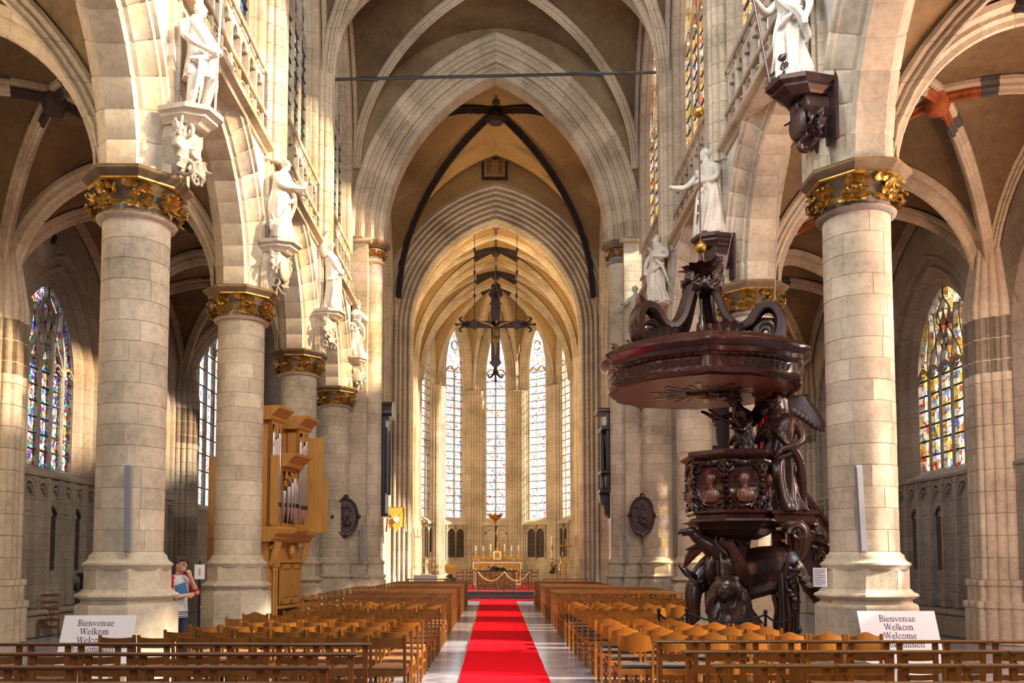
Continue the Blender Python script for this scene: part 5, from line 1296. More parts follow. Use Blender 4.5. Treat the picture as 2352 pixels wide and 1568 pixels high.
b.tube(spline([(.98, 0, 1.05), (1.06, .02, .8), (1.04, .02, .45), (1.06, 0, .3)], 4), [.035] * 10 + [.06, .06, .03], 6)
link('body', fuse(b, .022, 'body', DW), ox)
for s in (-1, 1): MB().tube(spline([(-.98, -.22 + s * .09, .98), (-1.10, -.24 + s * .2, 1.02), (-1.24, -.26 + s * .2, 1.12)], 4), [.04, .038, .036, .034, .03, .026, .02, .014, .008], 7).build('horn', M['slate'], ox, 60)
ln = thing('carved_lion', None, None, (4.0, 14.75, 0), R(-25)); ln.parent = pul; ln.scale = (1.2, 1.2, 1.28)
b = MB(); b.tube(spline([(.25, .22, .25), (.15, .12, .42), (0, 0, .70), (-.02, -.06, .92)], 5), [.26, .27, .28, .28, .28, .28, .27, .27, .26, .26, .25, .24, .23, .21, .19, .18], 14)
b.sph((-.05, -.20, 1.0), .17, 12, 9, (.95, 1.1, 1)); b.sph((-.06, -.36, .95), .085, 9, 6, (1, 1.1, .9)); b.sph((-.06, -.44, .98), .03, 6, 4)
rl = random.Random(4)
for i in range(60):
    a = rl.uniform(0, 2 * PI); e = rl.uniform(0, .42); p0 = Vector((-.04 + .16 * math.cos(a), -.14 - e * .1, .99 + .17 * math.sin(a) - e * .2)); dv = Vector((.16 * math.cos(a), .05 - e * .25, .10 * math.sin(a) - .16 - e * .5)); b.tube([p0, p0 + dv * .5 + Vector((0, -.05, .02)), p0 + dv], [.05, .045, .015], 6)
for s in (-1, 1):
    b.tube(spline([(s * .15, -.10, .72), (s * .17, -.20, .40), (s * .15, -.18, .10), (s * .15, -.30, .05)], 4), [.12, .115, .11, .10, .09, .085, .08, .08, .08, .08, .085, .08, .06], 9)
    b.tube(spline([(s * .2, .25, .30), (s * .30, -.02, .36), (s * .28, .02, .12), (s * .30, -.18, .05)], 4), [.16, .17, .17, .16, .14, .12, .10, .09, .085, .085, .08, .08, .06], 9)
    b.sph((-.05 + s * .13, -.14, 1.14), .045, 6, 4)
link('body', fuse(b, .02, 'body', DW), ln)
an = pfig('seated_angel', (4.1, 15.3, 1.28), R(20), H=1.35, seed=33, lean=-1.5, rob=1.5, width=1.1, head=(-.9, -.6), skirt=[(0, .22, .24), (.06, .23, .25), (.2, .22, .24), (.34, .2, .2), (.42, .17, .14), (.55, .130, .105), (.62, .115, .09), (.70, .122, .092), (.77, .130, .090), (.81, .115, .078), (.835, .075, .06), (.85, .045, .045), (.88, .040, .042)],
          arms=[[(-.12, 0, .77), (-.24, -.05, .60), (-.18, -.16, .46), (-.16, -.18, .42)], [(.12, 0, .77), (.22, -.1, .62), (.10, -.22, .58), (.08, -.24, .56)]])
wb = MB(); wing(wb, (.1, .1, 1.0), (.55, .2, 1.05), (.05, .05, -.75), 9, .02); wb.build('wing', DW, an, 40)
eg = thing('carved_eagle', None, None, (3.75, 15.25, 1.9), R(-15)); eg.parent = pul
b = MB(); b.tube(spline([(.3, .1, -.2), (.1, 0, .02), (-.16, -.08, .22), (-.28, -.12, .32)], 5), [.2, .2, .2, .2, .2, .19, .18, .17, .15, .13, .12, .11, .11, .1, .1, .09], 10)
b.sph((-.32, -.13, .36), .095, 9, 7, (1.2, 1, .9)); b.tube(spline([(-.38, -.14, .37), (-.50, -.17, .36), (-.53, -.18, .30)], 4), [.055, .05, .048, .044, .04, .034, .026, .018, .008], 7)
b.tube([(-.38, -.14, .32), (-.48, -.16, .29)], [.035, .01], 6)
link('body', fuse(b, .016, 'body', DW), eg)
for s, tp, dp in ((-1, (-.42, .25, .05), (-.05, .0, -.35)), (1, (.40, -.25, .20), (.25, .05, -.85))):
    wb = MB(); wing(wb, (s * .08, -.05, .15), tp, dp, 9, .02); wb.build('wing', DW, eg, 40)
# scrolled bracket and shaft carrying the landing
sb = MB(); sb.tube(spline([(4.95, 15.0, 2.40), (5.18, 14.95, 2.30), (5.22, 14.95, 1.95), (5.05, 14.98, 1.65), (5.0, 15.0, 1.5)], 5), [.14, .15, .16, .17, .18, .19, .19, .19, .18, .17, .16, .15, .14, .13, .12, .12, .12, .12, .12, .12, .12], 10)
scroll(sb, (5.12, 14.78, 2.22), .15, 1.4, .05, .05, PI, -1)
for k in range(5): gilt_leaf(sb, (5.0 + .05 * k, 14.8, 1.9 - .1 * k), (.3 * (k - 2), -1, 0), (.2, -.3, -1), .28, .5)
for k in range(6): sb.sph((4.98 + .04 * (k % 3), 14.84, 1.45 - .07 * k), .055, 7, 5)
sb.build('scroll_bracket', DW, pul, 40)
fs = MB(); fs.tube([(5.0, 15.0, 1.6), (5.0, 15.0, 0)], .11, 10)
for k in range(9): fs.tube([(5.0 + .11 * math.cos(k * .7), 15.0 + .11 * math.sin(k * .7), 1.55), (5.0 + .13 * math.cos(k * .7 + .4), 15 + .13 * math.sin(k * .7 + .4), .8), (5.0 + .12 * math.cos(k * .7), 15 + .12 * math.sin(k * .7), 0)], .035, 6)
fs.build('carved_trunk', DW, pul, 40)
MB().lathe([(.22, 0), (.20, .10), (.12, .16), (.09, .5), (.12, 1.1), (.3, 2.15)], 12, (4.3, 15.7)).build('core_post', DW, pul, 50)
MB().box(3.4, 5.4, 14.45, 16.5, 0, .06, .02).build('base_slab', M['slate'], pul)
# stair winding down behind the nearest right column
stp2 = thing('pulpit_stair', None, None, (0, 0, 0)); stp2.parent = pul
A = Vector((5.20, 15.6, 2.45)); Bv = Vector((6.75, 15.2, .05)); L_ = Bv - A; sd = Vector((0, 1, 0))
for k in range(11):
    p = A + L_ * (k + .5) / 11; MB().box(p.x - .11, p.x + .11, p.y + .05, p.y + .80, p.z - .03, p.z + .03, .008).build('step', DW, stp2)
for o_ in (.0, .85):
    q0, q1 = A + sd * o_, Bv + sd * o_
    mb = MB(); up = Vector((0, 0, 1))
    for za, zb, th in ((-.34, .10, .035), (.10, .17, .06), (-.40, -.33, .05)): mb.loft([[tuple(q + up * z + sd * e) for z, e in ((za, -th), (zb, -th), (zb, th), (za, th))] for q in (q0, q1)], True, True)
    mb.build('stringer', RW, stp2)
    mb = MB()
    for za, zb, th in ((.86, .95, .05), (.95, 1.02, .075), (1.02, 1.06, .05)): mb.loft([[tuple(q + up * z + sd * e) for z, e in ((za, -th), (zb, -th), (zb, th), (za, th))] for q in (q0, q1)], True, True)
    mb.build('handrail', RW, stp2)
    mb = MB(); r = random.Random(3)
    for k in range(22):
        p = q0.lerp(q1, (k + .5) / 22); z = r.uniform(.28, .76)
        scroll(mb, p + up * z, r.uniform(.12, .2), 1.2, .04, .04, r.uniform(0, 6), r.choice((-1, 1)))
        for e in range(2): gilt_leaf(mb, p + up * r.uniform(.2, .7), (r.uniform(-.3, .3), -1, 0), (r.uniform(-1, 1), -.2, r.uniform(-1, 1)), r.uniform(.16, .26), .5)
        if k % 3 == 0: mb.sph(p + up * r.uniform(.3, .7), .07, 7, 5)
    mb.build('carved_balustrade', DW, stp2, 40)

# gilded balls on the cord that holds the sounding board
top = P(1604, -40, CY); xb = CX
for nm_, py, lab in (('gilded_ball', 257, 'upper gilded ball threaded on the cord hanging over the pulpit canopy'), ('gilded_ball', 569, 'lower gilded ball on the cord just above the pulpit canopy crown')):
    p = P(1604, py, CY); o = MB().sph((0, 0, 0), .105, 16, 10).lathe([(.03, .09), (.03, .12)], 8).build(nm_, M['gold'], None, 60, loc=(xb, CY, p.z)); tag(o, lab, 'ball', 'gilded balls')
tag(MB().tube([(xb, CY, ZT + 1.85), (xb, CY, 14.6)], .014, 6).build('hanging_rope', M['rail']), 'thin dark cord hanging from the vault to the pulpit canopy', 'cord')
for k, (a, b2) in enumerate((((4.9, 15.2, 5.5), (5.0, 15.0, 8.6)), ((4.0, 16.6, 5.5), (5.0, 17.6, 9.0)))):
    tag(MB().tube([a, b2], .008, 5).build('stay_wire', M['grey']), ('thin stay wire from the pulpit canopy up past the gilt capital', 'second thin stay wire from the back of the pulpit canopy to the wall')[k], 'wire')

# rope barrier round the pulpit
pp = [P(1513, 1392, 14.05), P(1577, 1375, 14.2), P(1758, 1400, 13.6), P(1826, 1370, 14.3)]
for k, p in enumerate(pp):
    s = thing('barrier_post', '%s black rope barrier post at the foot of the pulpit, counted from the aisle' % ORD[k], 'barrier post', (p.x, p.y, 0), group='rope barrier posts')
    MB().lathe([(.022, .02), (.022, .93), (.034, .94), (.034, .98), (.01, 1.0)], 10).build('post', M['black'], s, 50)
    MB().lathe([(.15, 0), (.15, .02), (.05, .04), (.025, .06)], 16).build('base', M['black'], s, 50)
for k in range(3):
    a, b2 = Vector((pp[k].x, pp[k].y, .92)), Vector((pp[k + 1].x, pp[k + 1].y, .92)); m = a.lerp(b2, .5) - Vector((0, 0, .28))
    tag(MB().tube([a * (1 - t) ** 2 + m * 2 * t * (1 - t) + b2 * t * t for t in [i / 14 for i in range(15)]], .016, 7).build('barrier_rope', M['black'], None, 60), '%s dark sagging barrier rope before the pulpit, counted from the aisle' % ORD[k], 'rope', 'barrier ropes')
# ------------------------------------------------------------------ small organ
OG = M['organ']
og = thing('chamber_organ', 'small honey-oak organ with open shutters between the second and third left columns', 'organ', (-5.0, 21.1, 0), R(78))
og.scale = (.68, 1, 1)
MB().box(-1.3, 1.15, .12, 1.25, 0, 2.22).build('lower_case', OG, og)
MB().extr([(-.02, 2.2), (-.10, 2.28), (-.10, 2.32), (-.20, 2.40), (-.22, 2.50), (-.16, 2.55), (1.3, 2.55), (1.3, 2.2)], 'x', -1.58, 1.58).build('belt_cornice', OG, og)
MB().extr([(-.02, 2.30), (-.34, 2.46), (-.36, 2.54), (0, 2.55)], 'x', -.5, .5).build('belt_cornice', OG, og)
for x in (-1.25, 1.1):
    mb = MB(); mb.tube(spline([(x, .10, 1.65), (x, .0, 1.78), (x, -.04, 1.95), (x, -.12, 2.2)], 4), [.05, .06, .07, .08, .08, .09, .09, .09, .09, .09, .09, .1, .1], 8)
    scroll(mb, (x, -.02, 2.02), .10, 1.2, .03, .03, 0, 1, 'yz'); mb.build('bracket', OG, og, 40)
for x in (-1.0, -.8): MB().lathe([(.05, 0), (.05, .1), (.035, .14), (.035, 1.5), (.05, 1.55), (.05, 1.6)], 10, (x, .06)).box(x - .07, x + .07, -.01, .13, 1.6, 2.2, .01).build('colonnette', OG, og, 40)
MB().sph((.25, .02, 2.0), .12, 10, 7, (1, .8, 1.2)).build('carved_boss', OG, og, 40)
MB().box(-.66, 1.08, -.02, .12, .62, .70, .01).box(-.66, 1.08, -.02, .12, 1.70, 1.78, .01).build('rail_board', OG, og)
for x0, x1 in ((-.60, .20), (.22, 1.02)):
    d = MB().box(x0, x1, .02, .06, .72, 1.68).box(x0, x0 + .1, -.005, .03, .72, 1.68, .006).box(x1 - .1, x1, -.005, .03, .72, 1.68, .006).box(x0, x1, -.005, .03, .72, .82, .006).box(x0, x1, -.005, .03, 1.56, 1.68, .006).box(x0 + .14, x1 - .14, .0, .03, .88, 1.5, .02).build('cupboard_door', OG, og)
    MB().lathe([(.012, 0), (.02, .02), (.01, .03)], 8).build('knob', M['brass'], d, loc=((x1 - .05) if x0 < 0 else (x0 + .05), -.02, 1.2), rot=(R(90), 0, 0))
MB().box(-.62, 1.02, .10, .13, .0, .62).build('kneehole', M['rail'], og)
for x0, x1, zt in ((-1.5, -.68, 5.05), (.68, 1.5, 5.05), (-.68, .68, 4.02)):
    tw = MB(); tw.box(x0, x0 + .07, .0, .10, 2.55, zt, .01).box(x1 - .07, x1, .0, .10, 2.55, zt, .01).box(x0, x1, .30, 1.25, 2.55, zt).box(x0, x1, .02, .12, 2.55, 2.66, .01).box(x0, x1, .02, .3, zt - .1, zt)
    tw.box(x0, x0 + .05, .0, .35, 2.55, zt).box(x1 - .05, x1, .0, .35, 2.55, zt)
    tw.build('upper_case', OG, og)
    y0 = -.1 if zt < 4.5 else 0
    MB().extr([(y0 + .0, zt - .02), (y0 - .04, zt + .03), (y0 - .04, zt + .07), (y0 - .18, zt + .20), (y0 - .24, zt + .24), (y0 - .25, zt + .30), (1.3, zt + .32), (1.3, zt - .02)], 'x', x0 - (.16 if zt > 4.5 else 0), x1 + (.16 if zt > 4.5 else 0)).build('crown_cornice', OG, og)
    n = 4 if zt > 4.5 else 7; span = x1 - x0 - .2
    for i in range(n):
        x = x0 + .10 + span * (i + .5) / n; r_ = span / n * .46; hgt = (zt - 2.85) * (.80 + .16 * abs(math.cos(i * 1.1)))
        if zt < 4.5: hgt = (zt - 2.85) * (.92 - .09 * abs(i - 3))
        yy = .06 - (.16 * (1 - ((i - 3) / 3.5) ** 2) if zt < 4.5 else .03)
        p = MB().lathe([(.012, 2.66), (r_ * .9, 3.0), (r_, 3.02), (r_, 2.66 + hgt)], 12, (x, yy)).build('organ_pipe', M['tin'], og, 40)
        MB().box(x - r_ * .55, x + r_ * .55, yy - r_ * 1.04, yy - r_ * .7, 3.03, 3.13).build('pipe_mouth', M['black'], p)
    sh = MB(); r = random.Random(int(zt * 10 + x0 * 7))
    for k in range(16):
        u = r.random(); x = x0 + .1 + span * u; z = zt - .12 - r.random() * (.75 if zt > 4.5 else .4) * (abs(u - .5) * 1.6 + .25)
        scroll(sh, (x, -.01 + (y0 if zt < 4.5 else 0) * .5, z), r.uniform(.06, .10), 1.1, .02, .018, r.uniform(0, 6), r.choice((-1, 1)), n=12)
    tag(sh.build('pierced_carving', OG, og, 40), kind='stuff')
dr = MB().box(1.47, 1.51, -.42, .0, 2.46, 4.88, .01).build('shutter', OG, og)
MB().box(1.475, 1.505, -.56, -.425, 2.46, 3.85, .008).build('shutter_leaf', OG, dr)
MB().box(-1.56, -1.52, -.20, .0, 2.58, 4.2, .01).build('shutter', OG, og)
bn = thing('organ_bench', 'small honey-oak bench with curved ends beside the organ', 'bench', (-5.02, 23.5, 0), R(80))
MB().box(-.42, .42, -.19, .19, .72, .78, .012).build('bench_top', OG, bn)
for s in (-1, 1): MB().extr([(-.17, 0), (.17, 0), (.15, .06), (.08, .16), (.07, .32), (.12, .5), (.17, .72), (-.17, .72), (-.12, .5), (-.07, .32), (-.08, .16), (-.15, .06)], 'x', s * .34 - .02, s * .34 + .02).build('bench_end', OG, bn)

# ------------------------------------------------------------------ altars
al = thing('front_altar', 'low altar with dark gilt relief front on the red choir step', 'altar', (.01, 42.2, .372))
MB().box(-1.0, 1.0, -.35, .35, 0, .88).build('body', M['white'], al)
MB().box(-.95, .95, -.38, -.35, .03, .86, .008).build('relief_front', M['bronze'], al)
rf = MB(); r = random.Random(5)
for i in range(46): rf.sph((r.uniform(-.88, .88), -.38, r.uniform(.1, .8)), r.uniform(.03, .075), 6, 4, (1, .6, r.uniform(.8, 1.8)))
rf.build('relief_figure', M['bronze'], al, 50)
MB().box(-1.04, 1.04, -.42, .42, .88, .94, .012).build('altar_slab', M['slate'], al)
def candle(x, y, z, hh, hold, label, group):
    c = thing('candlestick', label, 'candlestick', (x, y, z), group=group)
    MB().lathe([(.09, 0), (.085, .02), (.03, .06), (.02, .12), (.04, .17), (.02, .22), (.02, hold - .03), (.055, hold - .01), (.055, hold)], 12).build('stick', M['brass'], c, 50)
    MB().lathe([(.042, hold), (.042, hold + hh), (.01, hold + hh + .01)], 12).build('candle', M['wax'], c, 50)
for k, px in enumerate((1100, 1181)):
    candle(P(px, 1300, 42.2).x, 42.2, 1.312, .32, .26, ('left', 'right')[k] + ' candle at the end of the low front altar', 'candles on the front altar')
fl_ = thing('flower_arrangement', 'red and white flowers lying on the middle of the front altar', 'flowers', (.03, 42.0, 1.312)); r = random.Random(2)
for i in range(26):
    x = r.gauss(0, .22); p = (max(-.45, min(.45, x)), r.uniform(-.1, .1), .08 + r.random() * .10)
    MB().sph(p, r.uniform(.035, .055), 7, 5).build('blossom', M['reddrape'] if i % 2 else M['white'], fl_, 50)
gb = MB()
for i in range(40): gilt_leaf(gb, (r.gauss(0, .22), r.uniform(-.1, .1), .03), (r.uniform(-1, 1), -1, 0), (r.uniform(-1, 1), -.6, r.uniform(-.3, .6)), .16, .4)
M['leaf'] = plain('leaf_green', (.05, .10, .03), .6)
tag(gb.build('foliage', M['leaf'], fl_), kind='stuff')
ha = thing('high_altar', 'gilded high altar with retable below the middle apse window', 'altar', (.07, 50.5, .372))
MB().box(-1.4, 1.4, -.4, .5, 0, 1.38).build('body', M['wax'], ha)
for x0, x1 in ((-1.32, -.32), (-.26, .26), (.32, 1.32)):
    MB().box(x0, x1, -.44, -.4, .12, 1.26, .01).build('gilt_panel', M['gold'], ha)
    g2 = MB(); 
    for k in range(5): g2.sph((x0 + (x1 - x0) * (k + .5) / 5, -.45, .7), .09, 7, 5, (.8, .4, 3))
    g2.build('relief_figure', M['gold'], ha, 50)
MB().box(-1.52, 1.52, -.5, .5, 1.38, 1.46, .015).build('altar_slab', M['gold'], ha)
MB().box(-1.38, 1.38, .05, .4, 1.46, 1.64, .015).build('retable', M['gold'], ha)
tb = thing('tabernacle', 'white and gold tabernacle in the middle of the high altar', 'tabernacle', (.07, 50.55, 1.832))
MB().box(-.23, .23, -.2, .2, .0, .5, .02).build('body', M['wax'], tb); MB().box(-.14, .14, -.225, -.2, .08, .42, .01).lathe([(.09, .25)], 8).build('door', M['gold'], tb); MB().box(-.25, .25, -.22, .22, .48, .54, .02).build('cap', M['gold'], tb)
for k, (px, hh) in enumerate(((1093, .30), (1110, .28), (1127, .40), (1159, .40), (1175, .32), (1191, .32))):
    candle(P(px, 1270, 50.7).x, 50.7, 2.012, hh, .32, '%s of six altar candles on the gilded high altar, from the left' % ORD[k], 'candles on the high altar')
cx_ = thing('altar_crucifix', 'slim brass crucifix standing behind the tabernacle', 'crucifix', (.08, 50.85, 1.9))
MB().lathe([(.14, 0), (.12, .04), (.03, .15), (.06, .28), (.03, .4), (.05, .6), (.02, .75), (.02, 1.75)], 10).build('stem', M['brass'], cx_, 50); MB().box(-.30, .30, -.02, .02, 1.42, 1.47).build('arm', M['brass'], cx_); MB().tube([(-.25, -.04, 1.46), (0, -.04, 1.40), (.25, -.04, 1.46)], .02, 6).tube([(0, -.04, 1.52), (0, -.05, 1.3), (0, -.04, 1.05)], [.04, .045, .02], 7).build('corpus', M['bronze'], cx_, 50)
scm = MB()
for s in (-1, 1): scm.tube(spline([(0, 0, .5), (s * .22, 0, .62), (s * .25, 0, .95), (s * .2, 0, 1.05)], 4), .018, 6)
scm.build('scroll', M['brass'], cx_, 50)
sl = thing('sanctuary_lamp', 'gilded crown-shaped lamp hanging before the middle apse window', 'lamp', P(1137, 1195, 47.0)); sl.location.z += .1
mb = MB().lathe([(.02, -.35), (.06, -.25), (.10, -.10), (.32, .05), (.40, .18), (.36, .2), (.28, .08), (.05, .0)], 16)
for i in range(8): mb.sph((.38 * math.cos(i * PI / 4), .38 * math.sin(i * PI / 4), .24), .06, 6, 4)
mb.build('bowl', M['gold'], sl, 50); MB().tube([(0, 0, .1), (0, 0, 13.7)], .012, 5).build('chain', M['lead'], sl)

# cord barrier before the altar
for k, px in enumerate((1097, 1158, 1215)):
    p = P(px, 1362, 40.6); b = thing('cord_stand', '%s thin dark stand of the cord barrier before the altar, from the left' % ORD[k], 'stand', (p.x, 40.6, .36), group='altar cord stands')
    MB().lathe([(.012, .02), (.012, .92), (.025, .94), (.01, .96)], 8).build('post', M['black'], b, 50); MB().lathe([(.12, 0), (.12, .015), (.02, .03)], 12).build('base', M['black'], b, 50)
for k, (a, b) in enumerate(((1097, 1158), (1158, 1215))):
    A_, B_ = P(a, 1320, 40.6), P(b, 1320, 40.6); A_.z = B_.z = 1.26; m = A_.lerp(B_, .5) - Vector((0, 0, .85))
    tag(MB().tube([A_ * (1 - t) ** 2 + m * 2 * t * (1 - t) + B_ * t * t for t in [i / 14 for i in range(15)]], .02, 6).build('altar_rope', M['ropewhite'], None, 60), '%s cream cord sagging before the front altar' % ('left', 'right')[k], 'cord', 'altar cords')

# candelabra, standards, flowers, tables in the choir
def candelabrum(px, py, Y, label):
    p = P(px, py, Y); c = thing('candelabrum', label, 'candelabrum', (p.x, Y, .372), group='branched candelabra')
    MB().lathe([(.2, 0), (.18, .05), (.05, .12), (.03, .4), (.05, .6), (.03, .8), (.03, 1.5)], 10).build('stem', M['brass'], c, 50)
    for lv, (z, rr, n) in enumerate(((.95, .36, 6), (1.3, .24, 4), (1.55, .0, 1))):
        for i in range(n):
            a = i * 2 * PI / n + lv * .4; e = (rr * math.cos(a), rr * math.sin(a), z + .12)
            br = MB().tube(spline([(0, 0, z - .05), (rr * .6 * math.cos(a), rr * .6 * math.sin(a), z - .1), e], 4), .016, 6).lathe([(.05, z + .12), (.05, z + .15)], 8, e[:2]).build('branch', M['brass'], c, 50)
            MB().lathe([(.025, z + .15), (.025, z + .32), (.004, z + .33)], 8, e[:2]).build('candle', M['wax'], br, 50)
candelabrum(989, 1300, 48, 'branched brass candelabrum in the left of the choir by the wall')
candelabrum(1292, 1300, 47, 'branched brass candelabrum right of the high altar beside the gold cross')
p = P(1300, 1300, 45.5); g = thing('processional_cross', 'tall gold processional cross standing right of the high altar', 'cross', (p.x, 45.5, .372))
MB().lathe([(.18, 0), (.16, .04), (.03, .1), (.022, 1.75)], 10).build('pole', M['gold'], g, 50); MB().box(-.035, .035, -.02, .02, 1.7, 2.45, .01).box(-.26, .26, -.02, .02, 2.12, 2.2, .01).sph((0, 0, 2.47), .06, 6, 4).sph((.28, 0, 2.16), .06, 6, 4).sph((-.28, 0, 2.16), .06, 6, 4).build('cross', M['gold'], g, 50)
p = P(1268, 1300, 44.5); g = thing('paschal_candle', 'tall white paschal candle with red marks above a flower stand', 'candle', (p.x, 44.5, .372))
MB().lathe([(.20, 0), (.18, .05), (.04, .12), (.06, .3), (.03, .5), (.05, .7), (.03, 1.2), (.1, 1.3), (.1, 1.34)], 12).build('stand', M['brass'], g, 50); MB().lathe([(.065, 1.34), (.065, 2.65), (.01, 2.67)], 12).build('candle', M['wax'], g, 50); MB().box(-.02, .02, -.07, -.062, 1.9, 2.2).box(-.05, .05, -.07, -.062, 2.05, 2.09).lathe([(.067, 1.45), (.067, 1.50)], 12).build('red_mark', M['reddrape'], g)
def bouquet(loc, label, seed):
    b = thing('bouquet', label, 'flowers', loc); r = random.Random(seed)
    for i in range(14): MB().sph((r.gauss(0, .09), r.gauss(0, .09), r.uniform(0, .42)), r.uniform(.04, .06), 7, 5).build('blossom', (M['reddrape'], M['wax'], M['goldcloth'])[i % 3], b, 50)
    mb = MB()
    for i in range(26): gilt_leaf(mb, (r.gauss(0, .07), r.gauss(0, .07), r.uniform(-.05, .3)), (r.uniform(-1, 1), r.uniform(-1, 1), 0), (r.uniform(-1, 1), r.uniform(-1, 1), r.uniform(-.3, .8)), .18, .4)
    tag(mb.build('foliage', M['leaf'], b), kind='stuff')
bouquet((P(1268, 1300, 44.4).x, 44.25, 1.18), 'dark red bouquet on the paschal candle stand', 4)
p = P(1036, 1330, 43.5)
lc = thing('lectern', 'gilt lectern with an orange cloth left of the front altar', 'lectern', (p.x, 43.5, .372))
MB().lathe([(.16, 0), (.15, .04), (.03, .1), (.03, .95)], 10).build('post', M['brass'], lc, 50); MB().extr([(-.22, 1.02), (.2, 1.18), (.2, 1.22), (-.22, 1.06)], 'x', -.3, .3).build('desk', M['goldcloth'], lc); MB().box(-.28, .28, -.24, -.225, .78, 1.05).build('cloth', M['goldcloth'], lc)
bouquet((p.x, 43.0, .75), 'mixed red and yellow bouquet in front of the gilt lectern', 9)
p = P(978, 1325, 44.5); t = thing('cloth_table', 'white cloth covered table with an open book in the left choir', 'table', (p.x, 44.5, .372))
MB().box(-.6, .6, -.3, .3, .0, .66, .01).build('cloth', M['white'], t); MB().extr([(-.3, .68), (-.15, .74), (0, .70), (.15, .74), (.3, .68), (.3, .67), (-.3, .67)], 'y', -.2, .2).build('open_book', M['wax'], t)
for k, (px0, px1, side) in enumerate(((935, 1034, 'left'), (1247, 1350, 'right'))):
    a, b = P(px0, 1330, 38.6).x, P(px1, 1330, 38.6).x; w_ = (b - a) / 2
    k_ = thing('front_pew', 'long dark wooden pew front below the choir step on the %s' % side, 'pew', ((a + b) / 2, 38.6, 0), group='pew fronts')
    MB().box(-w_, w_, -.14, .14, .92, .97, .01).build('top_board', M['rail'], k_)
    for s in (-1, 1): MB().box(s * (w_ - .04) - .03, s * (w_ - .04) + .03, -.12, .12, 0, .92).build('end_board', M['rail'], k_)
    MB().box(-w_ + .07, w_ - .07, -.02, .02, .45, .85).build('panel', M['kneel'], k_)
for k, px in enumerate((1055, 1078, 1206, 1229)):
    p = P(px, 1340, 45.2); put(knr, p.x, 45.2 + .3 * (k % 2), R(180), 'amber ladder-back chair by the altar, %s from the left' % ORD[k], 'altar chairs').location.z = .372
# banner and sconces
p = P(911, 1165, 40.0); bnr = thing('banner', 'gold embroidered banner hanging on the left choir pier', 'banner', (p.x, 39.9, p.z), R(8))
MB().tube([(-.42, 0, 0), (.42, 0, 0)], .02, 6).sph((-.42, 0, 0), .04, 6, 4).sph((.42, 0, 0), .04, 6, 4).build('rod', M['brass'], bnr, 50)
MB().add([(-.36, .0, -.02), (.36, .0, -.02), (.36, .02, -1.0), (.18, -.02, -.85), (0, -.03, -1.15), (-.18, -.02, -.85), (-.36, .02, -1.0)], [(0, 1, 2, 3, 4, 5, 6)]).build('cloth', M['goldcloth'], bnr)
for s in (-1, 1): MB().loft([[(s * (.37 + .03 * math.sin(k)), -.03 * math.cos(k), -.02), (s * (.45 + .04 * math.sin(k)), -.05 * math.cos(k), -1.12)] for k in range(5)], closed=False).build('side_streamer', M['reddrape'] if s < 0 else M['goldcloth'], bnr)
MB().lathe([(.02, 0), (.13, 0), (.13, .02), (.02, .02)], 14).build('emblem', M['white'], bnr, loc=(0, -.05, -.55), rot=(R(90), 0, 0))
for k, px in enumerate((960, 1325)):
    p = P(px, 1222, 43); s = thing('wall_sconce', 'small branched sconce on the %s choir pier' % ('left', 'right')[k], 'sconce', (p.x, 43, p.z), group='choir sconces')
    for e in (-1, 0, 1):
        b = MB().tube(spline([(0, .1, -.2), (e * .12, -.12, -.25), (e * .2, -.2, 0)], 4), .015, 6).build('arm', M['brass'], s); MB().lathe([(.02, 0), (.02, .18)], 6, (e * .2, -.2)).build('candle', M['wax'], b)

# ------------------------------------------------------------------ great hanging crucifix
c0 = P(1138, 745, 41.0); hc = thing('hanging_crucifix', 'large ornate dark crucifix hanging on chains in the choir arch', 'crucifix', c0)
CR = M['plaque']
def cross_outline(mb, a, b, wd):
    a = Vector(a); b = Vector(b); d = (b - a).normalized(); s = Vector((-d.z, 0, d.x))
    for o_ in (-1, 1): mb.tube([a + s * wd * o_, b + s * wd * o_], .035, 6)
    mb.loft([[tuple(a + s * wd * x + Vector((0, y, 0))) for x, y in ((-1, -.03), (1, -.03), (1, .03), (-1, .03))], [tuple(b + s * wd * x + Vector((0, y, 0))) for x, y in ((-1, -.03), (1, -.03), (1, .03), (-1, .03))]], True, True)
mb = MB(); cross_outline(mb, (0, 0, -1.95), (0, 0, 1.45), .17); mb.build('upright', CR, hc, 40)
mb = MB(); cross_outline(mb, (-1.45, 0, 0), (1.45, 0, 0), .14); mb.build('crossbeam', CR, hc, 40)
for (x, z), a in (((0, 1.0), 0), ((0, -1.85), PI), ((-1.0, 0), PI / 2), ((1.0, 0), -PI / 2)):
    e = MB()
    e.loft([[(x + .30 * math.cos(k * PI / 2) * q, y, z + .30 * math.sin(k * PI / 2) * q) for k in range(4)] for y, q in ((-.06, .8), (-.02, 1), (.02, 1), (.06, .8))], True, True)
    dx, dz = -math.sin(a), math.cos(a)
    for s in (-1, 1):
        e.tube(spline([(x + dx * .2, 0, z + dz * .2), (x + dx * .55 + dz * s * .10, 0, z + dz * .55 + dx * s * -.10), (x + dx * .72 + dz * s * .28, 0, z + dz * .72 - dx * s * .28), (x + dx * .58 + dz * s * .36, 0, z + dz * .58 - dx * s * .36)], 4), [.06] * 5 + [.05] * 4 + [.04] * 3 + [.03], 6)
    e.tube([(x + dx * .3, 0, z + dz * .3), (x + dx * .85, 0, z + dz * .85)], [.07, .03], 6).sph((x + dx * .88, 0, z + dz * .88), .08, 7, 5)
    e.build('fleuron', CR, hc, 40)
cpm = MB(); cpm.tube(spline([(0, -.14, -.15), (.03, -.17, -.45), (-.02, -.16, -.75), (0, -.2, -1.0), (0, -.16, -1.35), (0, -.14, -1.5)], 4), [.12, .13, .14, .145, .14, .135, .13, .13, .12, .11, .1, .095, .09, .08, .07, .06, .055, .05, .05, .05, .04], 10)
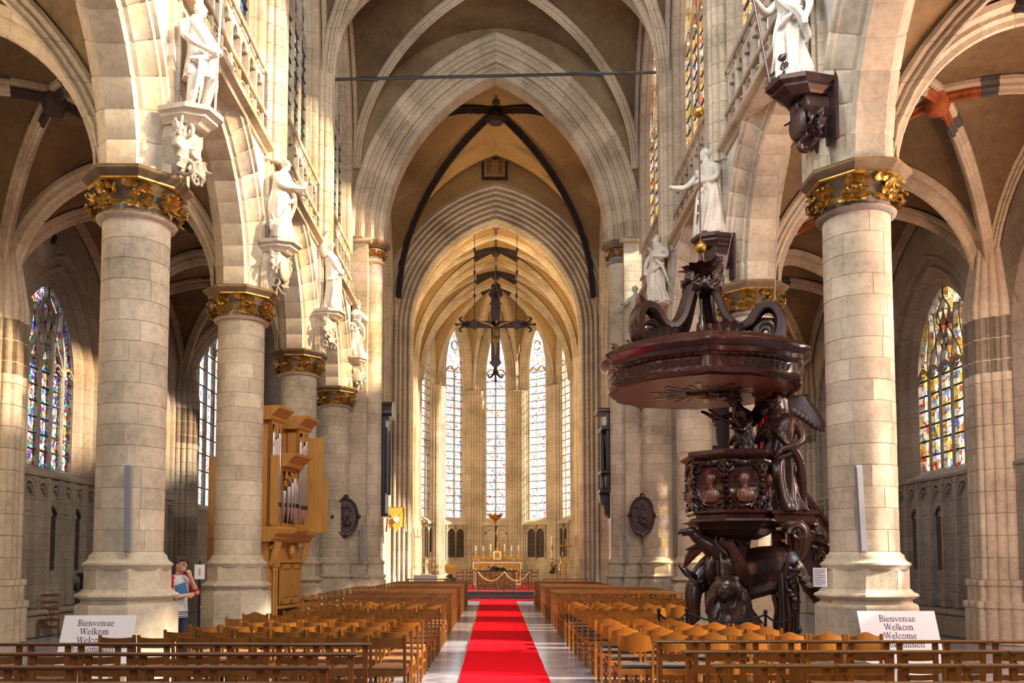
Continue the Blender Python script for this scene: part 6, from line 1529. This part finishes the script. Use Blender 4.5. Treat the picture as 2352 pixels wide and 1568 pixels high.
cpm.sph((.06, -.2, .12), .10, 10, 7, (.9, 1, 1.2)); cpm.tube([(0, -.15, -.05), (.04, -.18, .06)], .05, 7)
for s in (-1, 1): cpm.tube(spline([(s * .08, -.15, -.12), (s * .4, -.16, .0), (s * .78, -.12, .12)], 4), [.06, .055, .05, .045, .045, .04, .035, .03, .03], 8)
cpm.lathe([(.14, -.9), (.17, -.75), (.15, -.66)], 10, (0, -.17)); link('corpus', fuse(cpm, .03, 'corpus', M['bronze']), hc)
for s, px in ((-1, 1090), (1, 1188)):
    tp = P(px, 522, 42.4) - c0; ch = MB().tube([(s * 1.0, 0, .25), tuple(tp)], .018, 5)
    for f in (.25, .5, .75): q_ = Vector((s * 1.0, 0, .25)).lerp(tp, f); ch.lathe([(.02, q_.z - .12), (.06, q_.z - .08), (.06, q_.z + .08), (.02, q_.z + .12)], 6, (q_.x, q_.y))
    ch.build('chain', M['lead'], hc)

# ------------------------------------------------------------------ monuments and plaques on the crossing piers
for k, (px, py, sg) in enumerate(((793, 1187, -1), (1475, 1184, 1))):
    p = P(px, py, 29.75); o = thing('oval_plaque', 'dark oval relief plaque on the %s crossing pier' % ('left', 'right')[k], 'plaque', (p.x, 29.78, p.z), R(14 * -sg), group='oval plaques')
    MB().lathe([(.0, .0), (.36, 0), (.36, .03)], 32, sy=1.55).build('field', M['plaque'], o, 40, rot=(R(90), 0, 0))
    MB().lathe([(.36, .0), (.38, .05), (.42, .06), (.45, .03), (.45, -.05), (.36, -.05)], 32, sy=1.5).build('rim', M['plaque'], o, 40, rot=(R(90), 0, 0))
    e = MB(); r = random.Random(k)
    e.sph((.06, -.06, -.22), .12, 8, 6, (1.2, .5, 1)); e.sph((.06, -.06, -.02), .06, 7, 5); e.sph((-.1, -.05, .05), .07, 7, 5, (.7, .5, 2.5)); e.box(-.04, .14, -.05, 0, .26, .30)
    for i in range(12): e.sph((r.uniform(-.22, .22), -.04, r.uniform(-.4, .4)), r.uniform(.03, .06), 6, 4)
    e.build('relief', M['plaque'], o, 50)
    e = MB()
    for a in range(4): e.sph((.44 * math.sin(a * PI / 2), -.04, .66 * math.cos(a * PI / 2)), .075, 7, 5); scroll(e, (.42 * math.sin(a * PI / 2), -.05, .68 * math.cos(a * PI / 2)), .09, 1, .02, .025)
    e.build('crest', M['plaque'], o, 50)
for k, sg in enumerate((-1, 1)):
    m = thing('black_monument', 'tall black marble wall monument on the inner side of the %s crossing pier' % ('left', 'right')[k], 'monument', (sg * 4.02, 31.9, 0), R(90) if sg < 0 else R(-90), group='black monuments')
    if sg < 0:
        MB().box(-.5, .5, -.02, .14, 3.45, 7.1, .01).build('slab', M['slate'], m); MB().box(-.5, -.4, -.10, 0, 4.2, 6.6, .01).box(.4, .5, -.10, 0, 4.2, 6.6, .01).build('pilaster', M['slate'], m)
        MB().extr([(-.55, 7.0), (-.62, 7.1), (-.62, 7.2)] + [(.62 * math.cos(a), 7.2 + .42 * math.sin(a)) for a in [PI - PI * i / 10 for i in range(11)]] + [(.62, 7.1), (.55, 7.0)], 'y', -.24, .14).build('arched_hood', M['slate'], m)
        MB().box(-.55, .55, -.12, .14, 3.35, 3.47, .02).build('ledge', M['slate'], m)
    else:
        MB().box(-.45, .45, .0, .14, 4.3, 7.2, .01).build('slab', M['slate'], m)
        for z, d in ((7.15, .34), (6.5, .2), (4.9, .22), (4.2, .26)): MB().box(-.55, .55, -d, .14, z, z + .16, .04).build('cornice', M['slate'], m)
        MB().lathe([(.08, 4.4), (.06, 4.9)], 10, (0, -.08)).lathe([(.09, 5.05), (.075, 6.4), (.09, 6.5)], 10, (0, -.08)).build('colonnette', M['slate'], m, 50)
        MB().extr([(-.26, 4.2), (-.2, 3.9), (-.1, 3.75), (-.06, 3.5), (.14, 3.3), (.14, 4.2)], 'x', -.3, .3).build('console', M['slate'], m)
p = P(872, 782, 31.0); tag(MB().lathe([(.01, .22), (.03, .2), (.05, .1), (.10, -.05), (.12, -.12), (.10, -.13)], 14).sph((0, 0, -.14), .03, 6, 4).build('hand_bell', M['gold'], None, 50, loc=(p.x - .02, 30.98, p.z)), 'small gold bell fixed high on the round shaft of the left crossing pier', 'bell')
g = thing('wall_monument', 'grey wall monument with pale carved figures beyond the pulpit', 'monument', (P(1652, 980, 40.8).x, 40.9, P(1652, 980, 40.8).z))
MB().box(-.75, .75, -.05, .1, -1.5, 1.4, .02).build('slab', M['plaque'], g); mb = MB(); figure(mb, H=1.1, seed=6, arms=[[(-.12, 0, .77), (-.3, -.1, .8), (-.4, -.1, .9)]]); link('carved_figure', fuse(mb, .025, 'carved_figure', M['corbel']), g, loc=(-.3, -.15, -.9))

# ------------------------------------------------------------------ loudspeakers, notices, lamps, cabinet
for k, (px0, px1, ya, yb, tilt) in enumerate(((294, 292, 1068, 1270, 0), (1972, 1984, 1068, 1270, 1))):
    a, b = P(px0, ya, 12.72), P(px1, yb, 12.72); d = a - b
    o = thing('column_loudspeaker', 'slim grey loudspeaker strip on the %s' % ('nearest left column', 'nearest right column')[k], 'loudspeaker', b, 0, 'column loudspeakers', rot=(0, math.atan2(d.x, d.z), 0))
    MB().box(-.045, .045, -.02, .05, 0, d.length, .008).build('housing', M['grey'], o); MB().box(-.036, .036, -.026, -.02, .03, d.length - .03, .002).build('grille', M['grey'], o)
for k, (px, ya, yb) in enumerate(((831, 1205, 1290), (1438, 1236, 1290))):
    a, b = P(px, ya, 30.05), P(px, yb, 30.05)
    o = thing('column_loudspeaker', 'small grey loudspeaker strip low on the %s crossing pier' % ('left', 'right')[k], 'loudspeaker', b, 0, 'column loudspeakers')
    MB().box(-.05, .05, -.03, .05, 0, a.z - b.z, .01).build('housing', M['grey'], o); MB().box(-.04, .04, -.036, -.03, .04, a.z - b.z - .04, .002).build('grille', M['grey'], o)
o = thing('low_bench', 'low black wooden bench against the wall of the right aisle', 'bench', (9.55, 20.2, 0), R(80))
MB().box(-.6, .6, -.2, .2, .36, .42, .01).build('bench_seat', M['slate'], o)
for s in (-1, 1): MB().box(s * .5 - .04, s * .5 + .04, -.18, .18, 0, .36, .01).build('bench_end', M['slate'], o)
o = thing('confession_stall', 'black wooden stall in the shadow of the left aisle behind the nearest column', 'stall', (-10.1, 22.6, 0), R(90))
MB().box(-.35, .35, .1, .5, 0, 1.35, .02).build('back_panel', M['slate'], o); MB().box(-.35, .35, -.3, .1, .42, .5, .01).build('seat_board', M['slate'], o); MB().box(-.42, .42, .05, .55, 1.35, 1.45, .03).build('top_moulding', M['slate'], o)
for s in (-1, 1): MB().box(s * .35 - .03, s * .35 + .03, -.3, .12, 0, .8, .01).build('side_panel', M['slate'], o)
p = P(1897, 1326, 12.62); n = thing('paper_notice', 'printed paper notice fixed on the base of the nearest right column', 'notice', (p.x - .02, 12.80, p.z), R(-44))
MB().box(-.10, .10, -.006, 0, -.14, .14).build('sheet', M['white'], n); mb = MB()
for i in range(9): mb.box(-.08, .08 - .05 * (i % 3 == 2), -.008, -.006, .10 - .026 * i, .108 - .026 * i)
tag(mb.build('printed_line', M['grey'], n), kind='stuff')
for k, (px, py, Y) in enumerate(((2152, 516, 20.4), (125, 550, 20.4))):
    p = P(px, py, Y); o = thing('spot_lamp', 'small black spot lamp clamped to a rib in the %s aisle' % ('right', 'left')[k], 'lamp', p, 0, 'aisle spot lamps', rot=(R(60), 0, R(-40 if k == 0 else 40)))
    MB().lathe([(.03, .12), (.06, .08), (.07, -.1), (.06, -.11)], 12).build('housing', M['black'], o, 50); MB().tube([(0, 0, .1), (0, .06, .2), (0, .05, .32)], .014, 6).build('bracket', M['black'], o, 50)
    em, nt, b_ = nodes('lamp_glow'); b_.inputs['Emission Color'].default_value = (1, .85, .6, 1); b_.inputs['Emission Strength'].default_value = 6
    MB().lathe([(.0, -.112), (.055, -.112)], 12).build('lens', em, o)
cb_ = thing('tall_cabinet', 'tall honey-oak cabinet in the left aisle behind the second left column', 'cabinet', (-8.1, 26.2, 0), R(10))
MB().box(-.55, .55, -.05, .6, 0, 4.9, .02).build('body', M['organ'], cb_)
for x0, x1 in ((-.5, -.02), (.02, .5)):
    for z0, z1_ in ((.3, 2.2), (2.4, 4.6)): MB().box(x0, x1, -.08, -.05, z0, z1_, .02).build('door_panel', M['organ'], cb_)
nb_ = thing('notice_stand', 'white notice on a dark stand between the first two left columns', 'notice', (P(459, 1310, 17.8).x, 17.8, 0), R(10))
MB().box(-.02, .02, -.02, .02, .02, 1.75).lathe([(.16, 0), (.16, .02), (.03, .04)], 12).build('stand', M['black'], nb_); MB().box(-.10, .10, -.03, -.02, 1.38, 1.68, .004).build('sheet', M['white'], nb_); mb = MB()
for i in range(5): mb.box(-.02, .02, -.034, -.03, 1.58 - .03 * i, 1.592 - .03 * i)
tag(mb.build('printed_line', M['ink'], nb_), kind='stuff')
ft = thing('stone_pedestal', 'white stone pedestal standing between the pulpit and the nearest right column', 'pedestal', (P(1815, 1400, 16.8).x, 16.8, 0))
MB().box(-.16, .16, -.16, .16, 0, .22, .02).build('foot', M['statue'], ft); MB().loft([[(s * r_, t * r_, z) for s, t in ((-1, -1), (1, -1), (1, 1), (-1, 1))] for z, r_ in ((.22, .13), (.9, .12), (.95, .16), (1.0, .16), (1.04, .08), (1.1, .14), (1.16, .05))], True, True).build('shaft', M['statue'], ft)
hs = thing('hanging_loudspeaker', 'dark round loudspeaker hanging from the right aisle vault at the frame edge', 'loudspeaker', P(2358, 4, 13.2))
MB().lathe([(.02, .28), (.2, .22), (.26, .05), (.24, -.14), (.2, -.18)], 18).build('housing', M['slate'], hs, 50); MB().tube([(0, 0, .25), (0, 0, .9)], .012, 6).build('rod', M['black'], hs)

# ------------------------------------------------------------------ welcome signs
def arcp(cx, cy, rx, ry, a0, a1, n=10): return [(cx + rx * math.cos(R(a0 + (a1 - a0) * i / n)), cy + ry * math.sin(R(a0 + (a1 - a0) * i / n))) for i in range(n + 1)]
TK, TN, XH = .115, .05, .64
def glyph(c):
    s = lambda x, y, w=.13: ([(x - w, y), (x + w, y)], TN)
    st = lambda x, h: [([(x, 0), (x, h)], TK), s(x, .02), ([(x - .13, h - .03), (x, h - .03)], TN)]
    hump = lambda x0, x1: [([(x0, XH - .16)] + arcp((x0 + x1) / 2 + .02, XH - .2, (x1 - x0) / 2 - .02, .2, 150, 0, 8), .075), ([(x1, XH - .2), (x1, 0)], TK), s(x1, .02)]
    if c == 'B': return .72, [([(.14, 0), (.14, 1)], TK), ([(0, .02), (.34, .02)], TN), ([(0, .98), (.32, .98)], TN), ([(.14, .98)] + arcp(.32, .76, .22, .22, 90, -90) + [(.14, .54)], .08), ([(.14, .54)] + arcp(.36, .28, .26, .26, 90, -90) + [(.14, .02)], .09)]
    if c == 'i': return .34, st(.16, XH) + [([(.10, .88), (.22, .88)], .12)]
    if c == 'l': return .34, st(.16, 1.02)
    if c == 'n': return .72, st(.15, XH) + hump(.15, .52)
    if c == 'm': return 1.06, st(.15, XH) + hump(.15, .50) + hump(.50, .86)
    if c == 'u': return .72, [([(.17, XH), (.17, .22)] + arcp(.33, .2, .16, .19, 180, 330, 7), .09), ([(.52, XH), (.52, 0)], TK), ([(.04, XH - .02), (.17, XH - .02)], TN), ([(.40, XH - .02), (.52, XH - .02)], TN), ([(.52, .02), (.66, .02)], TN)]
    if c == 'e': return .62, [([(.10, .36), (.49, .36)], TN), (arcp(.31, .32, .22, .31, 8, 180), .075), (arcp(.31, .32, .24, .31, 180, 320), .105)]
    if c == 'c': return .58, [(arcp(.31, .32, .22, .31, 50, 180), .08), (arcp(.31, .32, .24, .31, 180, 315), .105), ([(.42, .56), (.50, .50)], .1)]
    if c == 'o': return .70, [(arcp(.34, .32, .25, .31, 45, 225), .105), (arcp(.34, .32, .25, .31, 225, 405), .09)]
    if c == 'v': return .64, [([(.08, XH), (.31, .02)], TK), ([(.31, .02), (.54, XH)], .06), s(.08, XH - .02, .1), s(.54, XH - .02, .09)]
    if c == 'W': return 1.18, [([(.08, 1), (.34, .02)], TK), ([(.34, .02), (.58, .95)], .06), ([(.56, 1), (.82, .02)], TK), ([(.82, .02), (1.06, 1)], .06), s(.08, .98), s(.56, .98), s(1.06, .98, .1)]
    if c == 'k': return .68, st(.15, 1.02) + [([(.18, .30), (.50, XH)], .06), ([(.28, .38), (.56, .02)], TK), s(.50, XH - .02, .1), s(.58, .02, .11)]
    return .3, []
def lettering(text, size, parent, z, y=-.011):
    wd = sum(glyph(c)[0] for c in text); x = -wd / 2; mb = MB()
    for c in text:
        a, strokes = glyph(c)
        for k, (pts, t) in enumerate(strokes):
            mb.sweep([((x + px_) * size, y - .0004 * k, z + pz * size) for px_, pz in pts], (0, 1, 0), [(-t / 2 * size, -.001), (t / 2 * size, -.001), (t / 2 * size, .001), (-t / 2 * size, .001)])
        x += a
    return tag(mb.build('lettering', M['ink'], parent), kind='stuff')
for k, (pxa, pxb, pyt, cs) in enumerate(((150, 314, 1413, (222, 222, 221, 218)), (1968, 2145, 1403, (2058, 2060, 2062, 2075)))):
    a, b = P(pxa, pyt, 12.42), P(pxb, pyt, 12.42); H_ = a.z / math.cos(R(21)); yb = 12.42 - a.z * math.tan(R(21))
    s = thing('welcome_sign', 'white four-language welcome board leaning on the base of the nearest %s column' % ('left', 'right')[k], 'sign', ((a.x + b.x) / 2, yb, 0), 0, 'welcome signs', rot=(R(-21), 0, 0))
    w_ = (b.x - a.x) / 2
    MB().box(-w_, w_, -.01, .01, .30, H_, .002).build('board', M['white'], s)
    MB().box(-w_ + .45 if k == 0 else -w_ + .40, w_ - .25 if k == 0 else w_ - .2, -.008, .008, .0, .31, .002).box(-.2, .2, .01, .03, .0, .5).build('stand', M['white'], s)
    for i, tx in enumerate(('Bienvenue', 'Welkom', 'Welcome', 'Willkommen')):
        o = lettering(tx, .090, s, H_ - .155 - .124 * i); o.location.x = -.04 if k == 0 else .0

# ------------------------------------------------------------------ visitor
M['skin'] = plain('skin', (.62, .34, .24), .55); M['shirtgrey'] = plain('grey_jersey', (.52, .53, .56), .9); M['shirtred'] = plain('red_jersey', (.45, .015, .03), .9)
M['jeans'] = plain('dark_jeans', (.03, .025, .06), .9); M['hair'] = plain('dark_brown_hair', (.035, .018, .012), .6); M['book'] = plain('blue_book', (.03, .14, .30), .5)
pr = thing('person', 'person in grey shirt with red sleeves, hand on chin, beside the nearest left column', 'person', (P(411, 1300, 14.25).x, 14.25, 0), R(62))
b = MB()
for s in (-1, 1):
    b.tube(spline([(s * .09, 0, .95), (s * .10, -.01, .52), (s * .10, .02, .10), (s * .10, 0, .05)], 5), [.095, .09, .085, .08, .075, .07, .065, .06, .058, .055, .05, .045, .04, .045, .045, .045], 10)
    b.tube([(s * .10, .05, .04), (s * .10, -.10, .045), (s * .10, -.17, .03)], [.045, .048, .03], 8)
    b.tube([(s * .17, 0, 1.47), (s * .20, 0, 1.42)], [.07, .07], 8)
tors = [(.92, .165, .105), (1.0, .16, .10), (1.1, .15, .095), (1.25, .165, .105), (1.38, .185, .11), (1.46, .18, .095), (1.52, .10, .07), (1.54, .06, .06)]
b.loft([[(rx * math.cos(t), ry * math.sin(t), z) for t in [2 * PI * j_ / 20 for j_ in range(20)]] for z, rx, ry in tors], True, True)
hc_ = Vector((.0, -.05, 1.685)); b.tube([(0, 0, 1.50), (0, -.03, 1.62)], [.06, .055], 10)
b.sph(hc_, .10, 16, 12, (.80, .98, 1.17)); b.sph(hc_ + Vector((0, -.045, -.07)), .055, 10, 7, (.95, .9, .8))
b.tube([hc_ + Vector((0, -.092, .03)), hc_ + Vector((0, -.122, -.015)), hc_ + Vector((0, -.098, -.022))], [.012, .017, .012], 7)
b.sph(hc_ + Vector((0, -.092, -.052)), .018, 7, 5, (1.5, .8, .5)); b.sph(hc_ + Vector((0, -.094, -.066)), .016, 7, 5, (1.3, .8, .5))
for s in (-1, 1): b.sph(hc_ + Vector((s * .082, .01, -.005)), .024, 8, 6, (.5, .9, 1.3)); b.sph(hc_ + Vector((s * .032, -.082, .02)), .014, 7, 5)
RA = [(.19, -.01, 1.44), (.27, -.13, 1.22), (.06, -.20, 1.50)]; LA = [(-.19, 0, 1.44), (-.26, -.08, 1.17), (-.02, -.22, 1.20)]
for A_, g in ((RA, 1), (LA, -1)):
    b.tube(A_[:2], [.058, .046], 9); b.tube(A_[1:], [.046, .030], 9)
    w_ = Vector(A_[2]); d = (w_ - Vector(A_[1])).normalized(); sd_ = d.cross(Vector((0, -1, 0))).normalized()
    b.sph(w_ + d * .035, .036, 8, 6, (1, .7, 1.1))
    for i in range(4):
        q_ = w_ + d * .06 + sd_ * (i - 1.5) * .018; b.tube([q_, q_ + d * .035 + Vector((0, -.012, 0)), q_ + d * (.058 - .006 * abs(i - 1.5)) + Vector((0, .004, .0)), q_ + d * .066 + Vector((0, .025, 0))], [.011, .0105, .009, .007], 6)
    b.tube([w_ + d * .02 + sd_ * .025, w_ + d * .05 + sd_ * .048, w_ + d * .075 + sd_ * .045], [.013, .012, .009], 6)
link('body', fuse(b, .011, 'body', M['skin']), pr)
sh = MB(); sh.loft([[(1.10 * rx * math.cos(t) * (1 + .02 * math.sin(5 * t + z * 20)), 1.16 * ry * math.sin(t), z) for t in [2 * PI * j_ / 24 for j_ in range(24)]] for z, rx, ry in [(.84, .168, .115), (.88, .17, .115)] + tors[1:6] + [(1.50, .115, .085), (1.525, .085, .075)]], False, False).build('shirt', M['shirtgrey'], pr, 60)
for z in (.85, .885, .92): MB().lathe([(.186, z), (.19, z + .008), (.187, z + .016)], 24, sy=.72, cap=False).build('dark_stripe', M['jeans'], pr, 60)
MB().lathe([(.098, 1.515), (.095, 1.535), (.08, 1.53)], 16, (0, -.005), sy=.85, cap=False).build('collar', M['shirtred'], pr, 60)
for A_ in (RA, LA):
    e = Vector(A_[1]); s0 = Vector(A_[0]); w_ = Vector(A_[2]); MB().tube([s0 + Vector((-.05 if s0.x > 0 else .05, 0, .05)), s0, s0.lerp(e, .5), e, e.lerp(w_, .30)], [.070, .076, .066, .062, .052], 12).build('sleeve', M['shirtred'], pr, 60)
for s in (-1, 1): MB().tube(spline([(s * .088, 0, .93), (s * .10, -.01, .52), (s * .10, .02, .08)], 5), [.112, .108, .10, .095, .09, .086, .082, .078, .074, .07, .066], 12).build('trouser_leg', M['jeans'], pr, 60)
hr = MB(); hr.sph(hc_ + Vector((0, .018, .030)), .105, 16, 12, (.84, .95, 1.06)); r = random.Random(1)
for i in range(40): a = r.uniform(0, 2 * PI); e = r.uniform(.25, 1.4); hr.sph(hc_ + Vector((.085 * math.cos(a) * math.cos(e), .012 + .098 * math.sin(a) * math.cos(e), .02 + .115 * math.sin(e))), .026, 6, 4)
for i in range(8): hr.sph(hc_ + Vector((r.uniform(-.06, .06), -.075, r.uniform(.075, .11))), .026, 6, 4)
hm = fuse(hr, .012, 'hair', M['hair'])
bm = bmesh.new(); bm.from_mesh(hm); bmesh.ops.delete(bm, geom=[v for v in bm.verts if v.co.z < hc_.z + .048 and v.co.y < hc_.y - .02 or v.co.z < hc_.z - .05], context='VERTS'); bm.to_mesh(hm); bm.free(); link('hair', hm, pr)
gl = MB()
for s in (-1, 1): gl.sweep([(hc_.x + s * .036 + .028 * x, hc_.y - .104, hc_.z + .018 + .02 * z) for x, z in circ(1, 14)], (0, 1, 0), [(-.004, -.003), (.004, -.003), (.004, .003), (-.004, .003)], True); gl.tube([hc_ + Vector((s * .064, -.102, .022)), hc_ + Vector((s * .082, -.03, .022)), hc_ + Vector((s * .084, .015, .012))], .004, 5)
gl.tube([hc_ + Vector((-.010, -.106, .022)), hc_ + Vector((.010, -.106, .022))], .004, 5).build('glasses', M['black'], pr)
MB().box(-.085, .085, -.015, .015, -.12, .12, .004).build('book', M['book'], pr, None, loc=(-.09, -.18, 1.27), rot=(R(8), R(-18), R(-20)))
